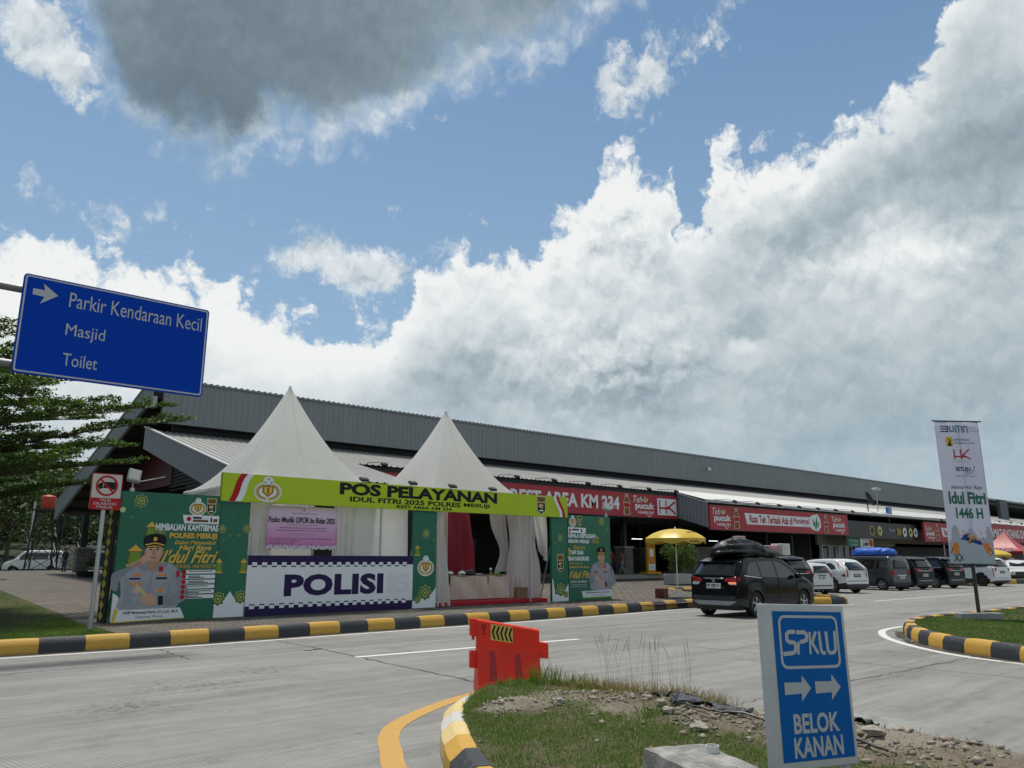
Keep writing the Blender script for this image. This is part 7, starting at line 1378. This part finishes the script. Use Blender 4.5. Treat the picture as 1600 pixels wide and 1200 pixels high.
# yellow totem at the entrance
t = thing('totem_sign', 'yellow upright promotion sign at the hall entrance behind the parasol', 'sign', (42.6,34.35,.72)); ty = flat('totem_yellow', (.52,.27,.02)); b = MB().mat(ty); b.box((-.72,-.3,0),(.72,.35,.16)); b.build('base', None, t, bevel=.02); b = MB().mat(ty); b.box((-.42,-.1,.16),(.42,.1,2.45)); b.build('panel', None, t, bevel=.03); F = Face((-.42,-.105,.16),(1,0,0),(0,0,1), t); F.begin('print', False)
F.rect(.08,.12,.76,.5,c_white,1); F.rect(.16,.2,.66,.42,c_pgrey,2); F.rect(.12,.58,.72,.82,c_orange,1); F.rect(.2,1.0,.62,1.5,c_white,1)
for k in range(4): F.text(('PROMO','BELI 2','GRATIS','HEMAT')[k], .15, 1.62+k*.16, .68, 1.72+k*.16, c_brown, 1, bold=.02)
F.done()
# shrub planter in front of the entrance
def shrub(t, n, rx, ry, h, leafm, seed, z0_=0, part='foliage', ls=.07):
    r = np.random.RandomState(seed); k = 14; cx_ = r.uniform(-rx*.7,rx*.7,k); cy_ = r.uniform(-ry*.7,ry*.7,k); cz_ = z0_ + h*(.35+.6*r.rand(k)); i = r.randint(0,k,n)
    d = r.normal(0,1,(n,3)); d /= np.linalg.norm(d,axis=1)[:,None]; R = (.25+.75*r.rand(n))**.5; P_ = np.stack([cx_[i]+d[:,0]*rx*.45*R, cy_[i]+d[:,1]*ry*.45*R, cz_[i]+d[:,2]*h*.28*R],1); P_[:,2] = np.maximum(P_[:,2], z0_+.02)
    return leaf_quads(part, P_, ls, leafm, seed+1, t)
def leaf_quads(part, P_, ls, m, seed, parent=None, up=.5, asp=.5):
    r = np.random.RandomState(seed); n = len(P_); a = r.normal(0,1,(n,3)); a[:,2] *= .6; a /= np.linalg.norm(a,axis=1)[:,None]; nn = r.normal(0,1,(n,3)); nn[:,2] += up*2; s_ = np.cross(a, nn); s_ /= (np.linalg.norm(s_,axis=1)[:,None]+1e-9); L = ls*(.6+.8*r.rand(n))[:,None]
    v = np.stack([P_-a*L*.5, P_+s_*L*asp*.5, P_+a*L*.5, P_-s_*L*asp*.5],1).reshape(-1,3); f = np.arange(n*4).reshape(-1,4); return np_mesh(part, v, f, m, parent)
shrub_m = leaf_mat('shrub_leaves', (.045,.085,.014), (.085,.125,.022), (.15,.16,.04), .3, .5, 3)
t = thing('planter', 'pale concrete planter with a loose green shrub behind the parasol pole', 'planter', (36.9,27.7,.33)); b = MB().mat(M('planter_pale', (.36,.36,.34), .8, var=.2)); b.box((-1.0,-.4,0),(1.0,.4,.55)); b.build('trough', None, t, bevel=.03); shrub(t, 2600, 1.3, .6, 1.5, shrub_m, 5, .5, ls=.13)
t = thing('shrub', 'green shrub behind the rear of the black SUV beside a grey pillar', 'shrub', (40.5,29.5,.38)); shrub(t, 2000, 1.0, .6, 2.2, shrub_m, 9, .1, ls=.13); b = MB().mat(M('twig', (.07,.05,.03), .9)); [b.tube([(0,0,0),(.4*cos(k),.3*sin(k),1.6)], [.03,.012], 5) for k in range(5)]; b.build('stem', None, t)
# BEJO stall at the far right
t = thing('peaked_stall', 'red peaked stall canopy lettered BEJO at the right edge', 'tent', (90.5,27.6,.25)); rd = M('stall_red', (.33,.022,.030), .5, var=.1); a = 2.2; b = MB().mat(rd); G = []
for side in range(4):
    for i in range(8):
        w_ = -1+2*i/8; q = {0:(w_,-1),1:(1,w_),2:(-w_,1),3:(-1,-w_)}[side]; G.append([(q[0]*a*s, q[1]*a*s, 2.25+2.0*(1-s)**1.6) for s in at_n(12,0,1)] + [(q[0]*a, q[1]*a, 1.95)])
G.append(G[0]); b.grid(G); b.build('canopy', None, t, smooth=True, angle=50); b = MB().mat(white); [b.tube([(sx*a,sy*a,0),(sx*a,sy*a,2.2)], .05, 8) for sx in (-1,1) for sy in (-1,1)]; b.build('post', None, t)
F = Face((-2.2,-2.24,2.0),(1,0,0),(0,0,1), t); F.begin('print', False); F.text('BEJO', 2.3, .05, 4.1, .55, c_white, 1, bold=.04, shear=.2); F.done()
F = Face((-2.24,2.2,2.0),(0,-1,0),(0,0,1), t); F.begin('print', False); F.text('BEJO', .8, .05, 3.6, .55, c_white, 1, bold=.04, shear=.2); F.done()
t = thing('backdrop', 'dark red printed backdrop lettered BEJO below the red peaked canopy', 'backdrop', (85.6,26.8,.25), radians(-52)); b = MB().mat(M('backdrop_maroon', (.10,.008,.020), .5)); b.box((-1.7,0,0),(1.7,.12,2.05)); b.build('panel', None, t); F = Face((-1.7,0,0),(1,0,0),(0,0,1), t); F.begin('print', False); F.text('BEJO', .15, 1.4, 1.6, 1.8, c_lilac, 1, bold=.04); F.text('BINTANG TOEDJOE', .2, 1.2, 1.5, 1.32, c_lilac, 1); F.rect(2.5,1.3,3.1,1.6,c_lilac,1); F.rect(2.6,.3,3.2,.6,c_lilac,1); F.disc(1.4,.5,.35,c_peach,1); F.done()
for k, (x, y, s_) in enumerate(((78.5,24.0,1.0),(80.5,24.2,1.2),(83,24.0,.9))):
    t = thing('shrub', ('low green bush behind the white car at the right edge','taller green bush in front of the maroon backdrop','small green bush furthest right of the parking row')[k], 'shrub', (x,y,.2)); shrub(t, 900, 1.1, .8, 1.2*s_, shrub_m, 40+k, ls=.16); b = MB().mat(M('twig', (.07,.05,.03), .9)); b.tube([(0,0,0),(.1,.1,.6)], .03, 5); b.build('stem', None, t)
t = thing('pylon_sign', 'dark tall sign board cut by the right edge of the picture', 'sign', (119,36,.3)); b = MB().mat(M('pylon_dark', (.04,.05,.065), .5)); b.box((-1.5,-.2,5.2),(1.5,.2,9.2)); b.build('panel', None, t); b = MB().mat(dark_steel); b.box((-.9,-.1,0),(-.7,.1,5.2)); b.box((.7,-.1,0),(.9,.1,5.2)); b.build('post', None, t)
# water tanks, shed and small things at the left end
tank_m = M('tank_orange', (.42,.040,.012), .5, var=.1); 
def tower(x, y, z0_, h, lab):
    t = thing('water_tower', lab, 'water tower', (x,y,z0_)); b = MB().mat(dark_steel); a = .55
    for sx in (-1,1):
        for sy in (-1,1): b.bar((sx*a*1.5,sy*a*1.5,0),(sx*a,sy*a,h),.09,.09)
    for k in range(4):
        f0, f1 = 1.5-.5*k/4, 1.5-.5*(k+1)/4; z0, z1 = h*k/4, h*(k+1)/4
        for (ax, ay), (bx, by) in (((-1,-1),(1,-1)),((1,-1),(1,1)),((1,1),(-1,1)),((-1,1),(-1,-1))): b.bar((ax*a*f0,ay*a*f0,z0),(bx*a*f1,by*a*f1,z1),.04,.04); b.bar((ax*a*f1,ay*a*f1,z1),(bx*a*f1,by*a*f1,z1),.05,.05)
    b.box((-.8,-.8,h),(.8,.8,h+.1)); b.build('frame', None, t); b = MB().mat(tank_m); b.lathe([(.001,h+.1),(.40,h+.1),(.43,h+.2),(.47,h+.85),(.46,h+.95),(.34,h+1.03),(.14,h+1.06),(.14,h+1.1),(.001,h+1.12)], (0,0,0), 24); b.build('tank', None, t, smooth=True, angle=40); return t
tower(11.95, 62.5, .95, 4.05, 'nearer orange water tank on a dark steel frame behind the lawn'); tower(14.6, 67.5, 1.0, 4.3, 'farther orange water tank half hidden by the gable of the hall')
t = thing('shed', 'low cream wall with an opening painted dark behind the water tower', 'shed', (17.5,76,.9)); b = MB().mat(M('cream_wall', (.30,.285,.24), .8, var=.15)); b.box((-1.2,0,0),(4,3,2.0)); b.build('wall', None, t); b = MB().mat(dark_m); b.box((.5,-.05,.2),(1.8,.02,1.7)); b.build('opening', None, t); b = MB().mat(steel); b.tube([(-4.3,-2,0),(-4.3,-2,5.4)], .09, 8); b.build('downpipe', None, t)  # doorway is a dark slab on the wall, shade put into its colour
def plastic_chair(x, y, z, rz, lab):
    t = thing('plastic_chair', lab, 'chair', (x,y,z), rz); m_ = M('chair_orange', (.48,.10,.018), .45); b = MB().mat(m_); b.box((-.22,-.22,.42),(.22,.22,.46)); b.build('seat', None, t, bevel=.015); b = MB().mat(m_); b.grid([[(.24*sin(a), .22+.06*cos(a*1.2), z_) for z_ in at_n(5,.46,.92)] for a in at_n(9,-1.1,1.1)]); o = b.build('backrest', None, t, smooth=True, fix=False); o.modifiers.new('th','SOLIDIFY').thickness = .02
    for sx in (-1,1):
        for sy in (-1,1): b = MB().mat(m_); b.bar((sx*.2,sy*.2,.43),(sx*.24,sy*.24,0),.04,.04); b.build('leg', None, t)
plastic_chair(14.2, 52.5, .74, .8, 'orange plastic chair beside the pillar under the gable'); 
t = thing('bench_rail', 'pale grey handrail running between the gable pillars', 'railing', (13.4,52,.74)); b = MB().mat(M('pale_rail', (.55,.56,.56), .5)); b.bar((.3,4.2,1.45),(.6,-3.4,1.35),.12,.14); b.bar((.35,3.5,0),(.35,3.5,1.4),.06,.06); b.bar((.55,-3,0),(.55,-3,1.35),.06,.06); b.build('rail', None, t)
t = thing('planter', 'small black pot plant at the corner of the hall floor on the left', 'planter', (11.6,48.5,.70)); b = MB().mat(black_plastic); b.lathe([(.001,0),(.45,0),(.62,.35),(.56,.35),(.5,.3),(.001,.3)], (0,0,0), 16); b.build('pot', None, t); shrub(t, 260, .35, .35, .8, shrub_m, 77, .3, ls=.12)
# people: skinned skeletons
def person(name, label, loc, rz, pose, shirt, trousers, skin, hair, shoe, h=1.66, long_hair=False):
    t = thing(name, label, 'person', loc, rz); k = h/1.72; me = bpy.data.meshes.new('body'); J = pose; names = list(J)
    bones = [('pelvis','belly'),('belly','chest'),('chest','neck'),('neck','head'),('head','crown'),('chest','sh_l'),('sh_l','el_l'),('el_l','wr_l'),('wr_l','hand_l'),('chest','sh_r'),('sh_r','el_r'),('el_r','wr_r'),('wr_r','hand_r'),('pelvis','hip_l'),('hip_l','kn_l'),('kn_l','an_l'),('an_l','toe_l'),('pelvis','hip_r'),('hip_r','kn_r'),('kn_r','an_r'),('an_r','toe_r')]
    R = dict(pelvis=.145,belly=.135,chest=.15,neck=.055,head=.095,crown=.085,sh_l=.065,sh_r=.065,el_l=.043,el_r=.043,wr_l=.030,wr_r=.030,hand_l=.034,hand_r=.034,hip_l=.095,hip_r=.095,kn_l=.060,kn_r=.060,an_l=.042,an_r=.042,toe_l=.035,toe_r=.035)
    me.from_pydata([tuple(Vector(J[n])*k) for n in names], [(names.index(a), names.index(b_)) for a, b_ in bones], []); o = bpy.data.objects.new('body', me); COL.objects.link(o); o.parent = t
    sm = o.modifiers.new('skin','SKIN'); sm.use_smooth_shade = True
    for i, n in enumerate(names):
        sv_ = me.skin_vertices[0].data[i]; sv_.radius = (R[n]*k, R[n]*k*(.72 if n in ('pelvis','belly','chest') else 1)); sv_.use_root = n == 'pelvis'
    o.modifiers.new('sub','SUBSURF').levels = 2; o.modifiers['sub'].render_levels = 2
    m, g, b = raw_mat('clothed_' + shirt[0]); tc = g.node('ShaderNodeTexCoord').outputs['Object']; sp = g.node('ShaderNodeSeparateXYZ'); g.put(sp.inputs[0], tc); z = g.m('DIVIDE', sp.outputs[2], k)
    def step(a): return g.ss(z, a-.004, a+.004)
    c = g.mix(step(.10), shoe + (1,), trousers[1] + (1,)); c = g.mix(step(.93), c, shirt[1] + (1,)); c = g.mix(step(1.46), c, skin + (1,)); g.put(b.inputs['Base Color'], g.scale(c, g.m('ADD', .75, g.m('MULTIPLY', g.noise(tc, 9, 4, .6), .5)))); b.inputs['Roughness'].default_value = .8; me.materials.append(m)
    hd = Vector(J['head'])*k; b = MB().mat(M('hair_dark', (.012,.010,.009), .6)); b.ico(hd+Vector((0,-.02,.055)), .112*k, 2, 0, (1,1.05,.95));
    if long_hair: b.ico(hd+Vector((0,-.075,-.07)), .105*k, 2, 0, (1,.6,1.35))
    b.build('hair', None, t, smooth=True)
    f = MB().mat(M('skin_tan', (.30,.17,.105), .6)); f.ico(hd+Vector((0,.098,-.01))*k, .022*k, 1, 0, (.8,1,1.2)); f.ico(hd+Vector((.098,0,0))*k, .025*k, 1, 0, (.5,.8,1.3)); f.ico(hd+Vector((-.098,0,0))*k, .025*k, 1, 0, (.5,.8,1.3)); f.build('face', None, t, smooth=True)
    for s_, nm in ((1,'_l'),(-1,'_r')):
        hp = Vector(J['hand'+nm])*k; hand = MB().mat(M('skin_tan', (.30,.17,.105), .6))
        for q in range(4): x = (q-1.5)*.017; L_ = (.062,.072,.068,.052)[q]; hand.tube([hp+Vector((0,x,-.015)), hp+Vector((.004,x,-.015-L_*.55)), hp+Vector((-.012*s_,x,-.015-L_))], [.0095,.0085,.007], 6)
        hand.tube([hp+Vector((0,.025,.015)), hp+Vector((-.005*s_,.045,-.015)), hp+Vector((-.01*s_,.045,-.04))], [.010,.009,.007], 6); hand.build('hand', None, t, smooth=True)
    return t
stand = dict(pelvis=(0,0,.95),belly=(0,0,1.10),chest=(0,-.01,1.32),neck=(0,0,1.48),head=(0,.02,1.60),crown=(0,.01,1.68),sh_l=(.17,0,1.41),el_l=(.23,.0,1.15),wr_l=(.24,.07,.92),hand_l=(.24,.09,.86),sh_r=(-.17,0,1.41),el_r=(-.24,0,1.15),wr_r=(-.22,.08,.94),hand_r=(-.21,.10,.88),hip_l=(.09,0,.90),kn_l=(.10,.02,.50),an_l=(.11,-.01,.09),toe_l=(.13,.13,.035),hip_r=(-.09,0,.90),kn_r=(-.10,.03,.50),an_r=(-.11,-.01,.09),toe_r=(-.13,.13,.035))
walk = dict(stand, kn_l=(.09,.14,.52), an_l=(.10,.22,.10), toe_l=(.11,.35,.045), kn_r=(-.09,-.02,.50), an_r=(-.10,-.26,.13), toe_r=(-.11,-.14,.05), el_l=(.24,-.08,1.17), wr_l=(.23,-.06,.94), hand_l=(.23,-.04,.88), el_r=(-.24,.07,1.17), wr_r=(-.22,.18,.98), hand_r=(-.21,.2,.92))
person('person', 'person in brown top and pale jeans walking into the dark hall entrance', (39.9,34.5,.72), radians(20), walk, ('brown',(.17,.075,.055)), ('jeans',(.20,.25,.29)), (.30,.17,.105), None, (.40,.05,.03), 1.62, True)
person('person', 'person in red top half hidden behind the right poster board edge', (38.9,34.6,.72), radians(-60), stand, ('red',(.24,.02,.025)), ('dark',(.03,.03,.04)), (.30,.17,.105), None, (.03,.03,.03), 1.6)
person('person', 'dark clothed person standing beside the left gable pillar', (12.3,57.3,.74), radians(120), stand, ('black',(.018,.018,.022)), ('navy',(.03,.045,.09)), (.25,.14,.09), None, (.05,.05,.05), 1.68)
# ---------------------------------------------------------------- trees and the wooded hill
bark = M('tree_bark', (.085,.065,.048), .9, var=.25, scale=8, bump=.5); mad_m = leaf_mat('layered_tree_leaves', (.048,.095,.016), (.075,.125,.024), (.12,.16,.035), .4, .45, 1.2)
wood_m = leaf_mat('hill_leaves', (.022,.045,.012), (.045,.080,.018), (.085,.110,.026), .22, .6, .12); edge_m = leaf_mat('edge_tree_leaves', (.020,.042,.010), (.042,.070,.015), (.07,.085,.02), .25, .6, .5)
def layered_tree(loc, label):
    t = thing('layered_tree', label, 'tree', loc); r = random.Random(11); b = MB().mat(bark); b.tube([(0,0,-.1),(.03,.02,2.5),(.0,.05,5),(.03,0,7.6)], [.17,.13,.09,.03], 10); b.build('trunk', None, t, smooth=True)
    br = MB().mat(bark); P_ = []
    for li, (z, R, n) in enumerate(((2.9,4.3,7),(3.6,4.9,9),(4.2,4.9,9),(4.9,4.6,9),(5.5,3.9,8),(6.2,3.1,7),(6.8,2.2,6),(7.3,1.3,5))):
        a0 = r.uniform(0,6)
        for k in range(n):
            a = a0 + 2*pi*k/n + r.uniform(-.25,.25); L = R*r.uniform(.75,1.08); rise = r.uniform(.20,.42); pts = []
            for i in range(9): f = i/8; pts.append(Vector((cos(a+.15*sin(f*3+k))*L*f, sin(a+.15*sin(f*3+k))*L*f, z - .35 + rise*L*f*(1.25-.45*f))))
            br.tube(pts, [.032*(1-f*.85)*(L/5+.3) for f in at_n(9,0,1)], 5, False)
            d = 0.55
            while d < L:
                f = d/L; i = min(int(f*8),7); p = pts[i].lerp(pts[i+1], f*8-i); side = 1 if int(d*7) % 2 else -1; sa = a + side*r.uniform(.55,1.15); sl = r.uniform(.45,1.15)*(1.1-.55*f)*(.55+.45*min(1,L/3.5))
                q = [p + Vector((cos(sa)*sl*g_, sin(sa)*sl*g_, sl*(.16*g_+r.uniform(-.03,.05)))) for g_ in (0,.5,1)]; br.tube(q, [.012,.008,.004], 4, False)
                for g_ in np.arange(.12, 1.02, .11/max(sl,.3)): 
                    c = p.lerp(q[2], min(1,g_)); P_ += [(c.x+r.gauss(0,.085), c.y+r.gauss(0,.085), c.z+.03+abs(r.gauss(0,.035))) for _ in range(22)]
                d += r.uniform(.13,.24)
    br.build('limb', None, t, fix=False); leaf_quads('crown', np.array(P_), .078, mad_m, 5, t, .8, .6); return t
layered_tree((2.25,23.9,.25), 'layered tree with flat leafy tiers reaching in at the left edge')
def edge_tree(loc, label, h, rad, seed, n=2600, ls=.34, mat=None):
    t = thing('tree', label, 'tree', loc, 0, 'trees along the far lawn'); r = np.random.RandomState(seed); b = MB().mat(bark); b.tube([(0,0,-.2),(.1,0,h*.3),(-.1,.1,h*.62)], [.22,.16,.07], 8)
    k = 26; C = np.stack([r.normal(0,rad*.45,k), r.normal(0,rad*.45,k), h*(.32+.58*r.rand(k))],1); R = rad*(.22+.26*r.rand(k))
    for c in C[:10]: b.tube([(0,0,h*.35),tuple(c)], [.09,.02], 5, False)
    b.build('trunk', None, t); i = r.randint(0,k,n); d = r.normal(0,1,(n,3)); d /= np.linalg.norm(d,axis=1)[:,None]; P_ = C[i] + d*(R[i]*(.45+.55*r.rand(n)))[:,None]*np.array([1,1,.75]); leaf_quads('crown', P_, ls, mat or edge_m, seed+1, t, .5, .6); return t
for k, (x, y, h, rad, lab) in enumerate(((1.0,78,8.5,3.6,'dark tree at the far left edge behind the lawn'),(4.2,84,9.5,4.0,'broad dark tree left of the orange water tanks'),(8.6,80,8.0,3.4,'dark bushy tree directly behind the orange water tank'),(14.5,92,10,4.2,'tall tree behind the gable end of the hall'),(-5,88,11,4.6,'big dark tree hidden partly by the layered tiers at the left'),(20,95,9,4.0,'rounded tree farthest right behind the gable posts'))):
    edge_tree((x,y,.9), lab, h, rad, 60+k)
edge_tree((172,47,.3), 'single far tree top above the red board at the right edge', 13, 4.5, 90, 1600, .6); edge_tree((182,60,.3), 'second far tree top rising beside the dark pylon sign', 12, 5, 91, 1600, .6)
# hill: terrain plus a wood that reads as one mass
def hill_z(x, y): 
    e = np.clip((y-95)/150, 0, 1.4); sh = np.exp(-((x+30)/130.)**2); return 1.2 + 27*(e**1.3)*sh*(.75+.5*fbm(x+500, y+500, .012, 70)) 
xs = np.arange(-220, 140, 6.0); ys = np.arange(92, 330, 6.0); GX, GY = np.meshgrid(xs, ys, indexing='ij'); ZZ = hill_z(GX, GY); w = GX.shape[1]; ii, jj = np.meshgrid(np.arange(GX.shape[0]-1), np.arange(GX.shape[1]-1), indexing='ij'); ii = ii.ravel(); jj = jj.ravel()
tag(np_mesh('hill', np.stack([GX.ravel(), GY.ravel(), ZZ.ravel()],1), np.stack([ii*w+jj,(ii+1)*w+jj,(ii+1)*w+jj+1,ii*w+jj+1],1), M('hill_floor', (.022,.035,.012), .95, var=.3, scale=.2), smooth=True), kind='structure')
r = np.random.RandomState(77); N = 900; X = r.uniform(-70, 75, N); Y = 96 + 200*r.rand(N)**1.2; az_ = np.degrees(np.arctan2(Y, X)); k = (az_ > 66) & (az_ < 112); X, Y = X[k], Y[k]; Z = hill_z(X, Y); R = 2.4 + 2.6*r.rand(len(X)); PP, n = [], 150
for x, y, z, q in zip(X, Y, Z, R):
    d = r.normal(0,1,(n,3)); d /= np.linalg.norm(d,axis=1)[:,None]; d[:,2] = np.abs(d[:,2])*1.15 - .25; lob = 1 + .25*np.sin(d[:,0]*5+x)*np.cos(d[:,1]*5+y); PP.append(np.array([x,y,z+q*.8]) + d*(q*lob*(.7+.35*r.rand(n)))[:,None])
tag(leaf_quads('hill_wood', np.concatenate(PP), .95, wood_m, 8, None, .5, .75), kind='stuff')
